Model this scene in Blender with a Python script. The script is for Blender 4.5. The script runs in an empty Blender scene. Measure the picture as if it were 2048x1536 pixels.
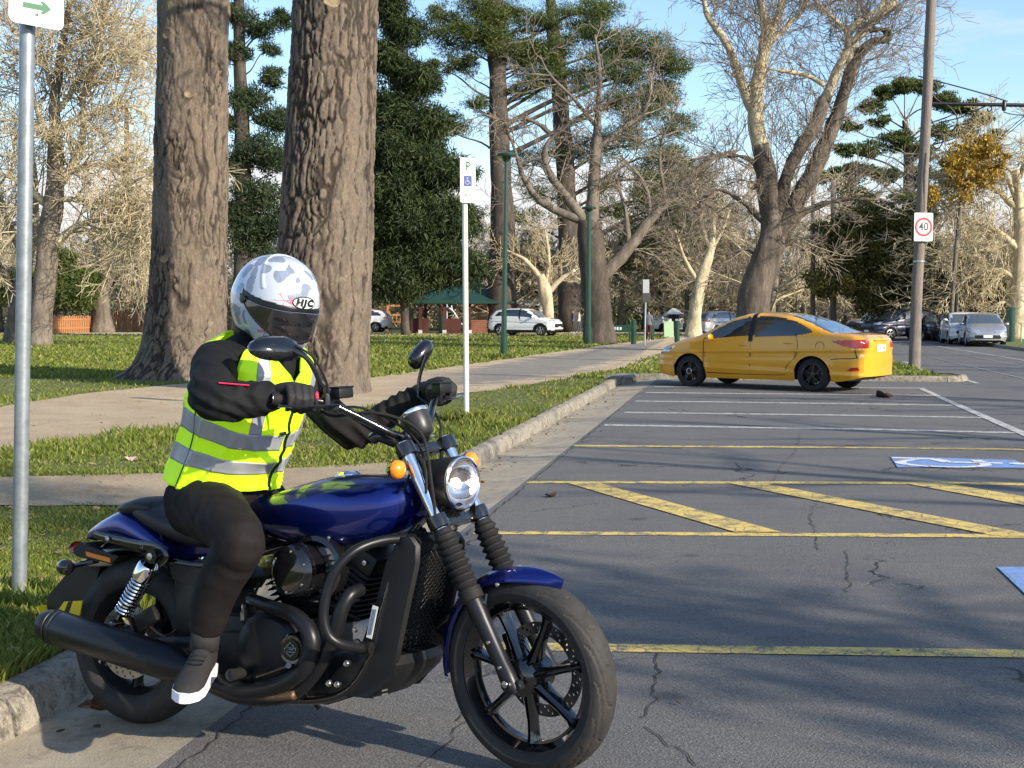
import bpy, bmesh, math, random
import numpy as np
from mathutils import Matrix, Vector

# ------------------------------------------------------------ camera, light, exposure
S = bpy.context.scene
COL = S.collection
CH, CF = 1.42, 2500.0                       # eye height, focal length in pixels of the 2048 wide photograph
PITCH = math.atan(140 / CF)
cd = bpy.data.cameras.new('camera'); cam = bpy.data.objects.new('camera', cd); COL.objects.link(cam)
cam.location = (0, 0, CH); cam.rotation_euler = (math.pi / 2 - PITCH, 0, 0)
cd.sensor_width = 36; cd.lens = CF / 2048 * 36; cd.clip_start = .05; cd.clip_end = 3000
S.camera = cam
S.render.resolution_x, S.render.resolution_y = 1024, 768
SUN_AZ, SUN_EL = math.radians(180 - 52), math.radians(25)       # azimuth measured from +Y towards +X
sv = Vector((math.sin(SUN_AZ) * math.cos(SUN_EL), math.cos(SUN_AZ) * math.cos(SUN_EL), math.sin(SUN_EL)))
sl = bpy.data.lights.new('sun', 'SUN'); sl.energy = 5.0; sl.angle = math.radians(.6); sl.color = (1, .885, .72)
so = bpy.data.objects.new('sun', sl); COL.objects.link(so)
so.rotation_euler = sv.to_track_quat('Z', 'Y').to_euler()
W = bpy.data.worlds.new('World'); S.world = W; W.use_nodes = True
wn, wl = W.node_tree.nodes, W.node_tree.links
wn.clear()
wo = wn.new('ShaderNodeOutputWorld'); bg = wn.new('ShaderNodeBackground'); bg.inputs[1].default_value = .135
sky = wn.new('ShaderNodeTexSky'); sky.sky_type = 'NISHITA'; sky.sun_disc = False
sky.sun_elevation = SUN_EL; sky.sun_rotation = SUN_AZ; sky.air_density = 1.0; sky.dust_density = .6; sky.ozone_density = 1.3
tc = wn.new('ShaderNodeTexCoord'); mp = wn.new('ShaderNodeMapping'); mp.inputs['Scale'].default_value = (1.2, 1.2, 6.5)
ns = wn.new('ShaderNodeTexNoise'); ns.inputs['Scale'].default_value = 2.3; ns.inputs['Detail'].default_value = 7; ns.inputs['Roughness'].default_value = .55
sx = wn.new('ShaderNodeSeparateXYZ')
r1 = wn.new('ShaderNodeMapRange'); r1.inputs['From Min'].default_value = .05; r1.inputs['From Max'].default_value = .17
r1.inputs['To Min'].default_value = .33; r1.inputs['To Max'].default_value = -.10
ad = wn.new('ShaderNodeMath'); ad.operation = 'ADD'
cr = wn.new('ShaderNodeValToRGB'); cr.color_ramp.elements[0].position = .5; cr.color_ramp.elements[1].position = .68
mx = wn.new('ShaderNodeMixRGB'); mx.inputs[2].default_value = (4.6, 4.6, 4.75, 1)
tint = wn.new('ShaderNodeMixRGB'); tint.blend_type = 'MULTIPLY'; tint.inputs[0].default_value = 1; tint.inputs[2].default_value = (1.0, 1.08, 1.15, 1)
wl.new(tc.outputs['Generated'], mp.inputs[0]); wl.new(mp.outputs[0], ns.inputs['Vector']); wl.new(tc.outputs['Generated'], sx.inputs[0])
wl.new(sx.outputs['Z'], r1.inputs['Value']); wl.new(ns.outputs['Fac'], ad.inputs[0]); wl.new(r1.outputs[0], ad.inputs[1])
wl.new(ad.outputs[0], cr.inputs[0]); wl.new(cr.outputs[0], mx.inputs[0]); wl.new(sky.outputs[0], tint.inputs[1]); wl.new(tint.outputs[0], mx.inputs[1])
wl.new(mx.outputs[0], bg.inputs[0]); wl.new(bg.outputs[0], wo.inputs[0])
S.view_settings.view_transform = 'Standard'; S.view_settings.look = 'None'; S.view_settings.exposure = .72; S.view_settings.gamma = 1

# ------------------------------------------------------------ geometry of the place
CP, SP = math.cos(PITCH), math.sin(PITCH)
def ray(px, py):
    a, b = (px - 1024) / CF, (768 - py) / CF
    d = Vector((a, CP + SP * b, -SP + CP * b)); return d / d.y
def P(px, py, Y): return Vector((0, 0, CH)) + ray(px, py) * Y
TH = math.radians(10.35); KO = Vector((-1.745, 4.184)); KD = Vector((math.sin(TH), math.cos(TH))); KN = Vector((math.cos(TH), -math.sin(TH)))
def UV(x, y): q = Vector((x, y)) - KO; return q.dot(KD), q.dot(KN)
def XY(u, v): q = KO + KD * u + KN * v; return q.x, q.y
def zroad(u, v):
    if v < .68: return -.05 + .05 * max(v, 0) / .68
    return .018 * min(v - .68, 3.5) * min(1, max(0, 1 - (u - 4) / 14))
ZL = .09
def G(px, py, lawn=False, z=None):
    r = ray(px, py); zz = ZL if lawn else 0.0
    if z is not None: zz = z
    for _ in range(12):
        p = Vector((0, 0, CH)) + r * ((zz - CH) / r.z)
        if lawn or z is not None: break
        zz = zroad(*UV(p.x, p.y))
    return p

# ------------------------------------------------------------ object helpers
def tag(o, label=None, cat=None, group=None, kind=None):
    if label: o['label'] = label
    if cat: o['category'] = cat
    if group: o['group'] = group
    if kind: o['kind'] = kind
    return o
def empty(name, loc=(0, 0, 0), rz=0, label=None, cat=None, group=None, parent=None, kind=None):
    o = bpy.data.objects.new(name, None); COL.objects.link(o); o.location = loc; o.rotation_euler = (0, 0, rz); o.parent = parent
    o.empty_display_size = .2
    return tag(o, label, cat, group, kind)
def mesh_obj(name, V, F, mat=None, parent=None, smooth=False, angle=40, loc=None, idx=None):
    me = bpy.data.meshes.new(name)
    if isinstance(F, np.ndarray):
        V = np.asarray(V, np.float32); n = F.shape[1]
        me.vertices.add(len(V)); me.vertices.foreach_set('co', V.ravel())
        me.loops.add(F.size); me.loops.foreach_set('vertex_index', F.ravel().astype(np.int32))
        me.polygons.add(len(F)); me.polygons.foreach_set('loop_start', np.arange(0, F.size, n, dtype=np.int32))
        me.update(calc_edges=True)
    else:
        me.from_pydata([tuple(v) for v in V], [], F)
    mats = mat if isinstance(mat, (list, tuple)) else [mat]
    for m in mats:
        if m: me.materials.append(m)
    if idx is not None: me.polygons.foreach_set('material_index', np.asarray(idx, np.int32))
    if smooth:
        me.polygons.foreach_set('use_smooth', np.ones(len(me.polygons), bool))
        if angle and len(me.polygons) < 60000:
            try: me.set_sharp_from_angle(angle=math.radians(angle))
            except Exception: pass
    me.update()
    o = bpy.data.objects.new(name, me); COL.objects.link(o); o.parent = parent
    if loc is not None: o.location = loc
    return o
def copy_tree(o, parent=None, **kw):
    c = o.copy(); COL.objects.link(c); c.parent = parent
    for ch in list(o.children): copy_tree(ch, c)
    return c
def rotm(axis, ang): return Matrix.Rotation(ang, 4, axis)
def frame_to(d, up=(0, 0, 1)):
    z = Vector(d).normalized(); u = Vector(up)
    if abs(z.dot(u)) > .98: u = Vector((1, 0, 0))
    x = u.cross(z).normalized(); y = z.cross(x)
    return Matrix((x, y, z)).transposed()
def spline(pts, n=8):
    pts = [np.array(p, float) for p in pts]
    if len(pts) < 3: return [pts[0] + (pts[-1] - pts[0]) * t for t in np.linspace(0, 1, 2)]
    Q = [2 * pts[0] - pts[1]] + pts + [2 * pts[-1] - pts[-2]]; out = []
    for i in range(1, len(Q) - 2):
        a, b, c, d = Q[i - 1:i + 3]
        for t in np.linspace(0, 1, n, endpoint=False):
            out.append(.5 * (2 * b + (c - a) * t + (2 * a - 5 * b + 4 * c - d) * t * t + (-a + 3 * b - 3 * c + d) * t ** 3))
    out.append(pts[-1]); return out
class MB:
    """collects shapes; build() links them as one mesh object"""
    def __init__(s): s.V = []; s.F = []; s.M = []; s.m = 0
    def add(s, V, F):
        b = len(s.V); s.V += [tuple(v) for v in V]; s.F += [tuple(i + b for i in f) for f in F]; s.M += [s.m] * len(F); return s
    def box(s, c, size, rot=None, bev=0, seg=1):
        x, y, z = [k / 2 for k in size]
        if bev:
            bm = bmesh.new(); bmesh.ops.create_cube(bm, size=1)
            for v in bm.verts: v.co = Vector((v.co.x * size[0], v.co.y * size[1], v.co.z * size[2]))
            bmesh.ops.bevel(bm, geom=bm.edges[:], offset=min(bev, min(size) * .45), segments=seg, affect='EDGES', profile=.6)
            V = [v.co.copy() for v in bm.verts]; F = [[v.index for v in f.verts] for f in bm.faces]; bm.free()
        else:
            V = [Vector((i * x, j * y, k * z)) for i in (-1, 1) for j in (-1, 1) for k in (-1, 1)]
            F = [(0, 1, 3, 2), (4, 6, 7, 5), (0, 4, 5, 1), (2, 3, 7, 6), (0, 2, 6, 4), (1, 5, 7, 3)]
        R = rot if rot is not None else Matrix.Identity(3)
        return s.add([R.to_3x3() @ Vector(v) + Vector(c) for v in V], F)
    def tube(s, path, rad, seg=8, caps=True, n=0, flat=None):
        if n: 
            k = len(path); path2 = spline(path, n)
            if isinstance(rad, (list, tuple)):
                rad = list(np.interp(np.linspace(0, k - 1, len(path2)), range(k), rad))
            path = path2
        path = [Vector(p) for p in path]; m = len(path)
        if not isinstance(rad, (list, tuple)): rad = [rad] * m
        V = []; F = []; t0 = (path[1] - path[0]).normalized(); R = frame_to(t0); X = R.col[0].copy()
        for i in range(m):
            t = (path[min(i + 1, m - 1)] - path[max(i - 1, 0)]).normalized()
            X = (X - t * X.dot(t)).normalized(); Y = t.cross(X)
            for j in range(seg):
                a = 2 * math.pi * j / seg; fx, fy = (flat or (1, 1))
                V.append(path[i] + (X * math.cos(a) * fx + Y * math.sin(a) * fy) * rad[i])
        for i in range(m - 1):
            for j in range(seg):
                k = (j + 1) % seg; F.append((i * seg + j, i * seg + k, (i + 1) * seg + k, (i + 1) * seg + j))
        if caps: F.append(tuple(range(seg - 1, -1, -1))); F.append(tuple(range((m - 1) * seg, m * seg)))
        return s.add(V, F)
    def lathe(s, prof, o=(0, 0, 0), ax=(0, 0, 1), seg=24, caps=False, sq=(1, 1), up=(0, 0, 1)):
        R = frame_to(ax, up); V = []; F = []; m = len(prof)
        for (r, h) in prof:
            for j in range(seg):
                a = 2 * math.pi * j / seg
                V.append(R @ Vector((r * math.cos(a) * sq[0], r * math.sin(a) * sq[1], h)) + Vector(o))
        for i in range(m - 1):
            for j in range(seg):
                k = (j + 1) % seg; F.append((i * seg + j, i * seg + k, (i + 1) * seg + k, (i + 1) * seg + j))
        if caps: F.append(tuple(range(seg - 1, -1, -1))); F.append(tuple(range((m - 1) * seg, m * seg)))
        return s.add(V, F)
    def grid(s, pts):                            # pts[i][j]
        n, m = len(pts), len(pts[0])
        return s.add([p for r in pts for p in r], [(i * m + j, i * m + j + 1, (i + 1) * m + j + 1, (i + 1) * m + j) for i in range(n - 1) for j in range(m - 1)])
    def loft(s, rings, caps=True):               # closed rings
        n, m = len(rings), len(rings[0]); F = []
        for i in range(n - 1):
            for j in range(m): k = (j + 1) % m; F.append((i * m + j, i * m + k, (i + 1) * m + k, (i + 1) * m + j))
        if caps: F.append(tuple(range(m - 1, -1, -1))); F.append(tuple(range((n - 1) * m, n * m)))
        return s.add([p for r in rings for p in r], F)
    def prism(s, poly, z0, z1, fn):              # 2D polygon extruded; fn(a,b,h)->point
        n = len(poly); V = [fn(a, b, z0) for a, b in poly] + [fn(a, b, z1) for a, b in poly]
        return s.add(V, [tuple(range(n - 1, -1, -1)), tuple(range(n, 2 * n))] + [(i, (i + 1) % n, n + (i + 1) % n, n + i) for i in range(n)])
    def build(s, name, mat=None, parent=None, smooth=True, angle=40, loc=None):
        o = mesh_obj(name, s.V, s.F, mat, parent, smooth, angle, loc, s.M if isinstance(mat, (list, tuple)) else None)
        bm = bmesh.new(); bm.from_mesh(o.data); bmesh.ops.recalc_face_normals(bm, faces=bm.faces[:]); bm.to_mesh(o.data); bm.free()
        if smooth and angle: 
            try: o.data.set_sharp_from_angle(angle=math.radians(angle))
            except Exception: pass
        return o
# ------------------------------------------------------------ materials
def mat(name, col, rough=.5, metal=0, coat=0, spec=.5, noise=None, bump=None, trans=0, emit=None, aniso=0, col2=None, sheen=0, ior=1.45):
    """noise=(scale, amount) mottles the colour; bump=(scale, height)"""
    m = bpy.data.materials.new(name); m.use_nodes = True; nt = m.node_tree; b = nt.nodes['Principled BSDF']
    b.inputs['Base Color'].default_value = (*col, 1); b.inputs['Roughness'].default_value = rough; b.inputs['Metallic'].default_value = metal
    b.inputs['Coat Weight'].default_value = coat; b.inputs['Coat Roughness'].default_value = .04
    b.inputs['Specular IOR Level'].default_value = spec; b.inputs['Transmission Weight'].default_value = trans; b.inputs['IOR'].default_value = ior
    if sheen: b.inputs['Sheen Weight'].default_value = sheen
    if emit: b.inputs['Emission Color'].default_value = (*emit[0], 1); b.inputs['Emission Strength'].default_value = emit[1]
    t = None
    if noise or bump:
        t = nt.nodes.new('ShaderNodeTexCoord')
    if noise:
        n = nt.nodes.new('ShaderNodeTexNoise'); n.inputs['Scale'].default_value = noise[0]; n.inputs['Detail'].default_value = 6; n.inputs['Roughness'].default_value = .65
        nt.links.new(t.outputs['Object'], n.inputs['Vector'])
        r = nt.nodes.new('ShaderNodeValToRGB'); a = noise[1]
        r.color_ramp.elements[0].position = .3; r.color_ramp.elements[1].position = .7
        c2 = col2 or tuple(min(1, c * (1 + a)) for c in col)
        r.color_ramp.elements[0].color = (*[c * (1 - a) for c in col], 1); r.color_ramp.elements[1].color = (*c2, 1)
        nt.links.new(n.outputs['Fac'], r.inputs[0]); nt.links.new(r.outputs[0], b.inputs['Base Color'])
    if bump:
        n2 = nt.nodes.new('ShaderNodeTexNoise'); n2.inputs['Scale'].default_value = bump[0]; n2.inputs['Detail'].default_value = 5
        nt.links.new(t.outputs['Object'], n2.inputs['Vector'])
        bp = nt.nodes.new('ShaderNodeBump'); bp.inputs['Strength'].default_value = 1; bp.inputs['Distance'].default_value = bump[1]
        nt.links.new(n2.outputs['Fac'], bp.inputs['Height']); nt.links.new(bp.outputs[0], b.inputs['Normal'])
    return m
class NT:
    """small node helper"""
    def __init__(s, name, rough=.8):
        s.m = bpy.data.materials.new(name); s.m.use_nodes = True; s.n = s.m.node_tree.nodes; s.l = s.m.node_tree.links
        s.b = s.n['Principled BSDF']; s.b.inputs['Roughness'].default_value = rough; s.tc = s.n.new('ShaderNodeTexCoord').outputs['Object']
    def noise(s, sc, det=5, ro=.6, vec=None, dist=0):
        n = s.n.new('ShaderNodeTexNoise'); n.inputs['Scale'].default_value = sc; n.inputs['Detail'].default_value = det
        n.inputs['Roughness'].default_value = ro; n.inputs['Distortion'].default_value = dist; s.l.new(vec or s.tc, n.inputs['Vector']); return n.outputs['Fac']
    def vor(s, sc, feat='F1', vec=None, out='Distance', rnd=1):
        n = s.n.new('ShaderNodeTexVoronoi'); n.feature = feat; n.inputs['Scale'].default_value = sc; n.inputs['Randomness'].default_value = rnd
        s.l.new(vec or s.tc, n.inputs['Vector']); return n.outputs[out]
    def scale(s, v, vec=None):
        n = s.n.new('ShaderNodeMapping'); n.inputs['Scale'].default_value = v; s.l.new(vec or s.tc, n.inputs[0]); return n.outputs[0]
    def ramp(s, f, stops):
        n = s.n.new('ShaderNodeValToRGB'); e = n.color_ramp.elements
        while len(e) < len(stops): e.new(.5)
        for k, (p, c) in zip(e, stops): k.position = p; k.color = (*c, 1) if isinstance(c, tuple) else (c, c, c, 1)
        s.l.new(f, n.inputs[0]); return n.outputs[0]
    def mix(s, f, a, b, mode='MIX'):
        n = s.n.new('ShaderNodeMixRGB'); n.blend_type = mode
        for i, v in enumerate((f, a, b)):
            if isinstance(v, (int, float)): n.inputs[i].default_value = v if i == 0 else (v, v, v, 1)
            elif isinstance(v, tuple): n.inputs[i].default_value = (*v, 1)
            else: s.l.new(v, n.inputs[i])
        return n.outputs[0]
    def math(s, op, a, b=0.0, clamp=False):
        n = s.n.new('ShaderNodeMath'); n.operation = op; n.use_clamp = clamp
        for i, v in enumerate((a, b)):
            if isinstance(v, (int, float)): n.inputs[i].default_value = v
            else: s.l.new(v, n.inputs[i])
        return n.outputs[0]
    def sep(s, ax, vec=None):
        n = s.n.new('ShaderNodeSeparateXYZ'); s.l.new(vec or s.tc, n.inputs[0]); return n.outputs[ax]
    def attr(s, name, out='Fac'):
        n = s.n.new('ShaderNodeAttribute'); n.attribute_name = name; return n.outputs[out]
    def col(s, c): s.l.new(c, s.b.inputs['Base Color']); return s
    def rough(s, c): s.l.new(c, s.b.inputs['Roughness']); return s
    def bump(s, h, dist=.01, st=1):
        n = s.n.new('ShaderNodeBump'); n.inputs['Distance'].default_value = dist; n.inputs['Strength'].default_value = st
        s.l.new(h, n.inputs['Height']); s.l.new(n.outputs[0], s.b.inputs['Normal']); return s

rng = np.random.default_rng(7)
# numpy noise
def _hash(i, j, k, s=0):
    h = np.asarray(i * 374761393 + j * 668265263 + k * 2147483647 + s * 974634777, np.int64) & 0xffffffff
    h = ((h ^ (h >> 13)) * 1274126177) & 0xffffffff
    h = ((h ^ (h >> 16)) * 2246822519) & 0xffffffff
    return ((h ^ (h >> 15)) & 0xffffff) / float(0xffffff)
def vnoise(x, y, z, s=0):
    x, y, z = np.broadcast_arrays(x, y, z)
    xi, yi, zi = [np.floor(q).astype(np.int64) for q in (x, y, z)]
    f = [q - qi for q, qi in ((x, xi), (y, yi), (z, zi))]; u, v, w = [t * t * (3 - 2 * t) for t in f]
    o = 0
    for a in (0, 1):
        for b in (0, 1):
            for c in (0, 1):
                o = o + _hash(xi + a, yi + b, zi + c, s) * (u if a else 1 - u) * (v if b else 1 - v) * (w if c else 1 - w)
    return o * 2 - 1
def fbm(x, y, z, n=4, s=0):
    o = 0; a = 1; 
    for i in range(n): o = o + a * vnoise(x * 2 ** i, y * 2 ** i, z * 2 ** i, s + i); a *= .5
    return o
def worley(x, y, z, s=0):
    xi, yi, zi = [np.floor(q).astype(np.int64) for q in (x, y, z)]
    d1 = np.full(x.shape, 9.); d2 = d1.copy(); idv = np.zeros(x.shape)
    for a in (-1, 0, 1):
        for b in (-1, 0, 1):
            for c in (-1, 0, 1):
                I, J, K = xi + a, yi + b, zi + c
                d = (I + _hash(I, J, K, s) - x) ** 2 + (J + _hash(I, J, K, s + 11) - y) ** 2 + (K + _hash(I, J, K, s + 23) - z) ** 2
                n = d < d1; d2 = np.where(n, d1, np.minimum(d2, d)); idv = np.where(n, _hash(I, J, K, s + 31), idv); d1 = np.minimum(d1, d)
    return np.sqrt(d1), np.sqrt(d2), idv
def inpoly(x, y, poly):
    c = np.zeros(x.shape, bool); n = len(poly)
    for i in range(n):
        (x1, y1), (x2, y2) = poly[i], poly[(i + 1) % n]
        if y1 == y2: continue
        m = ((y1 > y) != (y2 > y)) & (x < (x2 - x1) * (y - y1) / (y2 - y1) + x1); c ^= m
    return c
# ------------------------------------------------------------ ground
def m_asphalt():
    t = NT('asphalt', .82)
    a = t.noise(1.1, 5, .6); b = t.noise(115, 3, .85); c = t.vor(120); st = t.vor(70, out='Color'); streak = t.noise(3, 4, .6, t.scale((.25, 2.5, 1)))
    base = t.ramp(a, [(.25, (.087, .087, .090)), (.5, (.108, .106, .105)), (.8, (.134, .129, .120))])
    base = t.mix(t.ramp(streak, [(.4, 0.), (.75, .35)]), base, (.145, .137, .125))
    g = t.ramp(b, [(.32, .35), (.5, .95), (.68, 1.75)])
    base = t.mix(1, base, g, 'MULTIPLY')
    sp = t.ramp(t.sep('X', st), [(.88, 0.), (.92, 1.)])
    base = t.mix(t.math('MULTIPLY', sp, t.ramp(c, [(.25, 1.), (.4, 0.)])), base, (.22, .21, .19))
    base = t.mix(t.ramp(t.noise(.55, 4, .7), [(.58, 0.), (.66, .5)]), base, (.060, .060, .062)); base = t.mix(t.ramp(t.vor(1.3), [(.04, .7), (.10, 0.)]), base, (.035, .034, .034))
    # cracks
    w = t.noise(1.6, 5, .6); wv = t.n.new('ShaderNodeVectorMath'); wv.operation = 'ADD'; t.l.new(t.tc, wv.inputs[0])
    cv = t.n.new('ShaderNodeTexNoise'); cv.inputs['Scale'].default_value = 2.2; cv.inputs['Detail'].default_value = 6; t.l.new(t.tc, cv.inputs['Vector']); t.l.new(cv.outputs['Color'], wv.inputs[1])
    ck = t.vor(.33, 'DISTANCE_TO_EDGE', wv.outputs[0]); ckm = t.math('MULTIPLY', t.ramp(ck, [(.0, 1.), (.0035, .8), (.006, 0.)]), t.ramp(t.noise(.5, 2), [(.48, 0.), (.56, 1.)]))
    base = t.mix(ckm, base, (.012, .012, .012))
    t.col(base); t.bump(t.math('SUBTRACT', t.math('ADD', b, t.math('MULTIPLY', c, .6)), t.math('MULTIPLY', ckm, 4)), .0035, 1); return t.m
def m_concrete():
    t = NT('concrete', .88)
    a = t.noise(1.7, 6, .7); b = t.noise(120, 3, .7); c = t.noise(9, 5, .7)
    base = t.ramp(a, [(.25, (.24, .205, .15)), (.55, (.34, .295, .22)), (.8, (.41, .36, .275))])
    base = t.mix(t.ramp(c, [(.52, 0.), (.72, .75)]), base, (.12, .105, .085))
    base = t.mix(1, base, t.ramp(b, [(.3, .75), (.7, 1.25)]), 'MULTIPLY')
    t.col(base); t.bump(t.math('ADD', b, t.math('MULTIPLY', c, .8)), .004); return t.m
def m_kerb():
    t = NT('kerb_concrete', .9)
    a = t.noise(3.1, 6, .7); b = t.noise(90, 3, .7); c = t.noise(14, 6, .75)
    base = t.ramp(a, [(.25, (.17, .15, .12)), (.55, (.27, .245, .2)), (.8, (.36, .33, .27))])
    base = t.mix(t.ramp(c, [(.48, 0.), (.62, .85)]), base, (.075, .065, .052))
    base = t.mix(1, base, t.ramp(b, [(.3, .7), (.7, 1.3)]), 'MULTIPLY')
    t.col(base); t.bump(t.math('ADD', b, t.math('MULTIPLY', c, 2)), .006); return t.m
def m_lawn():
    t = NT('lawn', .95)
    a = t.noise(.7, 6, .7); b = t.noise(60, 4, .8); c = t.noise(7, 5, .7)
    base = t.ramp(a, [(.3, (.08, .105, .02)), (.52, (.12, .145, .03)), (.75, (.20, .185, .06))])
    base = t.mix(t.ramp(c, [(.55, 0.), (.75, .6)]), base, (.12, .10, .045))
    base = t.mix(1, base, t.ramp(b, [(.3, .45), (.7, 1.5)]), 'MULTIPLY')
    t.col(base); t.bump(b, .04); return t.m
def m_gravel(k=1.0):
    t = NT('gravel_path', .95)
    x = t.sep('X'); a = t.noise(1.4, 6, .65); b = t.noise(150, 3, .8); c = t.noise(22, 5, .8)
    tan = t.ramp(a, [(.3, (.40, .30, .19)), (.6, (.50, .40, .27)), (.8, (.55, .46, .33))])
    grey = t.ramp(a, [(.3, (.19, .175, .155)), (.7, (.27, .245, .21))])
    e = t.math('SUBTRACT', t.attr('edge'), t.math('MULTIPLY', t.math('SUBTRACT', a, .5), 1.6))
    f = t.math('MULTIPLY', t.ramp(t.math('MULTIPLY', t.math('ADD', x, 9), .1), [(.66, 0.), (.84, 1.)]), t.ramp(e, [(.2, 0.), (.5, 1.)]))
    base = t.mix(t.math('MULTIPLY', f, k), tan, grey)
    base = t.mix(1, base, t.ramp(b, [(.25, .5), (.5, 1.), (.75, 1.55)]), 'MULTIPLY')
    base = t.mix(1, base, t.ramp(t.noise(38, 3, .8), [(.3, .72), (.7, 1.25)]), 'MULTIPLY'); base = t.mix(t.ramp(c, [(.6, 0.), (.72, .6)]), base, (.15, .11, .06)); base = t.mix(t.ramp(t.noise(3.5, 5, .7), [(.58, 0.), (.74, .5)]), base, (.24, .19, .12))
    t.col(base); t.bump(t.math('ADD', b, c), .02); return t.m
def m_paint(name, col, wear=.5):
    t = NT(name, .75)
    a = t.noise(9, 6, .75); b = t.noise(170, 3, .8); cr = t.vor(7, 'DISTANCE_TO_EDGE', None)
    w = t.math('ADD', t.math('MULTIPLY', a, .55), t.math('MULTIPLY', b, .45))
    f = t.ramp(w, [(wear - .03, 0.), (wear + .03, 1.)])
    f = t.math('MULTIPLY', f, t.ramp(t.math('ADD', cr, t.math('MULTIPLY', t.math('SUBTRACT', b, .5), .08)), [(.0, 0.), (.03, 1.)]))
    base = t.mix(f, (.098, .097, .098), t.mix(1, col, t.ramp(b, [(.3, .8), (.7, 1.1)]), 'MULTIPLY')); t.col(base); t.bump(b, .002); return t.m
M_ASPH, M_CONC, M_KERB, M_LAWN, M_GRAV = m_asphalt(), m_concrete(), m_kerb(), m_lawn(), m_gravel()
M_GRAV2 = m_gravel(.25)
M_YEL, M_WHT, M_BLU = m_paint('yellow_line_paint', (.68, .50, .13), .475), m_paint('white_line_paint', (.52, .52, .50), .47), m_paint('blue_bay_paint', (.17, .29, .58), .41)
M_SYM = m_paint('white_symbol_paint', (.66, .68, .72), .38)

def uvsheet(name, us, vs, zf, m, kind='structure', smooth=True):
    V = []; 
    for u in us:
        for v in vs:
            x, y = XY(u, v); V.append((x, y, zf(u, v)))
    n, k = len(us), len(vs)
    F = [(i * k + j, i * k + j + 1, (i + 1) * k + j + 1, (i + 1) * k + j) for i in range(n - 1) for j in range(k - 1)]
    return tag(mesh_obj(name, V, F, m, smooth=smooth, angle=0), kind=kind)
us = list(np.arange(-16, 26, .5)) + [30, 40, 60, 100, 160, 260, 420]
uvsheet('car_park_road', us, [.68, 1, 1.5, 2, 3, 4.2, 5, 7, 10, 13.2], zroad, M_ASPH)
UE = 23.55                                       # the bays end here at a cross kerb
uvsheet('gutter_apron', [u for u in us if u < UE] + [UE], [0, .15, .34, .52, .68], lambda u, v: zroad(u, v) - .012 * math.sin(math.pi * v / .68), M_CONC)
# lawn: left of the kerb, beyond the bays, and across the road
def lawnz(x, y): return ZL
V = []; F = []
LA = [XY(-30, -.155), XY(UE + .13, -.155), XY(UE + .13, 6.6), XY(420, 6.9)]
poly = [Vector((*p, ZL)) for p in LA] + [Vector((-700, 600, ZL)), Vector((-700, -40, ZL))]
me = MB(); me.add(poly, [tuple(range(len(poly)))]); tag(me.build('lawn', M_LAWN, smooth=False), kind='structure')
me = MB(); pr = [XY(-40, 13.35), XY(420, 13.35)]; me.add([Vector((*pr[0], ZL)), Vector((*pr[1], ZL)), Vector((700, 420, ZL)), Vector((700, -60, ZL))], [(0, 1, 2, 3)])
tag(me.build('far_verge', M_LAWN, smooth=False), kind='structure')
# base soil under everything, to the horizon
me = MB(); me.add([(-1500, -300, -.4), (1500, -300, -.4), (1500, 2500, -.4), (-1500, 2500, -.4)], [(0, 1, 2, 3)]); tag(me.build('ground', M_LAWN, smooth=False), kind='structure')
# kerbs in sections
def kerb_section(parent, pa, pb, out, z0, h=.145, w=.14, lab=None):
    """a cast kerb section from pa to pb; out = unit vector towards the road"""
    pa, pb, out = Vector(pa), Vector(pb), Vector(out); L = (pb - pa).length; d = (pb - pa) / L
    prof = [(0, -.2), (.0, 0), (-.012, h * .7), (-.03, h - .015), (-.045, h), (-w, h + .004), (-w, -.2)]
    n = max(2, int(L / .12)); rings = []
    for i in range(n + 1):
        t = .012 + (L - .024) * i / n; r = []
        for (o, zz) in prof:
            q = pa + d * t + out * o; e = .003 * vnoise(q.x * 6, q.y * 6, zz * 6) + .0018 * vnoise(q.x * 31, q.y * 31, zz * 31)
            if i in (0, n) and zz > h * .5: zz -= .012
            r.append(Vector((q.x + out.x * e, q.y + out.y * e, z0 + zz + e)))
        rings.append(r)
    m = MB(); m.loft(rings); return m.build('kerb_section', M_KERB, parent, smooth=True, angle=50)
kerb = empty('kerb', kind='structure')
u = -12.0; random.seed(3)
while u < UE - .3:
    L = min(2.42, UE - u); z = -.055; kerb_section(kerb, XY(u, 0), XY(u + L, 0), KN, z); u += L
v = .15
while v < 6.6:
    L = min(2.4, 6.75 - v); kerb_section(kerb, XY(UE + .0, v), XY(UE + .0, v + L), -KD, -.03); v += L
c0 = (UE + .9, 6.75)                              # rounded nose of the traffic island
pts = [(c0[0] - .9 * math.cos(a), c0[1] + .55 * math.sin(a)) for a in np.linspace(0, math.pi, 6)]
for a, b in zip(pts, pts[1:]):
    A, B_ = Vector(XY(*a)), Vector(XY(*b)); d = (B_ - A).normalized(); kerb_section(kerb, A, B_, (d.y, -d.x), -.03)
for u in np.arange(UE + 1.8, 120, 3.2): kerb_section(kerb, XY(u, 6.78), XY(u + 3.2, 6.78), KN, -.03)
for u in np.arange(8, 150, 3.6): kerb_section(kerb, XY(u, 13.2), XY(u + 3.6, 13.2), -KN, -.03)
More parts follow.
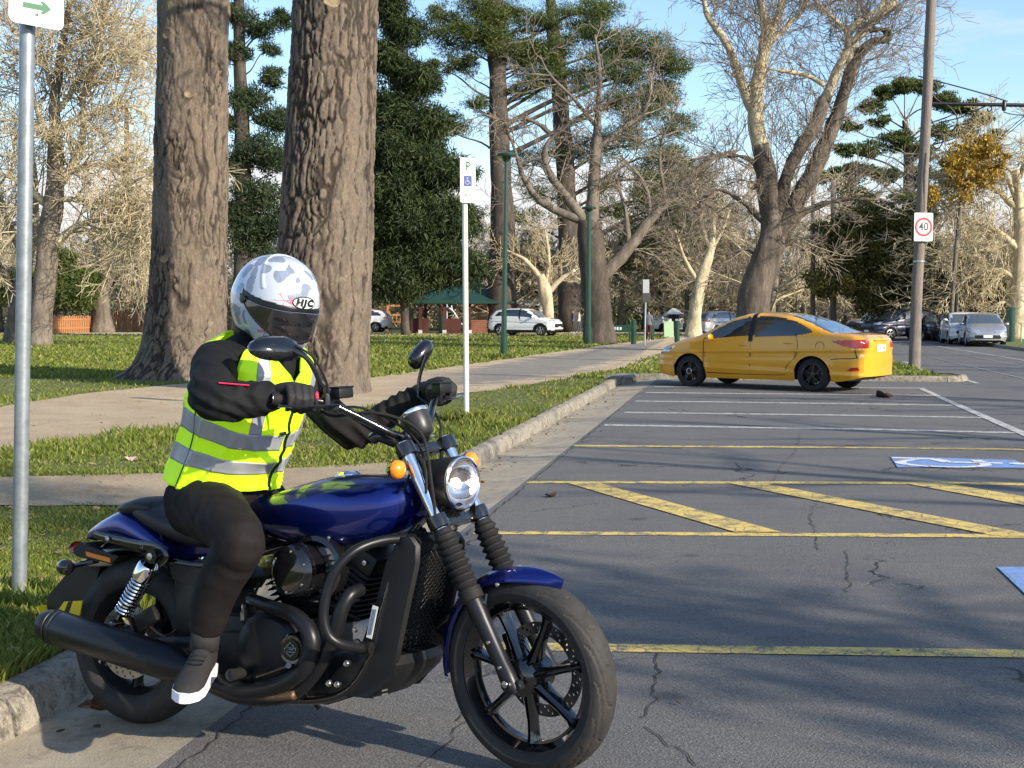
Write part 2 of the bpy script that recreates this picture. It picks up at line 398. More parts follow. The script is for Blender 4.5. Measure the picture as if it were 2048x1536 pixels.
# island: turf and a paved crossing
isl = [XY(*p) for p in [(UE + .13, 6.55)] + [(c0[0] - .8 * math.cos(a), c0[1] + .45 * math.sin(a)) for a in np.linspace(0, math.pi, 8)] + [(120, 6.68), (120, 6.3), (UE + .13, 6.3)]]
me = MB(); me.add([Vector((*p, ZL + .004)) for p in isl], [tuple(range(len(isl)))]); tag(me.build('island_turf', M_LAWN, smooth=False), kind='structure')
def sheet_px(name, pts, m, lawn=True, dz=.004, z=None):
    q = [G(a, b, lawn, z) + Vector((0, 0, dz)) for a, b in pts]; o = MB(); o.add(q, [tuple(range(len(q)))]); return tag(o.build(name, m, smooth=False), kind='structure')
def strip(name, A, B_, m, dz, n=60, cols=7):
    """a path between two edge polylines given as ground points, with wavering edges"""
    def res(pl):
        pl = [Vector((p[0], p[1])) for p in pl]; d = [0]
        for a, b in zip(pl, pl[1:]): d.append(d[-1] + (b - a).length)
        t = np.linspace(0, d[-1], n); return np.interp(t, d, [p.x for p in pl]), np.interp(t, d, [p.y for p in pl])
    ax, ay = res(A); bx, by = res(B_); V = []; ed = []
    for i in range(n):
        for j in range(cols):
            f = j / (cols - 1); x = ax[i] * (1 - f) + bx[i] * f; y = ay[i] * (1 - f) + by[i] * f
            w = .11 * vnoise(x * 1.1, y * 1.1, 0) + .05 * vnoise(x * 4, y * 4, 3); k = 1 if j in (0, cols - 1) else 0
            L = math.hypot(bx[i] - ax[i], by[i] - ay[i]); x += k * w * (bx[i] - ax[i]) / L; y += k * w * (by[i] - ay[i]) / L
            V.append((x, y, ZL + dz)); ed.append(1 - abs(2 * f - 1))
    F = [(i * cols + j, i * cols + j + 1, (i + 1) * cols + j + 1, (i + 1) * cols + j) for i in range(n - 1) for j in range(cols - 1)]
    o = mesh_obj(name, V, F, m); at = o.data.attributes.new('edge', 'FLOAT', 'POINT'); at.data.foreach_set('value', ed); tag(o, kind='structure')
    return [(ax[i], ay[i]) for i in range(n)] + [(bx[i], by[i]) for i in range(n - 1, -1, -1)]
g = lambda a, b: tuple(G(a, b, True).xy)
top = [(-12, 13), g(-60, 822), g(0, 815), g(150, 790), g(370, 766), g(740, 757), g(950, 727), g(1200, 692), g(1330, 677), XY(90, -1)]
bot = [(-6.5, 9.6), g(-60, 912), g(0, 905), g(300, 862), g(370, 856), g(740, 815), g(840, 800), g(1050, 770), g(1235, 741), XY(35, -.3), XY(60, 1.5), XY(90, 4)]
POLY1 = strip('footpath', top, bot, M_GRAV, .006, 90, 9)
top2 = [(-7, 10), g(-60, 958), g(345, 947), g(620, 936), g(780, 928), g(880, 928), g(920, 917)]
bot2 = [(-6, 8.4), g(-60, 1013), g(250, 1014), g(520, 1010), g(700, 1000), g(800, 985), g(850, 970)]
POLY2 = strip('worn_track', top2, bot2, M_GRAV2, .010, 40, 6)
PC = [XY(UE + 2.2, 3.5), XY(UE + 2.2, 6.66), XY(UE + 3.4, 6.66), XY(UE + 3.4, 3.5)]
me = MB(); me.add([Vector((*p, ZL + .009)) for p in PC], [(0, 1, 2, 3)]); tag(me.build('paved_crossing', M_CONC, smooth=False), kind='structure')
sheet_px('side_path', [(1250, 742), (1330, 742), (1345, 690), (1375, 676), (1345, 673), (1290, 700)], M_GRAV, dz=.012)
# far car park drive across the lawn behind the trees
dr = [(-60, 76, ), (9, 76), (14, 90), (-60, 92)]
me = MB(); me.add([Vector((a, b, ZL + .006)) for a, b in dr], [(0, 1, 2, 3)]); tag(me.build('park_drive', M_GRAV, smooth=False), kind='structure')
# drain pit at the end of the kerb
dp = empty('drain_pit', Vector((*XY(22.6, -.05), -.06)), -TH, 'low concrete stormwater pit with a dark side mouth where the kerb ends', 'drain')
m = MB(); m.box((0, .1, .17), (.62, 1.3, .06), bev=.01); m.box((-.25, .1, .07), (.1, 1.3, .14)); m.box((0, -.5, .07), (.62, .1, .14)); m.box((0, .7, .07), (.62, .1, .14)); m.build('lid', M_KERB, dp, smooth=False)
m = MB(); m.box((0.04, .1, .05), (.4, 1.08, .1)); m.build('mouth', mat('dark_hollow', (.012, .012, .012), .9), dp, smooth=False)
# ---- painted markings
def quad_px(name, pts, m, dz=.004, parent=None, sub=60, kind='structure'):
    """painted stripe: first two points = one long edge (start,end), last two = other edge (end,start)"""
    a, b, c, d = [G(*p) for p in pts]; r = []
    for i in range(sub + 1):
        f = i / sub; p, q = a.lerp(b, f), d.lerp(c, f); row = []
        for k in range(3):
            s = p.lerp(q, k / 2); s.z = zroad(*UV(s.x, s.y)) + dz; row.append(s)
        r.append(row)
    o = MB(); o.grid(r); return tag(o.build(name, m, parent, smooth=False), kind=kind)
quad_px('yellow_line', [(845, 1284), (2120, 1302), (2120, 1318), (845, 1299)], M_YEL)
quad_px('yellow_line', [(950, 1063), (2100, 1071), (2100, 1078), (945, 1069)], M_YEL, .004)
quad_px('yellow_line', [(1060, 963), (2100, 967.5), (2100, 972.5), (1052, 967)], M_YEL, .004)
quad_px('yellow_line', [(1150, 890.5), (2100, 899.5), (2100, 902.5), (1146, 893.5)], M_YEL)
quad_px('yellow_chevron', [(1128, 965), (1468, 1065), (1565, 1066), (1190, 965)], M_YEL, .0065)
quad_px('yellow_chevron', [(1450, 966), (1990, 1073), (2100, 1078), (1520, 966)], M_YEL, .0065)
quad_px('yellow_chevron', [(1810, 968), (2100, 1022), (2100, 1003), (1890, 968)], M_YEL, .0065)
for a in ([(1210, 849), (2030, 864.6), (2030, 867.2), (1208, 851.6)], [(1250, 824), (1965, 834.6), (1965, 836.6), (1248, 826)],
          [(1272, 801.6), (1905, 809.8), (1905, 811.6), (1270, 803.2)], [(1292, 784.8), (1866, 790.4), (1866, 791.8), (1290, 786.2)], [(1310, 772.8), (1850, 776), (1850, 777.2), (1308, 774)]):
    quad_px('white_line', a, M_WHT, .004)
quad_px('white_line', [(1838, 778), (2100, 897), (2118, 893), (1850, 778)], M_WHT, .0065)
b = quad_px('blue_bay_panel', [(1781, 914.5), (2030, 921), (2062, 937), (1795, 936)], M_BLU, .006)
b2 = quad_px('blue_bay_panel', [(1994, 1136), (2180, 1136), (2200, 1230), (2092, 1230)], M_BLU, .006)
# painted wheelchair figures
def wheelchair(uv0, su, sv, parent_name='bay_symbol'):
    m = MB()
    def q(a, b):
        x, y = XY(uv0[0] + a * su, uv0[1] + b * sv); return Vector((x, y, zroad(*UV(x, y)) + .011))
    def thick(pl, w):
        for (a, b), (c, d) in zip(pl, pl[1:]):
            L = math.hypot(c - a, d - b); nx, ny = -(d - b) / L * w / 2, (c - a) / L * w / 2
            m.add([q(a + nx, b + ny), q(c + nx, d + ny), q(c - nx, d - ny), q(a - nx, b - ny)], [(0, 1, 2, 3)])
    thick([(.1 + .32 * math.cos(t) - .12, .32 * math.sin(t)) for t in np.linspace(2.2, 6.6, 22)], .09)
    thick([(.62, -.02), (.2, -.02), (.12, .3), (-.28, .46)], .12); thick([(.42, 0), (.4, .26)], .09)
    c = [(.82 + .1 * math.cos(t), -.04 + .1 * math.sin(t)) for t in np.linspace(0, 6.28, 12, endpoint=False)]; m.add([q(*k) for k in c], [tuple(range(12))])
    return tag(m.build('bay_symbol', M_SYM, smooth=False), kind='structure')
cx = G(1900, 927); uv = UV(cx.x, cx.y)
def wc(uv0, L, Wd):
    m = MB()
    def q(a, b):
        x, y = XY(uv0[0] + b * Wd, uv0[1] + a * L); return Vector((x, y, zroad(*UV(x, y)) + .011))
    def thick(pl, w):
        for (a, b), (c, d) in zip(pl, pl[1:]):
            ln = math.hypot(c - a, d - b); nx, ny = -(d - b) / ln * w / 2, (c - a) / ln * w / 2
            m.add([q(a + nx, b + ny), q(c + nx, d + ny), q(c - nx, d - ny), q(a - nx, b - ny)], [(0, 1, 2, 3)])
    thick([(-.1 + .3 * math.cos(t), -.05 + .3 * math.sin(t)) for t in np.linspace(-4.2, .6, 24)], .08)
    thick([(.33, .05), (-.05, .05), (-.12, .3), (-.42, .36)], .11); thick([(.2, .06), (.17, .28)], .08)
    m.add([q(.45 + .08 * math.cos(t), .04 + .08 * math.sin(t)) for t in np.linspace(0, 6.28, 12, endpoint=False)], [tuple(range(12))])
    return tag(m.build('bay_symbol', M_SYM, smooth=False), kind='structure')
wc((uv[0] - .02, uv[1] + .05), 1.25, 1.0)
# road lines and tram rails on the main road
for v, wdt, nm, mm in ((8.6, .07, 'tram_rail', 1), (10.05, .07, 'tram_rail', 1), (11.0, .1, 'road_line', 0)):
    r = [[Vector((*XY(u, v - wdt / 2), .007)), Vector((*XY(u, v + wdt / 2), .007))] for u in np.arange(-10, 200, 6)]
    m = MB(); m.grid(r); tag(m.build(nm, mat('worn_steel_rail', (.42, .41, .40), .35, .6) if mm else M_WHT, smooth=False), kind='structure')
for u in np.arange(14, 140, 9.):
    r = [[Vector((*XY(u + k, 7.2), .007)), Vector((*XY(u + k, 7.3), .007))] for k in (0, 3)]; m = MB(); m.grid(r); tag(m.build('road_dash', M_WHT, smooth=False), kind='structure')
for (au, av, bu, bv) in ((25.6, 7.0, 29, 7.35), (26.2, 7.9, 31, 9.6)):
    pass
# crack lines really cut as thin dark joints
def crack(pl, w=.012):
    pts = [G(*p) for p in pl]; q = []
    for a, b in zip(pts, pts[1:]):
        n = max(2, int((b - a).length / .05))
        for i in range(n): q.append(a.lerp(b, i / n))
    q.append(pts[-1]); r = []
    for i, p in enumerate(q):
        d = (q[min(i + 1, len(q) - 1)] - q[max(i - 1, 0)]); d.z = 0; d.normalize(); s = Vector((-d.y, d.x, 0)); j = random.uniform(-.016, .016); ww = w * random.uniform(.2, .9)
        c = p + s * j + d * random.uniform(-.02, .02); r.append([c + s * ww / 2, c - s * ww / 2])
        for k in r[-1]: k.z = zroad(*UV(k.x, k.y)) + .004
    m = MB(); m.grid(r); return tag(m.build('crack', M_CRK, smooth=False), kind='structure')
M_CRK = mat('crack_filled_with_dirt', (.030, .028, .025), .95, noise=(20, .6))
random.seed(5)
for c in ([(1540, 968), (1555, 990), (1632, 1000), (1620, 1040), (1634, 1075), (1632, 1100)], [(1692, 1100), (1695, 1130), (1700, 1165), (1690, 1185)], [(1318, 1310), (1310, 1400), (1285, 1440)],
          [(1290, 1455), (1335, 1490), (1370, 1510), (1385, 1536)], [(845, 1536), (905, 1480), (925, 1440), (950, 1400)], [(1600, 870), (1590, 905), (1560, 935), (1545, 965)]): crack(c, .009)
crack([(340, 1556), (467, 1448), (513, 1402), (760, 1205), (960, 1048), (1060, 965), (1180, 868), (1300, 766)], .014)
# ------------------------------------------------------------ vegetation
def m_bark(name, cols, sc=1.0, sat=1):
    t = NT(name, .9)
    st = t.scale((1, 1, .22)); a = t.noise(5 * sc, 5, .65, st); b = t.noise(26 * sc, 4, .75, st); d = t.noise(1.2, 3)
    base = t.ramp(a, [(.3, cols[0]), (.5, cols[1]), (.72, cols[2])])
    base = t.mix(1, base, t.ramp(b, [(.3, .55), (.7, 1.4)]), 'MULTIPLY'); base = t.mix(1, base, t.ramp(d, [(.3, .8), (.7, 1.15)]), 'MULTIPLY')
    t.col(base); t.bump(b, .02); return t.m
def m_bigbark():
    t = NT('pine_bark', .92)
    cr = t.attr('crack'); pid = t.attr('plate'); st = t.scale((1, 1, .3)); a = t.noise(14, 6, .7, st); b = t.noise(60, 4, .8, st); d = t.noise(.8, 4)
    base = t.ramp(a, [(.25, (.062, .046, .034)), (.5, (.130, .100, .074)), (.75, (.235, .19, .142))])
    base = t.mix(t.math('MULTIPLY', pid, .5), base, (.20, .152, .118))
    base = t.mix(t.ramp(d, [(.45, 0.), (.7, .5)]), base, (.11, .09, .075)); base = t.mix(t.ramp(t.noise(2.6, 5, .7), [(.56, 0.), (.7, .55)]), base, (.13, .135, .085)); base = t.mix(t.ramp(t.noise(5, 5, .75), [(.6, 0.), (.72, .6)]), base, (.33, .27, .21))
    base = t.mix(1, base, t.ramp(b, [(.3, .62), (.7, 1.3)]), 'MULTIPLY')
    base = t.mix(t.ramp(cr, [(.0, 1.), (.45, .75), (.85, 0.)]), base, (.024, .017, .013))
    sc = t.attr('scar'); base = t.mix(t.ramp(sc, [(.1, 0.), (.3, 1.)]), base, t.ramp(t.noise(30, 3), [(.3, (.20, .145, .085)), (.7, (.33, .26, .16))]))
    t.col(base); t.bump(t.math('ADD', a, b), .012); return t.m
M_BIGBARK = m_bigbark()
M_PALE = m_bark('pale_bark', [(.30, .24, .15), (.46, .39, .26), (.60, .52, .36)], 1)
M_TWIG = m_bark('pale_twigs', [(.34, .27, .16), (.50, .42, .27), (.62, .54, .37)], .3)
M_GREYBARK = m_bark('grey_brown_bark', [(.085, .07, .055), (.15, .125, .1), (.23, .195, .155)], 1)
M_SHADEDB = m_bark('rough_brown_bark_shaded', [(.045, .035, .027), (.095, .075, .058), (.17, .14, .11)], 1)  # rough brown bark, coloured darker to carry the shade on the forked trunk
M_DARKBARK = m_bark('dark_bark', [(.035, .028, .022), (.065, .052, .042), (.11, .09, .07)], 1)
M_TWIG2 = m_bark('brown_twigs', [(.16, .13, .10), (.25, .205, .155), (.36, .30, .23)], .3)
def m_leaf(name, c1, c2, c3):
    t = NT(name, .6); v = t.attr('tone'); 
    t.col(t.ramp(v, [(.0, c1), (.5, c2), (1., c3)])); t.b.inputs['Specular IOR Level'].default_value = .3
    tr = t.n.new('ShaderNodeBsdfTranslucent'); ms = t.n.new('ShaderNodeMixShader'); ms.inputs[0].default_value = .22
    cc = t.b.inputs['Base Color'].links[0].from_socket; t.l.new(cc, tr.inputs[0]); out = t.n['Material Output']
    t.l.new(t.b.outputs[0], ms.inputs[1]); t.l.new(tr.outputs[0], ms.inputs[2]); t.l.new(ms.outputs[0], out.inputs[0]); return t.m
M_SPRUCE = m_leaf('dark_conifer_needles', (.016, .028, .011), (.036, .058, .018), (.085, .11, .028))
M_PINE = m_leaf('pine_needles', (.035, .055, .016), (.085, .115, .026), (.17, .19, .045))
M_OLIVE = m_leaf('olive_leaves', (.045, .05, .014), (.10, .10, .028), (.19, .165, .045))
M_GOLD = m_leaf('golden_autumn_leaves', (.22, .14, .02), (.42, .27, .04), (.55, .38, .07))
M_BUSH = m_leaf('shrub_leaves', (.04, .065, .015), (.09, .12, .03), (.16, .19, .05))
M_CYP = m_leaf('cypress_scales', (.022, .04, .018), (.045, .07, .028), (.085, .11, .04))

def seg_mesh(segs, sides=3):
    """segs: (n,8) x0 y0 z0 x1 y1 z1 r0 r1 -> prism mesh arrays"""
    s = np.asarray(segs, float); a, b = s[:, :3], s[:, 3:6]; d = b - a; L = np.linalg.norm(d, axis=1, keepdims=True) + 1e-9; d /= L
    ref = np.where(np.abs(d[:, 2:3]) > .9, np.array([[1., 0, 0]]), np.array([[0, 0, 1.]])); x = np.cross(ref, d); x /= np.linalg.norm(x, axis=1, keepdims=True) + 1e-9; y = np.cross(d, x)
    V = []; 
    for k in range(sides):
        t = 2 * math.pi * k / sides; o = x * math.cos(t) + y * math.sin(t); V.append(a + o * s[:, 6:7]); 
    for k in range(sides):
        t = 2 * math.pi * k / sides; o = x * math.cos(t) + y * math.sin(t); V.append(b + o * s[:, 7:8])
    V = np.stack(V, 1); n = len(s); base = (np.arange(n) * 2 * sides)[:, None, None]
    q = np.array([[k, (k + 1) % sides, sides + (k + 1) % sides, sides + k] for k in range(sides)])[None]
    return V.reshape(-1, 3), (base + q).reshape(-1, 4)
class Grower:
    """bare branches as a list of short segments, each level wandering and forking"""
    def __init__(s, seed): s.r = random.Random(seed); s.S = []; s.tips = []
    def go(s, p, d, L, r0, lev, up=.1, wig=.25, kids=5, taper=.35, spread=.9, ratio=.5, step=None, rmin=.004, start=.25, droop=0):
        n = max(3, int(L / (step or .6))) if lev > 0 else 2; n = min(n, 14); h = L / n; p = Vector(p); d = Vector(d).normalized(); R = s.r
        pts = [p.copy()]; 
        for i in range(n):
            d = (d + Vector((R.gauss(0, wig), R.gauss(0, wig), R.gauss(0, wig) + up - droop * (i / n))) * .6).normalized(); q = p + d * h
            ra = r0 + (r0 * taper - r0) * i / n; rb = r0 + (r0 * taper - r0) * (i + 1) / n
            s.S.append((*p, *q, max(ra, rmin), max(rb, rmin))); p = q; pts.append(p.copy())
        s.tips.append(p.copy())
        if lev <= 0: return
        for k in range(kids):
            f = start + (1 - start) * (k + R.random() * .8) / kids; f = min(f, .98); i = int(f * n); q = pts[i].lerp(pts[min(i + 1, n)], f * n - i)
            dd = (pts[min(i + 1, n)] - pts[i]).normalized(); a = R.uniform(0, 6.283); o = dd.orthogonal().normalized(); o.rotate(Matrix.Rotation(a, 3, dd))
            c = (dd + o * spread * R.uniform(.6, 1.3)).normalized(); rr = (r0 + (r0 * taper - r0) * f) * R.uniform(.45, .7)
            s.go(q, c, L * ratio * R.uniform(.6, 1.25) * (1.1 - .45 * f), max(rr, rmin), lev - 1, up, wig, kids, taper, spread, ratio, step, rmin, .15, droop)
def crown_obj(g, parent, m, name='branches', rmin=0, sides=3):
    V, F = seg_mesh(g.S, sides); o = mesh_obj(name, V, F, m, parent, smooth=True, angle=0); return o
def needles(name, C, R, n, ln, wd, m, parent, seed=0, flat=1.0, hang=0.0, up=.25, tonebias=0, axis=None):
    """foliage: n thin leaf quads in each clump at C with radius R"""
    g = np.random.default_rng(seed); C = np.asarray(C, float); R = np.broadcast_to(np.asarray(R, float), (len(C),)); k = len(C) * n
    c = np.repeat(C, n, 0); r = np.repeat(R, n)[:, None]; o = g.normal(size=(k, 3)); o /= np.linalg.norm(o, axis=1, keepdims=True); rad = g.random((k, 1)) ** .5
    off = o * rad * r; off[:, 2] *= flat; p = c + off
    d = o * .5 + g.normal(size=(k, 3)) * .6; d[:, 2] += up; d[:, 2] -= hang
    d /= np.linalg.norm(d, axis=1, keepdims=True); s = np.cross(d, g.normal(size=(k, 3))); s /= np.linalg.norm(s, axis=1, keepdims=True)
    l = ln * g.uniform(.6, 1.3, (k, 1)); w = wd * g.uniform(.6, 1.2, (k, 1))
    V = np.stack([p - s * w * .5, p + s * w * .5, p + d * l + s * w * .2, p + d * l - s * w * .2], 1).reshape(-1, 3); F = np.arange(k * 4).reshape(-1, 4)
    ob = mesh_obj(name, V, F, m, parent)
    tone = np.clip(g.normal(.42 + tonebias, .2, k) + np.repeat(g.normal(0, .16, len(C)), n), 0, 1)
    at = ob.data.attributes.new('tone', 'FLOAT', 'FACE'); at.data.foreach_set('value', tone.astype(np.float32)); return ob

# ---- the two big pine trunks beside the path (real relief in the bark)
def big_trunk(name, rows, Y, label, seed, ztop=15, roots=()):
    root = empty(name, (0, 0, 0), 0, label, 'tree')
    zs = []; xs = []; rs = []
    for py, l, r in rows:
        a, b = P(l, py, Y), P(r, py, Y); zs.append(a.z); xs.append((a.x + b.x) / 2); rs.append((b.x - a.x) / 2)
    o = np.argsort(zs); zs = np.array(zs)[o]; xs = np.array(xs)[o]; rs = np.array(rs)[o]
    k = (rs[-1] - rs[-3]) / (zs[-1] - zs[-3]); kx = (xs[-1] - xs[-3]) / (zs[-1] - zs[-3])
    base = Vector((xs[0], Y, ZL)); root.location = base
    zz = np.concatenate([np.arange(-.1, zs[-1] + .4, .025), np.arange(zs[-1] + .5, ztop, .25)]); nz = len(zz); nt = 220
    cx = np.where(zz > zs[-1], xs[-1] + kx * (zz - zs[-1]), np.interp(zz, zs, xs)); rr = np.where(zz > zs[-1], rs[-1] + min(k, -.01) * (zz - zs[-1]), np.interp(zz, zs, rs))
    rr = np.maximum(rr, .12); th = np.linspace(0, 2 * math.pi, nt, endpoint=False); TH2, Z = np.meshgrid(th, zz)
    R = rr[:, None] * np.ones_like(TH2); X = np.cos(TH2) * .68; Yy = np.sin(TH2) * .68
    R = R * (1 + .045 * fbm(X * 1.5, Yy * 1.5, Z * .35, 3, seed))
    for (ang, wdt, amp, hgt) in roots:
        dth = np.angle(np.exp(1j * (TH2 - ang))); R = R + amp * np.exp(-(dth / wdt) ** 2) * np.exp(-np.maximum(Z, 0) / hgt)
    wx = X + .075 * fbm(X * 4, Yy * 4, Z * 1.9, 4, seed + 5); wy = Yy + .075 * fbm(X * 4 + 9, Yy * 4, Z * 1.9, 4, seed + 9); wz = Z + .3 * fbm(X * 3, Yy * 3, Z * 1.2, 3, seed + 3)
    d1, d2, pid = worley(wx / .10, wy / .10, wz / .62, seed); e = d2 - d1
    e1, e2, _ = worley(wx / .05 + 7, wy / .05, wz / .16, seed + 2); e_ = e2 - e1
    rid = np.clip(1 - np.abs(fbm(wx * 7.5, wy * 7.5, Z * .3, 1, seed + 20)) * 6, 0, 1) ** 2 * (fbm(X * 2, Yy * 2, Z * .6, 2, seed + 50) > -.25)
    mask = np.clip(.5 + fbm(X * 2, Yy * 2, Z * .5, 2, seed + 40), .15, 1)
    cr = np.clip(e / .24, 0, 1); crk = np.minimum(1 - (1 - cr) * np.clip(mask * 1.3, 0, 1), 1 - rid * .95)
    disp = -.045 * (1 - crk) ** 1.5 + .016 * pid * cr + .012 * fbm(X * 16, Yy * 16, Z * 8, 4, seed + 60) - .008 * np.clip(1 - e_ / .2, 0, 1)
    scar = np.zeros_like(R)
    for (py, px, rad) in SCARS.get(name, []):
        q = P(px, py, Y); zc = q.z; i = np.argmin(np.abs(zz - zc)); dx = (q.x - cx[i]) / rr[i]; tc_ = -math.acos(max(-1, min(1, dx)))
        dth = np.angle(np.exp(1j * (TH2 - tc_))) * rr[i]; dd = np.sqrt((dth / rad) ** 2 + ((Z - zc) / (rad * .85)) ** 2); wob = dd * (1 + .15 * vnoise(X * 9, Yy * 9, Z * 9, 3))
        disp = np.where(wob < 1, .012 * (wob > .7) + .004, disp); disp += .035 * np.exp(-((wob - 1.15) / .3) ** 2); scar = np.maximum(scar, np.clip((.95 - wob) * 4, 0, 1)); crk = np.where(wob < .9, .9, crk)
    R = R + disp
    V = np.stack([cx[:, None] - base.x + R * np.cos(TH2), R * np.sin(TH2), Z - 0 * Z], -1).reshape(-1, 3)
    i = np.arange(nz - 1)[:, None] * nt; j = np.arange(nt)[None]; k2 = (j + 1) % nt
    F = np.stack([i + j, i + k2, i + nt + k2, i + nt + j], -1).reshape(-1, 4)
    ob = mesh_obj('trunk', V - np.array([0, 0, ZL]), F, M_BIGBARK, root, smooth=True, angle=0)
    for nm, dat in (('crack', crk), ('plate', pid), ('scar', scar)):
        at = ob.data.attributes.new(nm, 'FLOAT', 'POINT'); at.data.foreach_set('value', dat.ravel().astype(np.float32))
    # crown far above the picture
    g = Grower(seed); top = Vector((cx[-1] - base.x, 0, zz[-1] - ZL - .3))
    for q in range(16):
        f = q / 16; a = q * 2.4; z0 = 8.5 + 8 * f + (0 if name == 'x' else 1.5); ii = min(np.searchsorted(zz, z0), nz - 1)
        g.go((cx[ii] - base.x, 0, zz[ii]), (math.cos(a), math.sin(a), .25), 4.5 - 2.0 * f, .09, 1, .05, .15, 5, .3, .8, .4)
    crown_obj(g, root, M_GREYBARK, 'branches', sides=4)
    needles('crown', [tuple(t) for t in g.tips], .75, 70, .22, .05, M_PINE, root, seed, .7)
    return root
SCARS = {'pine_tree': [(82, 352, .10), (200, 397, .085), (212, 340, .07), (20, 676, .13), (522, 350, .09)]}
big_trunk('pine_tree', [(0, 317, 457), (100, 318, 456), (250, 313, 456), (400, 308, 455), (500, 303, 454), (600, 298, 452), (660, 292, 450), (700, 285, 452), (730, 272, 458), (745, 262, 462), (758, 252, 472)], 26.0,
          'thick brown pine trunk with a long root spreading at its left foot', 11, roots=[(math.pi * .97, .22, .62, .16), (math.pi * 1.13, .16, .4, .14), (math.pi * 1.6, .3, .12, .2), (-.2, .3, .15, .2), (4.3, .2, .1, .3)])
SCARS = {'pine_tree': [(22, 676, .14)]}
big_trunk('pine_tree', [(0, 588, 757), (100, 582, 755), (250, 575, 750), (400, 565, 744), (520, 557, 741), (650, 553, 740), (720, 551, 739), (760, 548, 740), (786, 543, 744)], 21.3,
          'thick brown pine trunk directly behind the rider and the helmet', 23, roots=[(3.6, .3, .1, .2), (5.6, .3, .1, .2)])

# ---- bare tree helper that follows limbs seen in the photograph
def limb(pts, Y, name='limb'):
    out = []
    for p in pts:
        px, py, w = p[:3]; q = P(px, py, Y + (p[3] if len(p) > 3 else 0)); out.append((q, w / 2 * Y / CF))
    return out
def bare_tree(label, group, Y, trunk, limbs, mt, mc, seed, twl=2.2, kids=8, lev=2, rad=.03, up=.12, spread=.9, wig=.25, droop=0, ratio=.55, catn='tree', name='bare_tree', density=1.0, rmin=.006, mt2=None, kn=5):
    T = limb(trunk, Y); base = Vector((T[0][0].x, T[0][0].y, ZL)); root = empty(name, base, 0, label, catn, group)
    m = MB(); pts = [(p - base) for p, r in T]; rr = [r for p, r in T]; pts[0].z = -.1; m.tube(pts, rr, 18, n=6); tr = m.build('trunk', mt, root, angle=0)
    displace_bark(tr, rr[0])
    g = Grower(seed); m = MB()
    md = MB()
    for L in limbs:
        dark = L[0] == 'd'; L = L[1:] if dark else L
        l = limb(L, Y); pp = [p - base for p, r in l]; rl = [r for p, r in l]; (md if dark else m).tube(pp, rl, 10, n=5)
        q = spline(pp, 5); tot = sum((Vector(b) - Vector(a)).length for a, b in zip(q, q[1:])); rq = np.interp(np.linspace(0, len(pp) - 1, len(q)), range(len(pp)), rl)
        n = max(3, int(tot * 2.6 * density))
        for k in range(n):
            f = (.1 + .9 * (k + g.r.random()) / n) * (len(q) - 1); i = min(int(f), len(q) - 2); a, b = Vector(q[i]), Vector(q[i + 1]); c = a.lerp(b, f - i); dd = (b - a).normalized()
            o = dd.orthogonal().normalized(); o.rotate(Matrix.Rotation(g.r.uniform(0, 6.283), 3, dd)); dr = (dd * .5 + o * spread * g.r.uniform(.5, 1.2) + Vector((0, 0, up))).normalized()
            g.go(c, dr, twl * g.r.uniform(.45, 1.2), min(rad, rq[i] * .6), lev, up, wig, kn, .3, spread, ratio, None, rmin, .15, droop)
    if m.V: displace_bark(m.build('limb', mt2 or mt, root, angle=0), .3)
    if md.V: displace_bark(md.build('limb', mt, root, angle=0), .4, .14)
    if g.S: crown_obj(g, root, mc, 'crown')
    return root
def displace_bark(o, r0, amp=.12):
    n = len(o.data.vertices); v = np.zeros(n * 3, np.float32); o.data.vertices.foreach_get('co', v); v = v.reshape(-1, 3)
    d = fbm(v[:, 0] * 2 / max(r0, .2), v[:, 1] * 2 / max(r0, .2), v[:, 2] * .8, 3) * r0 * amp
    nn = np.zeros(n * 3, np.float32); o.data.vertices.foreach_get('normal', nn); v += nn.reshape(-1, 3) * d[:, None]; o.data.vertices.foreach_set('co', v.ravel().astype(np.float32)); o.data.update()

# left: sunlit cream tree with a great fountain of bare branches
bare_tree('sunlit cream bare tree at far left with grey trunk right of the near post', None, 53, [(76, 694, 52), (84, 620, 44), (92, 540, 42), (97, 470, 40), (108, 400, 34), (112, 330, 30), (110, 250, 24), (112, 170, 20), (130, 60, 14), (145, -40, 10), (150, -160, 8)],
          [[(100, 500, 18), (150, 455, 14), (210, 440, 10), (260, 460, 6), (305, 490, 4)], [(108, 380, 20), (140, 340, 18), (165, 270, 14), (170, 180, 10), (200, 90, 7), (210, -20, 5)], [(110, 300, 16), (80, 240, 12), (60, 150, 8), (50, 40, 5)],
           [(105, 420, 18), (60, 380, 12), (10, 350, 8), (-50, 340, 5)], [(112, 260, 14), (170, 230, 9), (240, 210, 6), (300, 230, 4)], [(110, 200, 12), (80, 110, 8), (20, 60, 5)], [(112, 350, 16), (190, 330, 9), (250, 350, 6), (300, 390, 4)],
           [(118, 120, 12), (180, 60, 8), (260, 20, 5)], [(108, 400, 14), (170, 400, 8), (240, 420, 5), (300, 420, 3)], [(110, 230, 10), (190, 130, 7), (280, 90, 4)], [(106, 430, 12), (50, 450, 7), (0, 500, 5)]],
          M_GREYBARK, M_TWIG, 31, twl=3.6, lev=2, rad=.045, up=.03, spread=1.0, droop=.1, density=1.9, rmin=.012, mt2=M_PALE, wig=.22, kn=7)
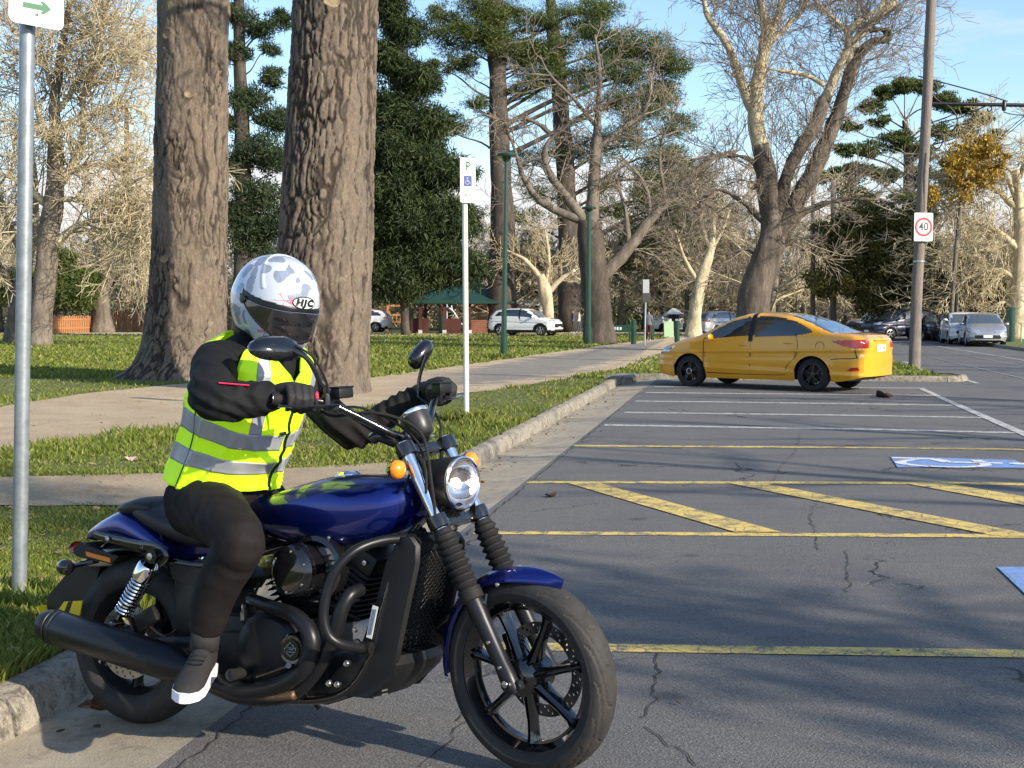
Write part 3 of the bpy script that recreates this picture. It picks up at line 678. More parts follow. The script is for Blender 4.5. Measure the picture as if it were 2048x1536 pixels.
bare_tree('leaning bare tree cut by the left edge of the picture', None, 58, [(30, 676, 46), (34, 620, 36), (44, 560, 28), (60, 480, 22), (70, 380, 14), (60, 280, 8)], [[(30, 590, 20), (-10, 520, 12), (-60, 480, 8)], [(50, 520, 16), (10, 430, 10), (-20, 330, 6)]],
          M_GREYBARK, M_TWIG, 33, twl=2.8, up=.05, droop=.1, rmin=.012, density=1.7, kn=6)
bare_tree('dark bare tree with long outstretched limbs behind the white mobility sign', None, 57, [(1200, 688, 66), (1196, 640, 56), (1192, 580, 54), (1186, 520, 54), (1180, 470, 50), (1176, 440, 40)],
          [[(1196, 560, 30), (1250, 505, 26), (1300, 440, 20), (1345, 390, 16), (1390, 345, 13), (1440, 310, 8), (1480, 300, 4)], [(1180, 460, 34), (1186, 400, 26), (1190, 320, 22), (1195, 250, 16), (1200, 150, 8), (1190, 70, 4)],
           [(1176, 450, 24), (1130, 390, 18), (1095, 340, 14), (1092, 295, 12), (1120, 262, 9), (1150, 240, 6), (1200, 215, 4)], [(1176, 445, 20), (1090, 410, 14), (1050, 360, 10), (1030, 300, 7), (1010, 250, 5)],
           [(1130, 390, 12), (1090, 330, 9), (1070, 320, 6), (1040, 330, 4)], [(1105, 270, 10), (1060, 240, 7), (1000, 240, 5), (940, 215, 3)], [(1192, 300, 14), (1240, 260, 10), (1290, 220, 7), (1310, 120, 4)], [(1260, 500, 14), (1250, 420, 9), (1230, 350, 6)],
           [(1190, 250, 10), (1150, 200, 7), (1100, 150, 5), (1080, 110, 3)], [(1300, 440, 10), (1290, 370, 7), (1240, 310, 5)], [(1345, 390, 9), (1400, 400, 6), (1450, 440, 4)], [(1330, 400, 8), (1320, 300, 6), (1360, 200, 4)]],
          M_DARKBARK, M_TWIG2, 41, twl=2.4, lev=2, rad=.035, up=.05, spread=1.0, density=1.0, rmin=.010, mt2=M_GREYBARK, kn=5)
bare_tree('tall forked bare tree with pale stems rising behind the yellow car', None, 44, [(1500, 668, 78), (1508, 600, 68), (1524, 540, 60), (1540, 490, 56), (1546, 455, 48), (1543, 420, 40), (1537, 380, 37), (1529, 330, 34), (1520, 290, 32)],
          [[(1520, 295, 33), (1510, 240, 32), (1514, 170, 28), (1526, 110, 26), (1535, 60, 24), (1522, 10, 16), (1515, -60, 12)], [(1535, 80, 18), (1560, 20, 15), (1580, -60, 12)], [(1538, 90, 12), (1580, 45, 9), (1620, 0, 7), (1650, -60, 5)],
           [(1516, 250, 22), (1488, 180, 20), (1458, 95, 16), (1420, 40, 13), (1405, -10, 10), (1400, -70, 6)], ['d', (1548, 470, 30), (1562, 400, 29), (1580, 335, 26), (1608, 285, 28), (1636, 240, 30), (1648, 195, 24)], [(1650, 200, 23), (1690, 110, 18), (1740, 50, 15), (1790, 0, 12), (1830, -60, 9)],
           ['d', (1550, 480, 38), (1590, 410, 38), (1622, 350, 35), (1655, 280, 32), (1685, 200, 27), (1705, 130, 24), (1740, 88, 18), (1778, 76, 13), (1765, 60, 9), (1740, 62, 6)], [(1700, 130, 16), (1700, 60, 12), (1755, 20, 9), (1800, -60, 6)], [(1650, 170, 12), (1610, 150, 9), (1550, 140, 6), (1500, 130, 4)],
           [(1710, 100, 10), (1690, 60, 8), (1650, 20, 6), (1600, -30, 4)], ['d', (1560, 480, 26), (1600, 430, 18), (1680, 400, 10), (1760, 400, 5)], ['d', (1545, 380, 14), (1500, 320, 9), (1440, 310, 6), (1380, 320, 4)], ['d', (1548, 460, 16), (1480, 400, 10), (1430, 380, 6), (1390, 420, 4)],
           ['d', (1550, 500, 12), (1590, 480, 7), (1640, 470, 4)], ['d', (1530, 520, 12), (1490, 500, 7), (1450, 510, 4)], ['d', (1580, 400, 10), (1540, 360, 6), (1500, 380, 4)]],
          M_SHADEDB, M_TWIG2, 43, twl=2.3, lev=2, rad=.022, up=.1, spread=.95, density=1.7, rmin=.008, mt2=M_PALE, wig=.2, kn=6)
bare_tree('pale bare tree with a bright trunk at the right edge of the picture', None, 68, [(2030, 690, 40), (2034, 620, 36), (2040, 540, 30), (2042, 460, 24), (2036, 400, 20), (2030, 340, 14)],
          [[(2038, 500, 16), (1990, 460, 12), (1940, 440, 8), (1890, 430, 5)], [(2036, 420, 14), (1990, 380, 10), (1930, 370, 7), (1880, 390, 4)], [(2034, 400, 12), (2000, 330, 8), (1950, 300, 5)], [(2036, 360, 12), (2060, 300, 8)], [(2036, 560, 12), (1990, 540, 9), (1930, 560, 6), (1890, 600, 4)],
           [(2034, 480, 10), (1980, 500, 8), (1920, 500, 5), (1880, 520, 3)], [(2038, 440, 12), (2090, 400, 8)], [(2036, 600, 8), (1990, 610, 6), (1950, 640, 4)], [(2030, 350, 8), (1980, 310, 6), (1900, 330, 4)]],
          M_PALE, M_TWIG, 47, twl=3.2, lev=2, rad=.035, up=0, droop=.1, spread=1.0, density=2.0, rmin=.014, mt2=M_PALE, kn=6)
bare_tree('slim tan leaning trunk standing just left of the yellow car', None, 72, [(1386, 684, 34), (1388, 640, 28), (1396, 590, 26), (1408, 540, 22), (1420, 500, 16), (1428, 440, 10)], [[(1400, 570, 12), (1370, 520, 8), (1350, 460, 5)], [(1412, 520, 12), (1440, 470, 7), (1460, 420, 4)], [(1420, 500, 9), (1400, 440, 6), (1390, 380, 4)]],
          M_PALE, M_TWIG2, 49, twl=2.4, up=.1, rmin=.012, density=1.5)
bare_tree('pair of sunlit pale trunks just behind the parked white car', None, 84, [(1094, 656, 26), (1096, 620, 24), (1090, 580, 26), (1080, 550, 18)], [[(1092, 590, 14), (1120, 560, 10), (1150, 540, 6)], [(1084, 560, 12), (1050, 520, 8), (1010, 500, 5)], [(1090, 580, 10), (1098, 520, 7), (1090, 460, 4)]],
          M_PALE, M_TWIG, 51, twl=2.6, rmin=.014, density=1.5)

# ---- conifers
def conifer(label, Y, trunk, clumps, mt, mf, seed, n=60, ln=.3, wd=.06, flat=.6, hang=0, group=None, name='conifer', branches=True, jit=1.0, tb=0, up=.25):
    """trunk in photo pixels at depth Y; clumps: (px, py, radius_px, count) blobs of foliage spread in depth"""
    T = limb(trunk, Y); base = Vector((T[0][0].x, Y, ZL)); root = empty(name, base, 0, label, 'tree', group)
    m = MB(); pts = [p - base for p, r in T]; pts[0].z = -.1; m.tube(pts, [r for p, r in T], 14, n=4); R = random.Random(seed)
    tr = m.build('trunk', mt, root, angle=0); displace_bark(tr, T[0][1]); C = []; Rr = []; g = Grower(seed)
    for (px, py, rp, cnt) in clumps:
        c0 = P(px, py, Y) - base; s = rp * Y / CF
        if branches:                                # one curved limb to the clump, twigs inside it
            zq = [q.z for q in pts]; zz_ = min(max(c0.z - .3 * abs(c0.x - pts[0].x) - R.uniform(.3, 1.5), 1.5), zq[-1]); a = Vector((float(np.interp(zz_, zq, [q.x for q in pts])), 0, zz_)); cc = c0 + Vector((R.uniform(-.3, .3) * s, R.uniform(-.7, .7) * s, -.2 * s)); L = (cc - a).length; w = .03 + .013 * L
            lp = spline([a, a.lerp(cc, .35) + Vector((0, 0, .05 * L + R.uniform(-.3, .3))), a.lerp(cc, .7) + Vector((0, R.uniform(-.2, .2) * L * .3, R.uniform(-.05, .12) * L)), cc], 3)
            for q0, q1, f0 in zip(lp, lp[1:], np.linspace(1, .35, len(lp) - 1)): g.S.append((*q0, *q1, w * f0, w * f0 * .88))
        for i in range(int(cnt * 3.4)):
            o = Vector((R.gauss(0, 1), R.gauss(0, 1), R.gauss(0, 1))); o = o.normalized() * (R.random() ** .4) * s * 1.12; o.z *= .62 if flat < .8 else 1
            c = c0 + o; C.append(tuple(c)); Rr.append(min(s * R.uniform(.36, .66), 1.15))
            if branches and i % 3 == 0: mid = cc.lerp(c, .5) + Vector((0, 0, -.08 * s)); g.S.append((*cc, *mid, .04, .03)); g.S.append((*mid, *c, .03, .012))
    if g.S: crown_obj(g, root, mt, 'branches', sides=4)
    needles('crown', C, Rr, n, ln, wd, mf, root, seed, flat, hang, up, tb); return root
conifer('dense dark spruce filling the gap right of the big trunk behind the rider', 79, [(811, 660, 17), (808, 600, 18), (800, 500, 20), (800, 300, 20), (800, 100, 18), (800, -120, 12)],
        [(790, 545, 75, 46), (870, 520, 62, 36), (760, 470, 60, 30), (845, 440, 80, 50), (910, 440, 50, 20), (780, 380, 70, 40), (860, 340, 62, 34), (915, 345, 34, 10), (785, 300, 64, 34), (850, 250, 52, 24), (775, 215, 50, 24), (830, 160, 44, 18), (775, 120, 45, 20), (805, 60, 40, 16), (770, 10, 45, 16), (800, -70, 40, 14), (940, 540, 40, 14), (700, 500, 70, 24), (700, 300, 70, 24), (700, 100, 50, 16)],
        M_DARKBARK, M_SPRUCE, 61, n=90, ln=.34, wd=.075, flat=.75, hang=.5, up=0, name='spruce_tree')
conifer('tall dark pine with a black trunk between the two big pine trunks', 70, [(482, 664, 34), (484, 500, 32), (486, 300, 30), (480, 150, 26), (478, 0, 20), (478, -150, 12)],
        [(470, 30, 34, 10), (520, 60, 34, 9), (560, 40, 24, 6), (470, 110, 30, 9), (500, 200, 40, 13), (548, 240, 34, 12), (540, 160, 28, 6), (520, 300, 46, 18), (560, 330, 34, 10), (470, 330, 34, 12), (510, 390, 46, 18), (470, 430, 36, 14), (545, 440, 40, 16), (500, 480, 46, 18), (460, 250, 26, 7), (540, 100, 20, 4), (480, -60, 60, 18), (560, 520, 40, 12)],
        M_DARKBARK, M_CYP, 62, n=75, ln=.22, wd=.06, flat=.55, name='pine_tree')
conifer('big spreading pine whose flat crown tops the centre of the picture', 86, [(1008, 660, 62), (1004, 560, 56), (1004, 400, 46), (1000, 300, 42), (996, 180, 38), (992, 60, 34), (990, -60, 26), (985, -200, 14)],
        [(900, 75, 44, 14), (960, 70, 50, 18), (985, 30, 40, 12), (920, 130, 34, 9), (1010, 90, 50, 16), (1060, 110, 46, 16), (1110, 100, 44, 14), (1180, 60, 44, 14), (1240, 90, 50, 18), (1300, 100, 44, 16), (1340, 130, 36, 12), (1270, 150, 44, 12), (1150, 160, 50, 12), (1080, 150, 40, 9), (1330, 180, 40, 10), (1200, 20, 40, 8), (1110, 30, 40, 8), (960, 10, 40, 10), (1060, 40, 34, 8), (1200, 130, 44, 12), (890, 30, 34, 7), (1010, 20, 34, 8), (870, 140, 24, 5), (960, 210, 30, 5), (900, 250, 34, 7), (1060, 180, 34, 6)],
        M_DARKBARK, M_PINE, 63, n=100, ln=.2, wd=.05, flat=.5, name='pine_tree', tb=.02)
conifer('second pine with a sunlit upper stem behind the spreading pine', 92, [(1140, 660, 48), (1138, 500, 44), (1132, 350, 38), (1122, 220, 34), (1115, 120, 30), (1104, 40, 24), (1096, -60, 16)],
        [(1180, 20, 40, 8), (1230, 200, 50, 12), (1320, 190, 40, 8), (1290, 230, 50, 12), (1350, 250, 40, 10), (1240, 280, 50, 12), (1330, 310, 46, 12), (1290, 350, 50, 10), (1380, 350, 44, 12), (1350, 420, 40, 12), (1410, 400, 40, 12), (1300, 400, 40, 8), (1420, 450, 34, 8), (1230, 420, 34, 5), (1180, 300, 44, 9), (1120, 300, 36, 6), (1200, 370, 40, 7), (1080, 380, 40, 6), (1040, 430, 40, 6), (1060, 320, 40, 5)],
        M_DARKBARK, M_PINE, 64, n=100, ln=.2, wd=.05, flat=.5, name='pine_tree', tb=-.02)
conifer('broad green pine crown filling the gap between the dark bare tree and the forked tree', 98, [(1330, 655, 26), (1330, 500, 22), (1325, 380, 16)],
        [(1280, 470, 50, 12), (1340, 440, 50, 14), (1390, 470, 50, 14), (1430, 430, 40, 9), (1360, 500, 60, 14), (1300, 380, 44, 9), (1370, 370, 44, 10), (1250, 520, 50, 10), (1440, 500, 40, 9), (1340, 320, 34, 5)],
        M_DARKBARK, M_PINE, 70, n=90, ln=.22, wd=.07, flat=.6, name='pine_tree', tb=-.02)
conifer('rounded dark pine low behind the pavilion and the lamp post', 104, [(1050, 655, 26), (1050, 560, 20)], [(1040, 560, 50, 12), (1080, 520, 44, 10), (1000, 530, 44, 9), (1060, 480, 40, 7), (960, 560, 40, 8)], M_DARKBARK, M_CYP, 71, n=80, ln=.24, wd=.08, flat=.7, name='pine_tree')
conifer('tall dark conifer at the back between the left sign post and the first big trunk', 106, [(250, 650, 20), (252, 400, 14), (254, 200, 8)], [(250, 560, 40, 9), (245, 480, 36, 8), (255, 400, 34, 7), (250, 330, 28, 5), (260, 560, 34, 6), (180, 540, 40, 8)], M_DARKBARK, M_CYP, 72, n=70, ln=.24, wd=.08, flat=.7, name='conifer')
conifer('flat topped cedar rising beyond the speed sign pole', 92, [(1810, 640, 26), (1812, 480, 24), (1818, 360, 20), (1816, 290, 18), (1810, 240, 12)],
        [(1740, 215, 22, 6), (1700, 250, 20, 5), (1960, 235, 20, 6), (1990, 270, 16, 4), (1690, 300, 22, 6), (1880, 260, 26, 7), (1660, 350, 22, 5), (1690, 375, 26, 7), (1900, 360, 26, 7), (1950, 330, 24, 6), (1850, 400, 26, 7), (1810, 172, 24, 10), (1850, 176, 24, 10), (1770, 185, 20, 7), (1890, 205, 26, 11), (1930, 215, 22, 8), (1950, 245, 16, 5), (1790, 280, 30, 10), (1740, 300, 26, 8), (1840, 300, 26, 8), (1930, 265, 22, 7), (1960, 280, 18, 6), (1720, 345, 28, 9), (1770, 350, 26, 8), (1850, 350, 26, 7), (1920, 320, 24, 7), (1760, 240, 20, 4), (1720, 395, 26, 8), (1800, 395, 26, 7)],
        M_DARKBARK, M_PINE, 65, n=75, ln=.2, wd=.09, flat=.35, name='cedar_tree', tb=-.03)
conifer('broad olive green evergreen behind the speed sign pole', 72, [(1770, 680, 30), (1770, 560, 26), (1770, 460, 18)],
        [(1740, 450, 40, 20), (1700, 430, 30, 10), (1660, 470, 34, 9), (1650, 560, 34, 9), (1850, 440, 30, 9), (1790, 460, 44, 22), (1830, 500, 40, 20), (1720, 500, 40, 18), (1770, 540, 44, 20), (1700, 560, 30, 12), (1830, 570, 40, 18), (1680, 520, 26, 8), (1750, 600, 40, 14)],
        M_DARKBARK, M_OLIVE, 66, n=80, ln=.17, wd=.10, flat=.8, name='evergreen_tree', tb=.16)
conifer('tree with golden yellow autumn leaves above the bare branches at right', 66, [(1900, 660, 9), (1912, 500, 8), (1925, 380, 6)], [(1935, 312, 30, 8), (1975, 300, 22, 5), (1905, 335, 24, 5), (1860, 388, 22, 4), (1965, 345, 30, 5), (1925, 370, 30, 4), (1995, 325, 20, 3)],
        M_GREYBARK, M_GOLD, 67, n=60, ln=.13, wd=.11, flat=.8, name='golden_tree')
conifer('dark leafy tree behind the silver car', 70, [(1935, 690, 26), (1935, 620, 24), (1938, 560, 18)], [(1925, 560, 34, 14), (1900, 600, 30, 10), (1950, 620, 34, 14), (1985, 630, 26, 10), (1985, 580, 24, 6), (1870, 560, 24, 7)], M_DARKBARK, M_OLIVE, 68, n=90, ln=.16, wd=.1, flat=.8, name='leafy_tree', tb=-.1)
conifer('green bushy conifer behind the grey trunk at left', 88, [(120, 652, 26), (122, 600, 22), (124, 560, 14)], [(110, 560, 40, 20), (150, 590, 38, 18), (90, 600, 34, 14), (170, 560, 26, 8), (120, 520, 28, 8), (20, 580, 50, 16)], M_DARKBARK, M_BUSH, 69, n=90, ln=.3, wd=.08, flat=.7, name='conifer')
bare_tree('stout grey trunk with drooping pale branches in front of the orange fence', None, 90, [(206, 652, 44), (205, 625, 34), (204, 600, 36), (204, 570, 26), (206, 500, 14)], [[(204, 590, 16), (240, 540, 9), (290, 560, 5)], [(204, 580, 14), (160, 520, 8), (110, 530, 5)], [(206, 540, 12), (260, 470, 7), (310, 500, 4)], [(206, 540, 12), (200, 460, 7), (240, 400, 4)]],
          M_GREYBARK, M_TWIG, 53, twl=3.4, up=-.05, droop=.25, rmin=.015, density=1.6)
# ---- far bare trees, individuals sharing three meshes
protos = []
for s in range(4):
    g = Grower(100 + s); r = empty('bare_tree'); h = 11 + s
    m = MB(); pts = [Vector((0, 0, -.1)), Vector((.1, 0, 2)), Vector((.2 * s, .1, h * .4)), Vector((.1, .2, h * .7))]; m.tube(pts, [.34, .27, .2, .08], 8, n=3); m.build('trunk', (M_GREYBARK, M_PALE)[s % 2], r, angle=0)
    for k in range(15):
        f = .12 + .84 * k / 15; p = Vector((.15 * s * f, .1 * f, h * .7 * f)); a = k * 2.4 + s
        g.go(p, (math.cos(a), math.sin(a), .35 + f * .7), h * (.62 - .25 * f), .1 * (1.2 - f), 3, .05, .2, 6, .3, .9, .5, None, .016, .2, .08)
    crown_obj(g, r, (M_TWIG, M_TWIG2)[s % 2], 'crown'); protos.append(r)
far = [(1330, 96, 0), (1370, 100, 1), (1450, 104, 2), (1490, 92, 3), (1290, 108, 0), (1560, 98, 1), (1610, 92, 2), (1650, 104, 0), (1240, 104, 3), (1060, 100, 2), (1130, 108, 0), (1000, 112, 1), (900, 108, 0), (960, 106, 2), (820, 112, 3), (740, 108, 0),
       (560, 106, 1), (620, 112, 2), (330, 108, 0), (270, 98, 2), (60, 104, 0), (-30, 98, 2), (140, 110, 1), (1690, 106, 0), (1860, 108, 2), (1890, 98, 0), (1960, 96, 2), (2010, 98, 0), (2070, 92, 1), (1720, 110, 2), (180, 100, 2), (240, 112, 0), (0, 92, 0), (460, 112, 3), (400, 108, 2), (1820, 112, 2), (1400, 92, 0), (1540, 86, 2), (1200, 98, 2), (1020, 96, 0)]
for i, (px, Y, k) in enumerate(far):
    o = protos[k] if (k not in [f[2] for f in far[:i]]) else copy_tree(protos[k])
    q = P(px, 622, Y); o.location = (q.x, Y, ZL); o.rotation_euler = (0, 0, i * 1.7); sc = .62 + .35 * ((i * 37) % 10) / 10; o.scale = (sc * 1.2, sc * 1.2, sc)
    tag(o, 'bare winter tree in the far belt of bare trees across the park', 'tree', 'bare trees at the far side of the park')
# far wood closing the horizon
C = []; R = random.Random(9)
for i in range(620):
    a = R.uniform(-.55, .58); Y = R.uniform(118, 150); C.append((a * Y, Y, R.uniform(.5, 4.2)))
tag(needles('distant_undergrowth', C, 2.6, 46, .5, .3, M_OLIVE, None, 5, .8), kind='stuff')
C = []
for i in range(330):
    a = R.uniform(-.6, .62); Y = R.uniform(150, 175); C.append((a * Y, Y, abs(R.gauss(0, 1)) * 3.2 + 1.5))
tag(needles('distant_wood', C, 3.4, 50, .8, .4, M_CYP, None, 6, .9), kind='stuff')
g = Grower(77)
for i in range(240):
    a = R.uniform(-.5, .56); Y = R.uniform(100, 128); g.go((a * Y, Y, 0), (R.gauss(0, .4), R.gauss(0, .3), 1), R.uniform(5, 12.5), .10, 2, .08, .22, 7, .35, .9, .5, None, .02, .1, .06)
tag(crown_obj(g, None, M_TWIG, 'distant_thicket'), kind='stuff')
# trees across the road whose shadows fall over the bays (outside the picture at the right)
def street_tree(x, y, h, seed, label, dense=False):
    r = empty('street_tree', (x, y, ZL), 0, label, 'tree', None if dense else 'street trees across the road'); m = MB(); m.tube([(0, 0, -.1), (.1, 0, h * .3), (0, .15, h * .6), (.1, .1, h)], [.26, .2, .13, .03], 8, n=3); m.build('trunk', M_GREYBARK, r, angle=0)
    g = Grower(seed)
    for k in range(11 if not dense else 20):
        f = (.28 if not dense else .4) + .68 * k / 11 * (1 if not dense else .55); a = k * 2.4; g.go((.05, .05, h * min(f, .98)), (math.cos(a), math.sin(a), .5), h * (.42 - .2 * f) * (1 if not dense else .45), .12 * (1.25 - f), 1, .08, .2, 4, .3, .8, .5, None, .012, .3)
    crown_obj(g, r, M_TWIG2, 'crown')
    if dense: needles('foliage', [(1.0 * math.cos(a * 2.4) * (.35 + .5 * ((a * 7) % 5) / 5), 1.0 * math.sin(a * 2.4) * (.35 + .5 * ((a * 7) % 5) / 5), h * .36 + h * .6 * a / 70) for a in range(70)], .70, 48, .16, .07, M_SPRUCE, r, seed, .8)
street_tree(11.2, -2.6, 10.6, 5, 'dense young evergreen street tree outside the picture at the right', True)
for i, (x, y, h) in enumerate([(14.6, 1.2, 9.5), (16.0, 5.4, 9), (18.5, -1.2, 9), (19.5, 9.5, 9.5), (19.5, -4.6, 9), (24, 1.5, 10), (29, -2, 10), (31, 8, 10), (38, 3, 11), (40, 14, 11), (21, 10.5, 14), (28, 21, 15), (35, 27, 16), (33, 15, 14), (16.5, -13, 8), (47, 10, 11)]):
    street_tree(x, y, h, 300 + i, 'bare street tree across the road, outside the picture at the right')
# ------------------------------------------------------------ grass blades (nobody could count them)
def m_grass():
    t = NT('grass_blades', .55); v = t.attr('tone'); p = t.noise(.8, 4, .6)
    a = t.ramp(v, [(.0, (.075, .105, .016)), (.5, (.165, .215, .030)), (.8, (.30, .32, .07)), (1., (.45, .37, .17))])
    t.col(t.mix(t.ramp(p, [(.4, 0.), (.75, .5)]), a, (.20, .19, .055))); t.b.inputs['Specular IOR Level'].default_value = .25
    tr = t.n.new('ShaderNodeBsdfTranslucent'); ms = t.n.new('ShaderNodeMixShader'); ms.inputs[0].default_value = .35; t.l.new(t.b.inputs['Base Color'].links[0].from_socket, tr.inputs[0])
    t.l.new(t.b.outputs[0], ms.inputs[1]); t.l.new(tr.outputs[0], ms.inputs[2]); t.l.new(ms.outputs[0], t.n['Material Output'].inputs[0]); return t.m
M_GRASS = m_grass()
def blades(name, x, y, h, w, seed, z=ZL, mt=None, simple=False):
    g = np.random.default_rng(seed); n = len(x); a = g.uniform(0, 6.283, n); b = g.uniform(0, 6.283, n); ln = g.uniform(.15, .75, n) * h
    sx_, sy = np.cos(a) * w / 2, np.sin(a) * w / 2; lx, ly = np.cos(b) * ln, np.sin(b) * ln; z0 = np.full(n, z - .01)
    v = [np.stack([x - sx_, y - sy, z0], 1), np.stack([x + sx_, y + sy, z0], 1), np.stack([x + sx_ * .7 + lx * .35, y + sy * .7 + ly * .35, z0 + h * .6], 1), np.stack([x - sx_ * .7 + lx * .35, y - sy * .7 + ly * .35, z0 + h * .6], 1), np.stack([x + lx, y + ly, z0 + h], 1)]
    V = np.stack(v, 1).reshape(-1, 3); b0 = (np.arange(n) * 5)[:, None]
    F = np.concatenate([b0 + np.array([[0, 1, 2]]), b0 + np.array([[0, 2, 4]])], 0)
    if simple: V = np.stack([v[0], v[1], v[4]], 1).reshape(-1, 3); F = np.arange(n * 3).reshape(-1, 3)
    o = mesh_obj(name, V, F, mt or M_GRASS); tone = np.tile(np.clip(g.beta(2, 3.2, n) + (g.random(n) < .06) * .5, 0, 1), 1 if simple else 2)
    at = o.data.attributes.new('tone', 'FLOAT', 'FACE'); at.data.foreach_set('value', tone.astype(np.float32)); return tag(o, kind='stuff')
def lawn_points(n, y0, y1, seed, extra=None):
    g = np.random.default_rng(seed); y = 1 / (1 / y0 + g.random(n) * (1 / y1 - 1 / y0)); x = (g.random(n) * .96 - .47) * y
    u = (x - KO.x) * KD.x + (y - KO.y) * KD.y; v = (x - KO.x) * KN.x + (y - KO.y) * KN.y
    ok = ((v < -.14) | ((u > UE + .14) & (v < 6.6))) & ~((u > UE + 2.2) & (u < UE + 3.4) & (v > 3.5))
    x, y, u, v = x[ok], y[ok], u[ok], v[ok]
    # worn places: the paths with ragged rims
    jx = x + .10 * vnoise(x * 2, y * 2, 0) + g.normal(0, .05, len(x)); jy = y + .12 * vnoise(x * 2, y * 2, 7) + g.normal(0, .05, len(x))
    k = ~inpoly(jx, jy, POLY1) & ~inpoly(jx, jy, POLY2); k &= (fbm(x * .9, y * .9, 0, 3, 4) > -.5) | (g.random(len(x)) < .35)
    return x[k], y[k], u[k], v[k], g
x, y, u, v, g = lawn_points(400000, 3.6, 30, 1)
edge = np.exp(-np.clip(-v - .14, 0, 9) / .35); tall = np.clip(.5 + fbm(x * 1.1, y * 1.1, 0, 3, 8), 0, 1.4)
h = (.022 + .034 * tall * g.uniform(.5, 1.2, len(x)) + .035 * edge * g.random(len(x))) * np.where(y > 9, 1.1, 1.0)
blades('grass', x, y, h, .0045 + .0011 * y, 2)
x, y, u, v, g = lawn_points(95000, 26, 85, 3); blades('grass', x, y, .05 + .06 * g.random(len(x)), .04 + .0016 * y, 4, simple=True)
# tufts round the posts and along the kerb
def tuft(px, py, n, r, h, seed):
    p = G(px, py, True); g = np.random.default_rng(seed); a = g.uniform(0, 6.28, n); q = r * np.sqrt(g.random(n)); return p.x + q * np.cos(a), p.y + q * np.sin(a), g.uniform(.4, 1, n) * h
X = []; 
for i, tt in enumerate([(35, 1200, 700, .28, .11), (933, 840, 700, .3, .17), (860, 870, 900, .6, .13), (1000, 850, 800, .5, .13), (700, 850, 900, .6, .12), (780, 900, 900, .6, .11), (1007, 717, 300, .3, .2), (330, 870, 900, .7, .12), (200, 890, 900, .7, .10), (90, 905, 700, .6, .1)]): X.append(tuft(*tt, i))
x = np.concatenate([a for a, b, c in X]); y = np.concatenate([b for a, b, c in X]); h = np.concatenate([c for a, b, c in X])
vv = (x - KO.x) * KN.x + (y - KO.y) * KN.y; k = vv < -.13; blades('grass_tufts', x[k], y[k], h[k], .006 + .0009 * y[k], 9)
# island grass
g = np.random.default_rng(12); n = 16000; u = UE + .2 + g.random(n) * 30; v = 6.62 - g.random(n) * 3.2; nose = g.random(3000); 
x = KO.x + KD.x * u + KN.x * v; y = KO.y + KD.y * u + KN.y * v; k = ~((u > UE + 2.1) & (u < UE + 3.5)); blades('grass', x[k], y[k], .05 + .1 * g.random(k.sum()), .04, 13)
# ------------------------------------------------------------ vehicles
M_TYRE = mat('tyre_rubber', (.018, .018, .019), .75, spec=.35, noise=(14, .25), bump=(120, .0006))
M_BLK = mat('black_satin', (.008, .008, .009), .38, spec=.5)
M_PLAST = mat('black_trim_plastic', (.015, .015, .016), .6)
M_GLASS = mat('dark_tinted_glass', (.022, .028, .030), .03, spec=1, coat=1)
M_GLASS2 = mat('light_windscreen_glass', (.06, .075, .085), .03, spec=1, coat=1)
M_ALLOY = mat('silver_alloy', (.55, .55, .56), .3, 1); M_RIMB = mat('black_alloy', (.02, .02, .021), .28, .4, coat=.4)
M_CHROME = mat('chrome', (.82, .82, .84), .08, 1); M_RED = mat('red_lamp_glass', (.42, .008, .01), .08, coat=1); M_LAMP = mat('clear_lamp_glass', (.55, .58, .6), .08, .6, coat=1)
M_PLATEW = mat('white_plate', (.75, .76, .78), .4); M_INK = mat('dark_blue_print', (.02, .03, .10), .5)
M_AMBER = mat('amber_lamp_glass', (.85, .24, .01), .08, coat=1)
def paint(name, c, metal=.15): return mat(name, c, .32, metal, coat=1, noise=(2.2, .04), bump=(2.0, .0015))
def text_obj(txt, name, size, m, parent, mw, extrude=.0006, align='CENTER', stretch=1.0, shear=0, space=1.0, bold=0):
    """lettering turned into a mesh; mw places it (x right, y up, z out)"""
    c = bpy.data.curves.new(name, 'FONT'); c.body = txt; c.size = size; c.align_x = align; c.align_y = 'CENTER'; c.extrude = extrude; c.shear = shear; c.space_character = space; c.offset = bold; c.resolution_u = 3
    t = bpy.data.objects.new(name, c); COL.objects.link(t); bpy.context.view_layer.update()
    me = bpy.data.meshes.new_from_object(t.evaluated_get(bpy.context.evaluated_depsgraph_get())); bpy.data.objects.remove(t)
    me.transform(Matrix.Diagonal((stretch, 1, 1, 1))); me.transform(mw); me.materials.clear(); me.materials.append(m)
    o = bpy.data.objects.new(name, me); COL.objects.link(o); o.parent = parent; return o
def ip(x, pts): 
    xs = [p[0] for p in pts]; return float(np.interp(x, xs, [p[1] for p in pts]))
_wheel_cache = {}
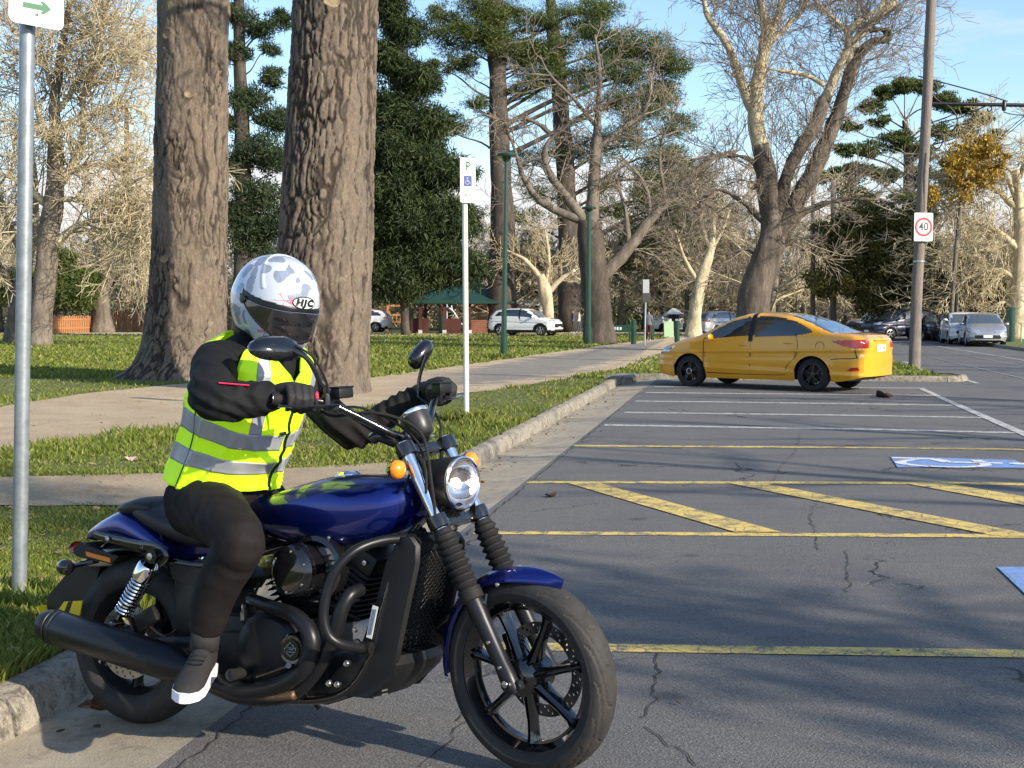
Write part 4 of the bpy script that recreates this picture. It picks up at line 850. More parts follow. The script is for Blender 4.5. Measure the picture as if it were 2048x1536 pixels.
def car_wheel(parent, c, R, w, side, rimmat, spokes=5, dbl=False):
    key = (R, w, rimmat.name, spokes, side, dbl)
    if key not in _wheel_cache:
        t = MB(); rr = R * .66; t.lathe([(rr, -w / 2 + .01), (R - .035, -w / 2), (R - .008, -w / 2 + .02), (R, -w / 2 + .05), (R, w / 2 - .05), (R - .008, w / 2 - .02), (R - .035, w / 2), (rr, w / 2 - .01)], ax=(0, side, 0), seg=36)
        a = t.build('tyre', M_TYRE)
        m = MB(); m.lathe([(rr + .004, w / 2 - .008), (rr - .012, w / 2 - .004), (rr - .02, w / 2 - .03), (rr - .03, -w / 2 + .02)], ax=(0, side, 0), seg=36); m.lathe([(0.001, w / 2 - .02), (.05, w / 2 - .022), (.06, w / 2 - .05)], ax=(0, side, 0), seg=16)
        for k in range(spokes):
            for dd in ((-.16, .16) if dbl else (0,)):
                an = 2 * math.pi * k / spokes + .3; s0, s1 = .04, rr - .01; A = Vector((math.cos(an) * s0, side * (w / 2 - .035), math.sin(an) * s0)); B_ = Vector((math.cos(an + dd) * s1, side * (w / 2 - .02), math.sin(an + dd) * s1))
                m.tube([A, B_], [.022 if dbl else .036, .013 if dbl else .026], 5)
        b = m.build('rim', rimmat); d = MB(); d.lathe([(.001, 0), (rr * .8, 0)], o=(0, side * .01, 0), ax=(0, side, 0), seg=24); e = d.build('brake_disc', M_PLAST)
        _wheel_cache[key] = (a.data, b.data, e.data)
        for o in (a, b, e): bpy.data.objects.remove(o)
    wh = bpy.data.objects.new('wheel', _wheel_cache[key][0]); COL.objects.link(wh); wh.parent = parent; wh.location = c
    for nm, me in zip(('rim', 'brake_disc'), _wheel_cache[key][1:]): o = bpy.data.objects.new(nm, me); COL.objects.link(o); o.parent = wh
    return wh
def car(name, label, cat, loc, heading, spec, paintm, group=None, detail=1):
    """spec: L W top belt bottom wheels R plan windows(list polys) wind(x0,x1) rear(x0,x1)"""
    root = empty(name, loc, heading, label, cat, group); L, Wd = spec['L'], spec['W']; R = spec['R']; wx = spec['wheels']; sf = (-1 if spec.get('flip') else 1)
    dx = .0135 if detail > 1 else .055; n = int(L / dx); xs = np.linspace(-L / 2, L / 2, n + 1); cl = spec.get('clear', .2)
    ns, nt = (44, 30) if detail > 1 else (16, 10); ra = R + .045
    plan = spec['plan']; top = spec['top']; belt = spec['belt']; PF = spec.get('poly', [(1, 0), (.955, .33), (.885, .70), (.80, .90), (.62, .975), (.32, .998), (0, 1)])
    pl = np.array(spline([(a, b, 0) for a, b in PF], 8)); pl = pl[:, :2]; dd = np.concatenate([[0], np.cumsum(np.hypot(*np.diff(pl, axis=0).T))]); dd /= dd[-1]
    tt = np.linspace(0, 1, nt + 1); py, pz = np.interp(tt, dd, pl[:, 0]), np.interp(tt, dd, pl[:, 1])
    def hwid(x): return ip(x, plan) * Wd / 2
    def zbot(x):
        z = cl + .10 * max(0, (abs(x) - (L / 2 - .5)) / .5) ** 1.5
        for w in wx:
            if abs(x - w) < ra: z = max(z, R + math.sqrt(ra * ra - (x - w) ** 2) * .98)
        return z
    def side(x, z):
        h = hwid(x); zs = ip(x, belt); y = h * (1 - .09 * max(0, (.48 - z) / .3) ** 2 - .035 * max(0, (z - .55) / .45) ** 1.6)
        cz = spec['crease'] + .05 * (-x) / L * 2; y -= .020 * math.exp(-((z - cz + .06) / .045) ** 2); y += .010 * math.exp(-((z - cz) / .022) ** 2); y += .012 * math.exp(-((z - .37 - .03 * x) / .03) ** 2) - .012 * math.exp(-((z - .45 - .03 * x) / .05) ** 2)
        for w in wx:                                # flared arches
            r = math.hypot(x - w, z - R)
            if r < ra + .10: y += .016 * (1 - max(0, r - ra) / .10)
        return y
    rings = []
    for x in xs:
        zb, zs, zt = zbot(x), ip(x, belt), ip(x, top); zt = max(zt, zs + .012); zb = min(zb, zs - .03); half = []
        for i in range(ns + 1):
            z = zb + (zs - zb) * i / ns; half.append((side(x, z), z))
        ysh = half[-1][0]
        for i in range(1, nt + 1): half.append((ysh * py[i], zs + (zt - zs) * pz[i]))
        rings.append([(x, y, z) for y, z in half] + [(x, -y, z) for y, z in half[-2::-1]])
    m = len(rings[0]); V = [p for r in rings for p in r]; F = []; cls = []
    def cls_of(c):
        x, y, z = c; zs = ip(x, belt); zt = ip(x, top)
        for nm, poly, ymin in spec['side_regions']:
            if abs(y) > ymin and _pin(x, z, poly): return nm
        if z > zs + .03:
            rel = (z - zs) / max(zt - zs, .01); w0, w1 = spec['wind']; r0, r1 = spec['rear']; yl = abs(y) / (side(x, zs))
            if w1 < x < w0 and yl < .90 - .22 * (w0 - x) / (w0 - w1) and (zt - zs) > .09: return 'windscreen'
            if r0 < x < r1 and yl < .86 - .20 * (x - r0) / (r1 - r0) and (zt - zs) > .05: return 'rear_window'
        for nm, a, b, z0 in spec.get('doors', []):
            if a < x < b and z0 < z < zs and abs(y) > .5: return nm
        return 'body'
    for i in range(n):
        for j in range(m - 1):
            a = i * m + j; f = (a, a + m, a + m + 1, a + 1); c = tuple(sum(V[k][q] for k in f) / 4 for q in range(3)); F.append(f); cls.append(cls_of(c))
    for e, i in ((0, 0), (1, n)):                   # end caps
        h = m // 2; W2 = 8; ring = [V[i * m + j] for j in range(m)]; b0 = len(V)
        for j in range(h + 1):
            p, q = Vector(ring[j]), Vector(ring[m - 1 - j])
            for k in range(W2 + 1): s = p.lerp(q, k / W2); s.x += (1 if e else -1) * .05 * math.sin(math.pi * k / W2) * (1 if j < h - 3 else .6); V.append(tuple(s))
        for j in range(h):
            for k in range(W2):
                a = b0 + j * (W2 + 1) + k; F.append((a, a + 1, a + W2 + 2, a + W2 + 1)); c = tuple(sum(V[q][r] for q in F[-1]) / 4 for r in range(3)); cl_ = 'body'
                for nm, z0, z1, y0, y1, ee in spec.get('caps', []):
                    if ee == e and z0 < c[2] < z1 and y0 < abs(c[1]) < y1: cl_ = nm
                cls.append(cl_)
    MM = {'body': paintm, 'window': M_GLASS, 'windscreen': spec.get('glassm', M_GLASS), 'rear_window': spec.get('glassm', M_GLASS), 'tail_lamp': M_RED, 'headlamp': M_LAMP, 'grille': M_PLAST, 'door': paintm, 'rear_door': paintm, 'cladding': M_PLAST, 'reflector': M_RED, 'pillar': M_BLK, 'fog_lamp': M_LAMP}
    Va = np.array(V); body = None
    for nm in ['body'] + sorted(set(cls) - {'body'}):
        for sd in ((1, -1) if nm in ('window', 'pillar', 'tail_lamp', 'headlamp', 'door', 'rear_door', 'reflector', 'fog_lamp') else (0,)):
            ff = [f for f, c in zip(F, cls) if c == nm and (sd == 0 or sum(V[k][1] for k in f) * sd > 0)]
            if not ff: continue
            used = sorted({k for f in ff for k in f}); mp_ = {k: i for i, k in enumerate(used)}; mbx = MB(); mbx.add([V[k] for k in used], [tuple(mp_[k] for k in f) for f in ff])
            o = mbx.build('door' if 'door' in nm else nm, MM[nm], root, angle=34)
            if nm == 'windscreen': pass
    mb = MB(); x0, x1 = wx; mb.box((0, 0, .42), (L * .86, Wd * .72, .44)); mb.box(((x0 + x1) / 2, 0, .34), (abs(x1 - x0) - 2 * ra - .02, Wd * .86, .24)); mb.build('underbody', M_BLK, root, smooth=False)
    for w in wx:
        for s in (1, -1): car_wheel(root, (w, s * (Wd / 2 - .115), R), R, .2, s, spec.get('rim', M_ALLOY), spec.get('spokes', 5), spec.get('dbl', True))
    def seam(pts, r=.0075):
        for s in (1, -1):
            t = MB(); t.tube([(x, s * (side(x, z) - .0005), z) for x, z in pts], r, 4, n=6); t.build('door_seam', M_BLK, root, angle=0)
    if detail > 1:
        for sp in spec.get('seams', []): seam(sp)
    for (hx, hz) in spec.get('handles', []):
        for s in (1, -1): t = MB(); t.tube([(hx - .09, s * (side(hx - .09, hz) + .004), hz), (hx - .05, s * (side(hx, hz) + .028), hz), (hx + .05, s * (side(hx, hz) + .028), hz), (hx + .09, s * (side(hx + .09, hz) + .004), hz)], .013, 6, n=4); t.build('door_handle', paintm, root)
    mx_ = spec['mirror']
    for s in (1, -1):
        t = MB(); y = side(mx_[0], mx_[1]); t.lathe([(.001, -.03), (.055, -.028), (.085, 0), (.08, .05), (.045, .09), (.001, .1)], o=(mx_[0], s * (y + .10), mx_[1] + .05), ax=(1, 0, 0), seg=14, sq=(1.25, .75)); t.tube([(mx_[0] + .02, s * (y - .03), mx_[1] + .0), (mx_[0] + .02, s * (y + .06), mx_[1] + .04)], .02, 6); t.build('mirror', spec.get('mirrorm', paintm), root)
    for e in (0, 1):
        if e == 1 and not spec.get('frontplate', 1): continue
        zpl = spec['plate'][e]; sx_ = (L / 2 + .055) * (1 if e else -1); t = MB(); t.box((sx_, 0, zpl), (.012, .38, .125), bev=.004); pl_ = t.build('number_plate', M_PLATEW, root, smooth=False)
        mw = Matrix.Translation((sx_ + (.008 if e else -.008), 0, zpl)) @ Matrix.Rotation(math.pi / 2 * (1 if e else -1), 4, 'Z') @ Matrix.Rotation(math.pi / 2, 4, 'X')
        if detail > 1:                                 # characters too far off to read: dark strokes
            for k_ in (-.13, -.085, -.04, .04, .085, .13): t = MB(); t.box((0, 0, 0), (.022, .062, .001)); t.V = [tuple(mw @ (Vector(v) + Vector((k_, 0, 0)))) for v in t.V]; t.build('character', M_INK, pl_, smooth=False)
    return root, side
def _pin(x, z, poly):
    c = False; n = len(poly)
    for i in range(n):
        (x1, y1), (x2, y2) = poly[i], poly[(i + 1) % n]
        if (y1 > z) != (y2 > z) and x < (x2 - x1) * (z - y1) / (y2 - y1) + x1: c = not c
    return c
SEDAN = dict(L=4.37, W=1.70, R=.31, wheels=(-1.27, 1.30), clear=.19, crease=.72, mirror=(.78, .93), plate=(.80, .45), poly=None,
    top=[(-2.185, .98), (-2.10, 1.035), (-1.9, 1.065), (-1.62, 1.08), (-1.40, 1.16), (-1.1, 1.29), (-.8, 1.385), (-.45, 1.44), (-.1, 1.457), (.15, 1.44), (.4, 1.375), (.8, 1.20), (1.18, 1.01), (1.35, .965), (1.7, .88), (1.98, .77), (2.10, .68), (2.185, .56)],
    belt=[(-2.185, .90), (-2.0, .98), (-1.6, 1.02), (-1.2, 1.01), (-.6, .985), (.2, .945), (.9, .91), (1.3, .87), (1.7, .79), (2.0, .68), (2.185, .52)],
    plan=[(-2.185, .78), (-2.12, .875), (-2.0, .945), (-1.8, .985), (-1.4, 1), (1.3, 1), (1.7, .97), (1.95, .89), (2.1, .78), (2.185, .62)],
    wind=(1.20, .33), rear=(-1.60, -.72), rim=M_RIMB, spokes=5, dbl=True,
    side_regions=[('pillar', [(-.06, .90), (.04, .90), (.0, 1.5), (-.09, 1.5)], .45), ('window', [(1.02, .94), (.78, 1.12), (.42, 1.285), (.1, 1.36), (-.3, 1.378), (-.65, 1.345), (-.95, 1.26), (-1.22, 1.125), (-1.24, 1.08), (-1.0, 1.03), (0, 1.0)], .45),
        ('tail_lamp', [(-2.3, .80), (-2.3, .965), (-2.0, .955), (-1.78, .945), (-1.62, .93), (-1.85, .84), (-2.05, .80)], .40), ('headlamp', [(2.3, .56), (2.3, .70), (1.95, .755), (1.62, .80), (1.75, .70), (2.0, .62)], .3), ('reflector', [(-2.13, .40), (-2.0, .385), (-1.92, .41), (-2.0, .45), (-2.12, .46)], .5)],
    caps=[('tail_lamp', .80, .955, .52, .9, 0), ('grille', .35, .50, 0, .5, 1)],
    doors=[('door', .0, .98, .30), ('rear_door', -.98, -.02, .30)],
    seams=[[(.99, .93), (.985, .7), (.98, .45), (.93, .30)], [(-.01, .97), (-.015, .7), (-.01, .45), (.0, .29)], [(-.93, 1.06), (-.98, .85), (-.93, .62), (-.78, .47), (-.73, .30)], [(.93, .295), (.3, .285), (-.4, .285), (-.73, .295)], [(-1.64, .60), (-1.8, .615), (-2.0, .62), (-2.12, .64)], [(-2.1, .62), (-2.06, .78)]],
    handles=[(.12, .84), (-.80, .885)])
del SEDAN['poly']
# yellow sedan
A, B_ = G(1622, 783), G(1381, 773); dcar = (B_ - A).normalized(); hd = math.atan2(dcar.y, dcar.x); lft = Vector((-dcar.y, dcar.x, 0)); mid = (A + B_) / 2 - lft * (.75) ; mid = mid - dcar * .05
YEL = paint('yellow_car_paint', (.72, .335, .010), .0)
# this car shows its left side to the camera
ycar, yside = car('sedan', 'yellow sedan with black wheels parked at an angle at the end of the bays', 'car', (mid.x, mid.y, mid.z - .0), hd, SEDAN, YEL, detail=2)
zz = (A.z + B_.z) / 2; ycar.location.z = zz
t = MB(); t.box((-2.245, 0, .945), (.02, .62, .02), bev=.005); t.build('boot_trim', YEL, ycar)
t = MB(); t.tube([(-2.23, 0, 1.0), (-2.235, .03, .985), (-2.235, 0, .97), (-2.235, -.03, .985), (-2.23, 0, 1.0)], .005, 5, n=4); t.build('badge', M_CHROME, ycar)
t = MB(); t.tube([(-.95, 0, 1.33), (-1.08, 0, 1.52)], [.006, .003], 5); t.lathe([(.03, 0), (.02, .02), (.001, .025)], o=(-.94, 0, 1.325), seg=10); t.build('aerial', M_PLAST, ycar)
t = MB(); a = [( -1.42 + .085 * math.cos(q), yside(-1.42, .83) + .0005, .83 + .085 * math.sin(q)) for q in np.linspace(0, 6.283, 20)]; t.tube(a, .004, 4); t.build('fuel_flap', mat('yellow_shut_line', (.2, .10, .01), .6), ycar)
for s in (1, -1):
    t = MB(); t.lathe([(.05, 0), (.06, .005), (.05, .01)], o=(1.30, s * .84, .31), ax=(0, s, 0), seg=16); t.build('wheel_cap', M_ALLOY, ycar)
SUV = dict(L=4.40, W=1.80, R=.345, wheels=(-1.32, 1.35), clear=.22, crease=.85, mirror=(.85, 1.10), plate=(.85, .50),
    top=[(-2.2, 1.02), (-2.12, 1.18), (-1.95, 1.38), (-1.75, 1.54), (-1.4, 1.62), (-.8, 1.675), (-.2, 1.685), (.2, 1.66), (.55, 1.54), (.95, 1.30), (1.25, 1.13), (1.5, 1.09), (1.95, 1.02), (2.12, .92), (2.2, .75)],
    belt=[(-2.2, .95), (-2.0, 1.12), (-1.4, 1.12), (-.5, 1.09), (.9, 1.02), (1.3, 1.0), (1.9, .90), (2.2, .70)],
    plan=[(-2.2, .82), (-2.1, .90), (-1.9, .97), (-1.4, 1), (1.4, 1), (1.8, .96), (2.05, .86), (2.2, .70)],
    wind=(1.27, .45), rear=(-2.15, -1.75), rim=M_ALLOY, spokes=5, dbl=True, glassm=M_GLASS2,
    side_regions=[('pillar', [(-.08, .95), (.02, .95), (-.02, 1.7), (-.1, 1.7)], .45), ('window', [(1.02, 1.06), (.72, 1.30), (.42, 1.47), (.1, 1.555), (-.5, 1.575), (-1.1, 1.545), (-1.5, 1.42), (-1.72, 1.25), (-1.6, 1.19), (0, 1.13)], .45),
        ('cladding', [(-2.3, .1), (2.3, .1), (2.3, .36), (1.85, .36), (1.75, .62), (1.5, .78), (1.2, .78), (.95, .62), (.86, .36), (-.84, .36), (-.92, .62), (-1.16, .78), (-1.48, .78), (-1.72, .62), (-1.80, .36), (-2.3, .45)], .5),
        ('tail_lamp', [(-2.3, 1.0), (-2.3, 1.1), (-1.8, 1.08), (-1.95, 1.0)], .5), ('headlamp', [(2.3, .84), (2.3, .93), (1.8, .99), (1.95, .87)], .4)],
    caps=[('grille', .52, .80, 0, .62, 1), ('headlamp', .80, .9, .36, .9, 1), ('cladding', .1, .42, 0, 1, 1), ('fog_lamp', .45, .78, .62, .8, 1), ('rear_window', .98, 1.2, 0, .6, 0)], doors=[('door', .0, .98, .37), ('rear_door', -1.0, -.02, .37)], handles=[(.15, .97), (-.8, 1.0)], frontplate=1)
WHITEP = paint('white_car_paint', (.72, .73, .75)); SILV = paint('silver_car_paint', (.42, .43, .45), .6); DARKP = paint('dark_blue_car_paint', (.012, .018, .04), .3); GREYP = paint('grey_blue_car_paint', (.16, .20, .26), .5); BLACKP = paint('black_car_paint', (.012, .012, .014), .2)
def place(px, py, heading, spec, name, label, pm, Y=None, cat='car', lawn=True, **kw):
    q = G(px, py, lawn)
    return car(name, label, cat, (q.x, q.y, q.z), heading, spec, pm, **kw)
R_ = math.radians
place(1052, 671.5, R_(-26), SUV, 'suv', 'white compact suv facing right, parked beyond the lawn under the bare trees', WHITEP, cat='car')
place(722, 664, R_(172), SUV, 'suv', 'white hatchback half hidden behind the second big pine trunk', WHITEP, cat='car')
HATCH = dict(SUV); HATCH.update(top=[(x, z * .9) for x, z in SUV['top']], belt=[(x, z * .9) for x, z in SUV['belt']], side_regions=[(n, [(x, z * .9) for x, z in p], y) for n, p, y in SUV['side_regions'] if n != 'cladding'], caps=[c for c in SUV['caps'] if c[0] != 'cladding'], R=.32)
place(300, 652, R_(8), HATCH, 'hatchback', 'silver hatchback behind the first big pine trunk, its tail showing left of it', SILV)
place(262, 651, R_(14), SEDAN, 'sedan', 'grey blue sedan parked next to the stout trunk and orange fence', GREYP)
place(0, 652, R_(0), SEDAN, 'sedan', 'white car only just showing at the left edge of the picture', WHITEP)
COUPE = dict(SEDAN); COUPE.update(glassm=M_GLASS2, rim=M_ALLOY)
place(1963, 691.5, R_(-104), COUPE, 'sedan', 'silver sedan facing the camera on the far side of the main road', SILV, lawn=False, cat='car')
place(1927, 687.5, R_(-102), HATCH, 'hatchback', 'small white car in line just left of the silver sedan facing the camera', WHITEP, lawn=False)
place(1903, 683, R_(-101), SEDAN, 'sedan', 'dark car between the utility pole and the small white car', DARKP, lawn=False)
place(1872, 680, R_(-100), HATCH, 'hatchback', 'black car with pale headlamps seen just right of the utility pole foot', BLACKP, lawn=False)
place(1802, 680, R_(-160), SUV, 'suv', 'dark blue wagon parked across the road behind the yellow sedan boot', DARKP, lawn=False)
place(1760, 672, R_(-160), SUV, 'suv', 'dark wagon further away, just over the yellow sedan boot', BLACKP, lawn=False)
place(1440, 672, R_(40), HATCH, 'hatchback', 'silver car seen over the bonnet of the yellow sedan', SILV)
place(1352, 663, R_(10), SEDAN, 'sedan', 'distant white car beyond the slim tan trunk and the bollards', WHITEP)
place(1428, 663, R_(150), SEDAN, 'sedan', 'distant grey blue sedan right behind the slim tan leaning trunk', GREYP)
# ------------------------------------------------------------ motorcycle
RW = .296; R_ = math.radians
RC = Vector((0, 0, CH)) + ray(285, 1278) * 4.42; FC = Vector((0, 0, CH)) + ray(1064, 1347) * 3.72
bx = (FC - RC).normalized(); by = Vector((0, 0, 1)).cross(bx).normalized(); bz = bx.cross(by)
MBK = Matrix((bx, by, bz)).transposed().to_4x4(); MBK.translation = RC - bz * RW; MBK0 = MBK.copy(); MBI0 = MBK.inverted()
MBK = Matrix.Translation(RC) @ Matrix.Rotation(R_(-5.5), 4, bx) @ Matrix.Translation(-RC) @ MBK; MBI = MBK.inverted()     # the bike leans a little to its left
WB = (FC - RC).length
def B(px, py, y):
    """point of the bike's own plane y=const seen at a photo pixel, in the bike's frame"""
    o = MBI @ Vector((0, 0, CH)); d = MBI.to_3x3() @ ray(px, py); return o + d * ((y - o.y) / d.y)
def BK0(px, py, y):
    o = MBI0 @ Vector((0, 0, CH)); d = MBI0.to_3x3() @ ray(px, py); return o + d * ((y - o.y) / d.y)
bike = bpy.data.objects.new('motorcycle', None); COL.objects.link(bike); bike.matrix_world = MBK
tag(bike, 'deep blue and black cruiser motorcycle stopped across the gutter under the rider', 'motorcycle')
M_BLUE = mat('deep_blue_metallic', (.003, .014, .18), .28, .75, coat=1, noise=(3, .05)); M_BLUE.node_tree.nodes['Principled BSDF'].inputs['Coat Roughness'].default_value = .02
M_GLOSSB = mat('gloss_black', (.006, .006, .007), .12, coat=1)
M_MATTE = mat('matte_black_metal', (.012, .0125, .014), .46, .35, bump=(60, .0002), noise=(5, .15))
M_SATIN = mat('satin_black_pipe', (.019, .020, .024), .38, .55, noise=(4, .2))
M_SEAT = mat('black_seat_vinyl', (.013, .0135, .0155), .48, bump=(180, .0004))
M_RUB = mat('black_rubber', (.014, .014, .015), .7, spec=.3)
M_STEEL = mat('bare_steel', (.5, .5, .5), .3, 1); M_DISC = mat('brake_steel', (.30, .28, .26), .35, 1, noise=(9, .2))
M_BRONZE = mat('scorched_pipe', (.16, .10, .06), .5, .6, noise=(12, .5))
M_GOLD2 = mat('yellow_brass_cover', (.4, .36, .12), .35, .7)
def lens_mat():
    t = NT('headlamp_lens', .05); v = t.vor(22, out='Color'); b = t.sep('X', v)
    t.col(t.mix(b, (.72, .72, .76), (.95, .90, .86))); t.b.inputs['Metallic'].default_value = .95; t.b.inputs['Coat Weight'].default_value = 1
    t.bump(t.vor(20), .010, .5); return t.m
M_LENS = lens_mat(); M_BULB = mat('lit_bulb', (1, .8, .6), .3, emit=((1, .72, .42), 9))
WCOL = {}
def wheel(parent, c, R, w, rr, mw, front):
    """c, mw: place in the bike frame; wheel axis along local y"""
    n, k = (900, 54) if front else (360, 30); a = np.linspace(0, 2 * math.pi, n, endpoint=False); s = np.linspace(-1, 1, k); ph = s * math.pi * .72
    yy = np.sin(ph) * (w / 2) / math.sin(min(math.pi / 2, math.pi * .72)) ; yy = np.sin(ph) * w / 2; hgt = (R - rr); rad = rr + hgt * (.42 + .58 * np.cos(ph)) / 1.0; mn = rad.min(); rad = rr + (rad - mn) / (R - mn) * (R - rr)
    A, Sx = np.meshgrid(a, s, indexing='ij'); Rr = np.tile(rad, (n, 1)); Y = np.tile(yy, (n, 1)); dep = np.zeros_like(A)
    arc = np.tile(ph, (n, 1)) * .07
    if front:
        K = 16; da = 2 * math.pi / K
        for sg in (1, -1):
            for i in range(-1, K + 1):
                for t in np.linspace(0, 1, 70):
                    a0 = i * da + (0 if sg > 0 else da / 2) + da * 1.7 * t - da * .4 * math.sin(t * math.pi * 2) * .5; p0 = sg * (.08 + .5 * t ** .8) * math.pi * .72 * .9
                    d = np.hypot((np.angle(np.exp(1j * (A - a0)))) * R, (np.tile(ph, (n, 1)) - p0) * .065); dep = np.maximum(dep, np.clip(1.8 - d / .0024, 0, 1))
    else:
        K = 14; da = 2 * math.pi / K
        for sg in (1, -1):
            for i in range(K):
                for t in np.linspace(0, 1, 50): a0 = i * da + sg * .1 + da * .6 * t; p0 = sg * (.1 + .75 * t) * math.pi * .5; d = np.hypot(np.angle(np.exp(1j * (A - a0))) * R, (np.tile(ph, (n, 1)) - p0) * .07); dep = np.maximum(dep, np.clip(1.7 - d / .003, 0, 1))
    Rr = Rr - dep * .0042; ring = (np.abs(np.tile(ph, (n, 1))) > 1.55) & (np.abs(np.tile(ph, (n, 1))) < 1.68); Y = Y + np.where(ring, np.sign(Y) * .0015, 0)
    V = np.stack([Rr * np.cos(A), Y, Rr * np.sin(A)], -1).reshape(-1, 3); V = (np.array(mw.to_3x3()) @ V.T).T + np.array(mw.translation)
    i = np.arange(n)[:, None] * k; i2 = ((np.arange(n) + 1) % n)[:, None] * k; j = np.arange(k - 1)[None]; F = np.stack([i + j, i2 + j, i2 + j + 1, i + j + 1], -1).reshape(-1, 4)[:, ::-1]
    def T(m): m.V = [tuple(mw @ Vector(v)) for v in m.V]; return m
    m = MB(); hw = w * .5 * .62
    for sg in (1, -1): m.lathe([(rr + .012, hw + .002), (rr + .010, hw + .008), (rr - .004, hw + .006), (rr - .012, hw - .006), (rr - .022, hw - .020), (rr - .030, .012), (rr - .030, 0)], ax=(0, sg, 0), seg=72)
    hubr = .056 if front else .06; hl_ = 1.35 if front else 1.0
    m.lathe([(.018, .052 * hl_), (hubr * .7, .050 * hl_), (hubr, .040 * hl_), (hubr * 1.02, 0), (hubr, -.040 * hl_), (hubr * .7, -.05 * hl_), (.018, -.052 * hl_)], ax=(0, 1, 0), seg=32)
    wh = T(m).build('front_wheel' if front else 'rear_wheel', M_GLOSSB if front else M_MATTE, parent)
    ty = mesh_obj('tyre', V, F, M_TYREB, wh, smooth=True, angle=0)
    for q in range(7):
        an = 2 * math.pi * q / 7 + (.24 if front else .1); d = Vector((math.cos(an), 0, math.sin(an))); tg = Vector((-d.z, 0, d.x)); rings = []
        for f, wd, th in ((.0, .034, .034), (.25, .028, .028), (.6, .021, .022), (.9, .022, .024), (1.0, .032, .03)):
            p = d * (hubr * .8 + (rr - .026 - hubr * .8) * f)
            rings.append([p + tg * (wd * x) + Vector((0, y * th, 0)) for x, y in ((-.5, -.7), (-.62, 0), (-.5, .7), (-.2, 1), (-.12, .55), (.12, .55), (.2, 1), (.5, .7), (.62, 0), (.5, -.7), (.2, -1), (.12, -.55), (-.12, -.55), (-.2, -1))])
        t = MB(); t.loft(rings); T(t).build('spoke', M_GLOSSB if front else M_MATTE, wh, angle=30)
    # perforated brake disc, left for the front wheel, right for the rear
    side = 1 if front else -1; ro, ri, yd = (.146, .108, .066) if front else (.13, .088, -.068); nn, kk = 300, 12
    aa = np.linspace(0, 2 * math.pi, nn, endpoint=False); rs = np.linspace(ri, ro, kk); Vd = []; Fd = []
    for z_ in (-.0022, .0022):
        for x in aa:
            for r in rs: Vd.append((r * math.cos(x), yd + z_, r * math.sin(x)))
    def hole(x, r):
        for row, (rq, cnt, of) in enumerate(((ri + .009, 20, 0), ((ri + ro) / 2, 20, .1), (ro - .009, 20, .2))):
            t = (x - of) / (2 * math.pi / cnt); t -= round(t)
            if math.hypot(t * 2 * math.pi / cnt * rq, r - rq) < .0042: return True
        return False
    for i in range(nn):
        for j in range(kk - 1):
            if hole(aa[i] + math.pi / nn, (rs[j] + rs[j + 1]) / 2): continue
            i2 = (i + 1) % nn
            for l in (0, nn * kk): Fd.append((l + i * kk + j, l + i2 * kk + j, l + i2 * kk + j + 1, l + i * kk + j + 1))
    for j in (0, kk - 1):
        for i in range(nn): i2 = (i + 1) % nn; Fd.append((i * kk + j, i2 * kk + j, nn * kk + i2 * kk + j, nn * kk + i * kk + j))
    dm = MB(); dm.add(Vd, Fd)
    for q in range(5):
        an = q * 2 * math.pi / 5; dm.tube([(.04 * math.cos(an), yd * .8, .04 * math.sin(an)), ((ri + .004) * math.cos(an + .35), yd, (ri + .004) * math.sin(an + .35))], .008, 6)
    T(dm).build('brake_disc', M_DISC if not front else mat('dark_brake_disc', (.10, .10, .105), .35, .9), wh, angle=30)
    return wh
def m_tyreb():
    t = NT('motorcycle_tyre', .72); a = t.noise(18, 5, .7); b = t.noise(150, 3)
    t.col(t.ramp(a, [(.3, (.018, .018, .018)), (.7, (.038, .036, .034))])); t.b.inputs['Specular IOR Level'].default_value = .35; t.bump(b, .0008); return t.m
M_TYREB = m_tyreb()
wheel(bike, None, RW, .142, .195, Matrix.Translation((0, 0, RW)), False)
# steered front end
RAKE = R_(28); STEER = R_(-12)
trail_ax = Vector((-math.sin(RAKE), 0, math.cos(RAKE))); FCB = MBI @ FC; piv = FCB + Vector((-.055 / math.cos(RAKE), 0, 0))
MF = Matrix.Translation(piv) @ Matrix.Rotation(STEER, 4, trail_ax) @ Matrix.Translation(-piv); MFI = (MBK @ MF).inverted()
def Fp(px, py, y):
    """like B() but in the unsteered frame of the fork: plane y=const that turns with the bars"""
    o = MFI @ Vector((0, 0, CH)); d = MFI.to_3x3() @ ray(px, py); return o + d * ((y - o.y) / d.y)
def TF(m): m.V = [tuple(MF @ Vector(v)) for v in m.V]; return m
def bf(m, name, mt, parent=bike, **k): return TF(m).build(name, mt, parent, **k)
wheel(bike, None, RW + .002, .108, .228, MF @ Matrix.Translation(FCB), True)
fw = [o for o in bike.children if o.name.startswith('front_wheel')][0]
fd = trail_ax                                     # up along the fork
def along(y, s, off=0): return FCB + Vector((-.0 + off * math.cos(RAKE), y, off * math.sin(RAKE))) + fd * s
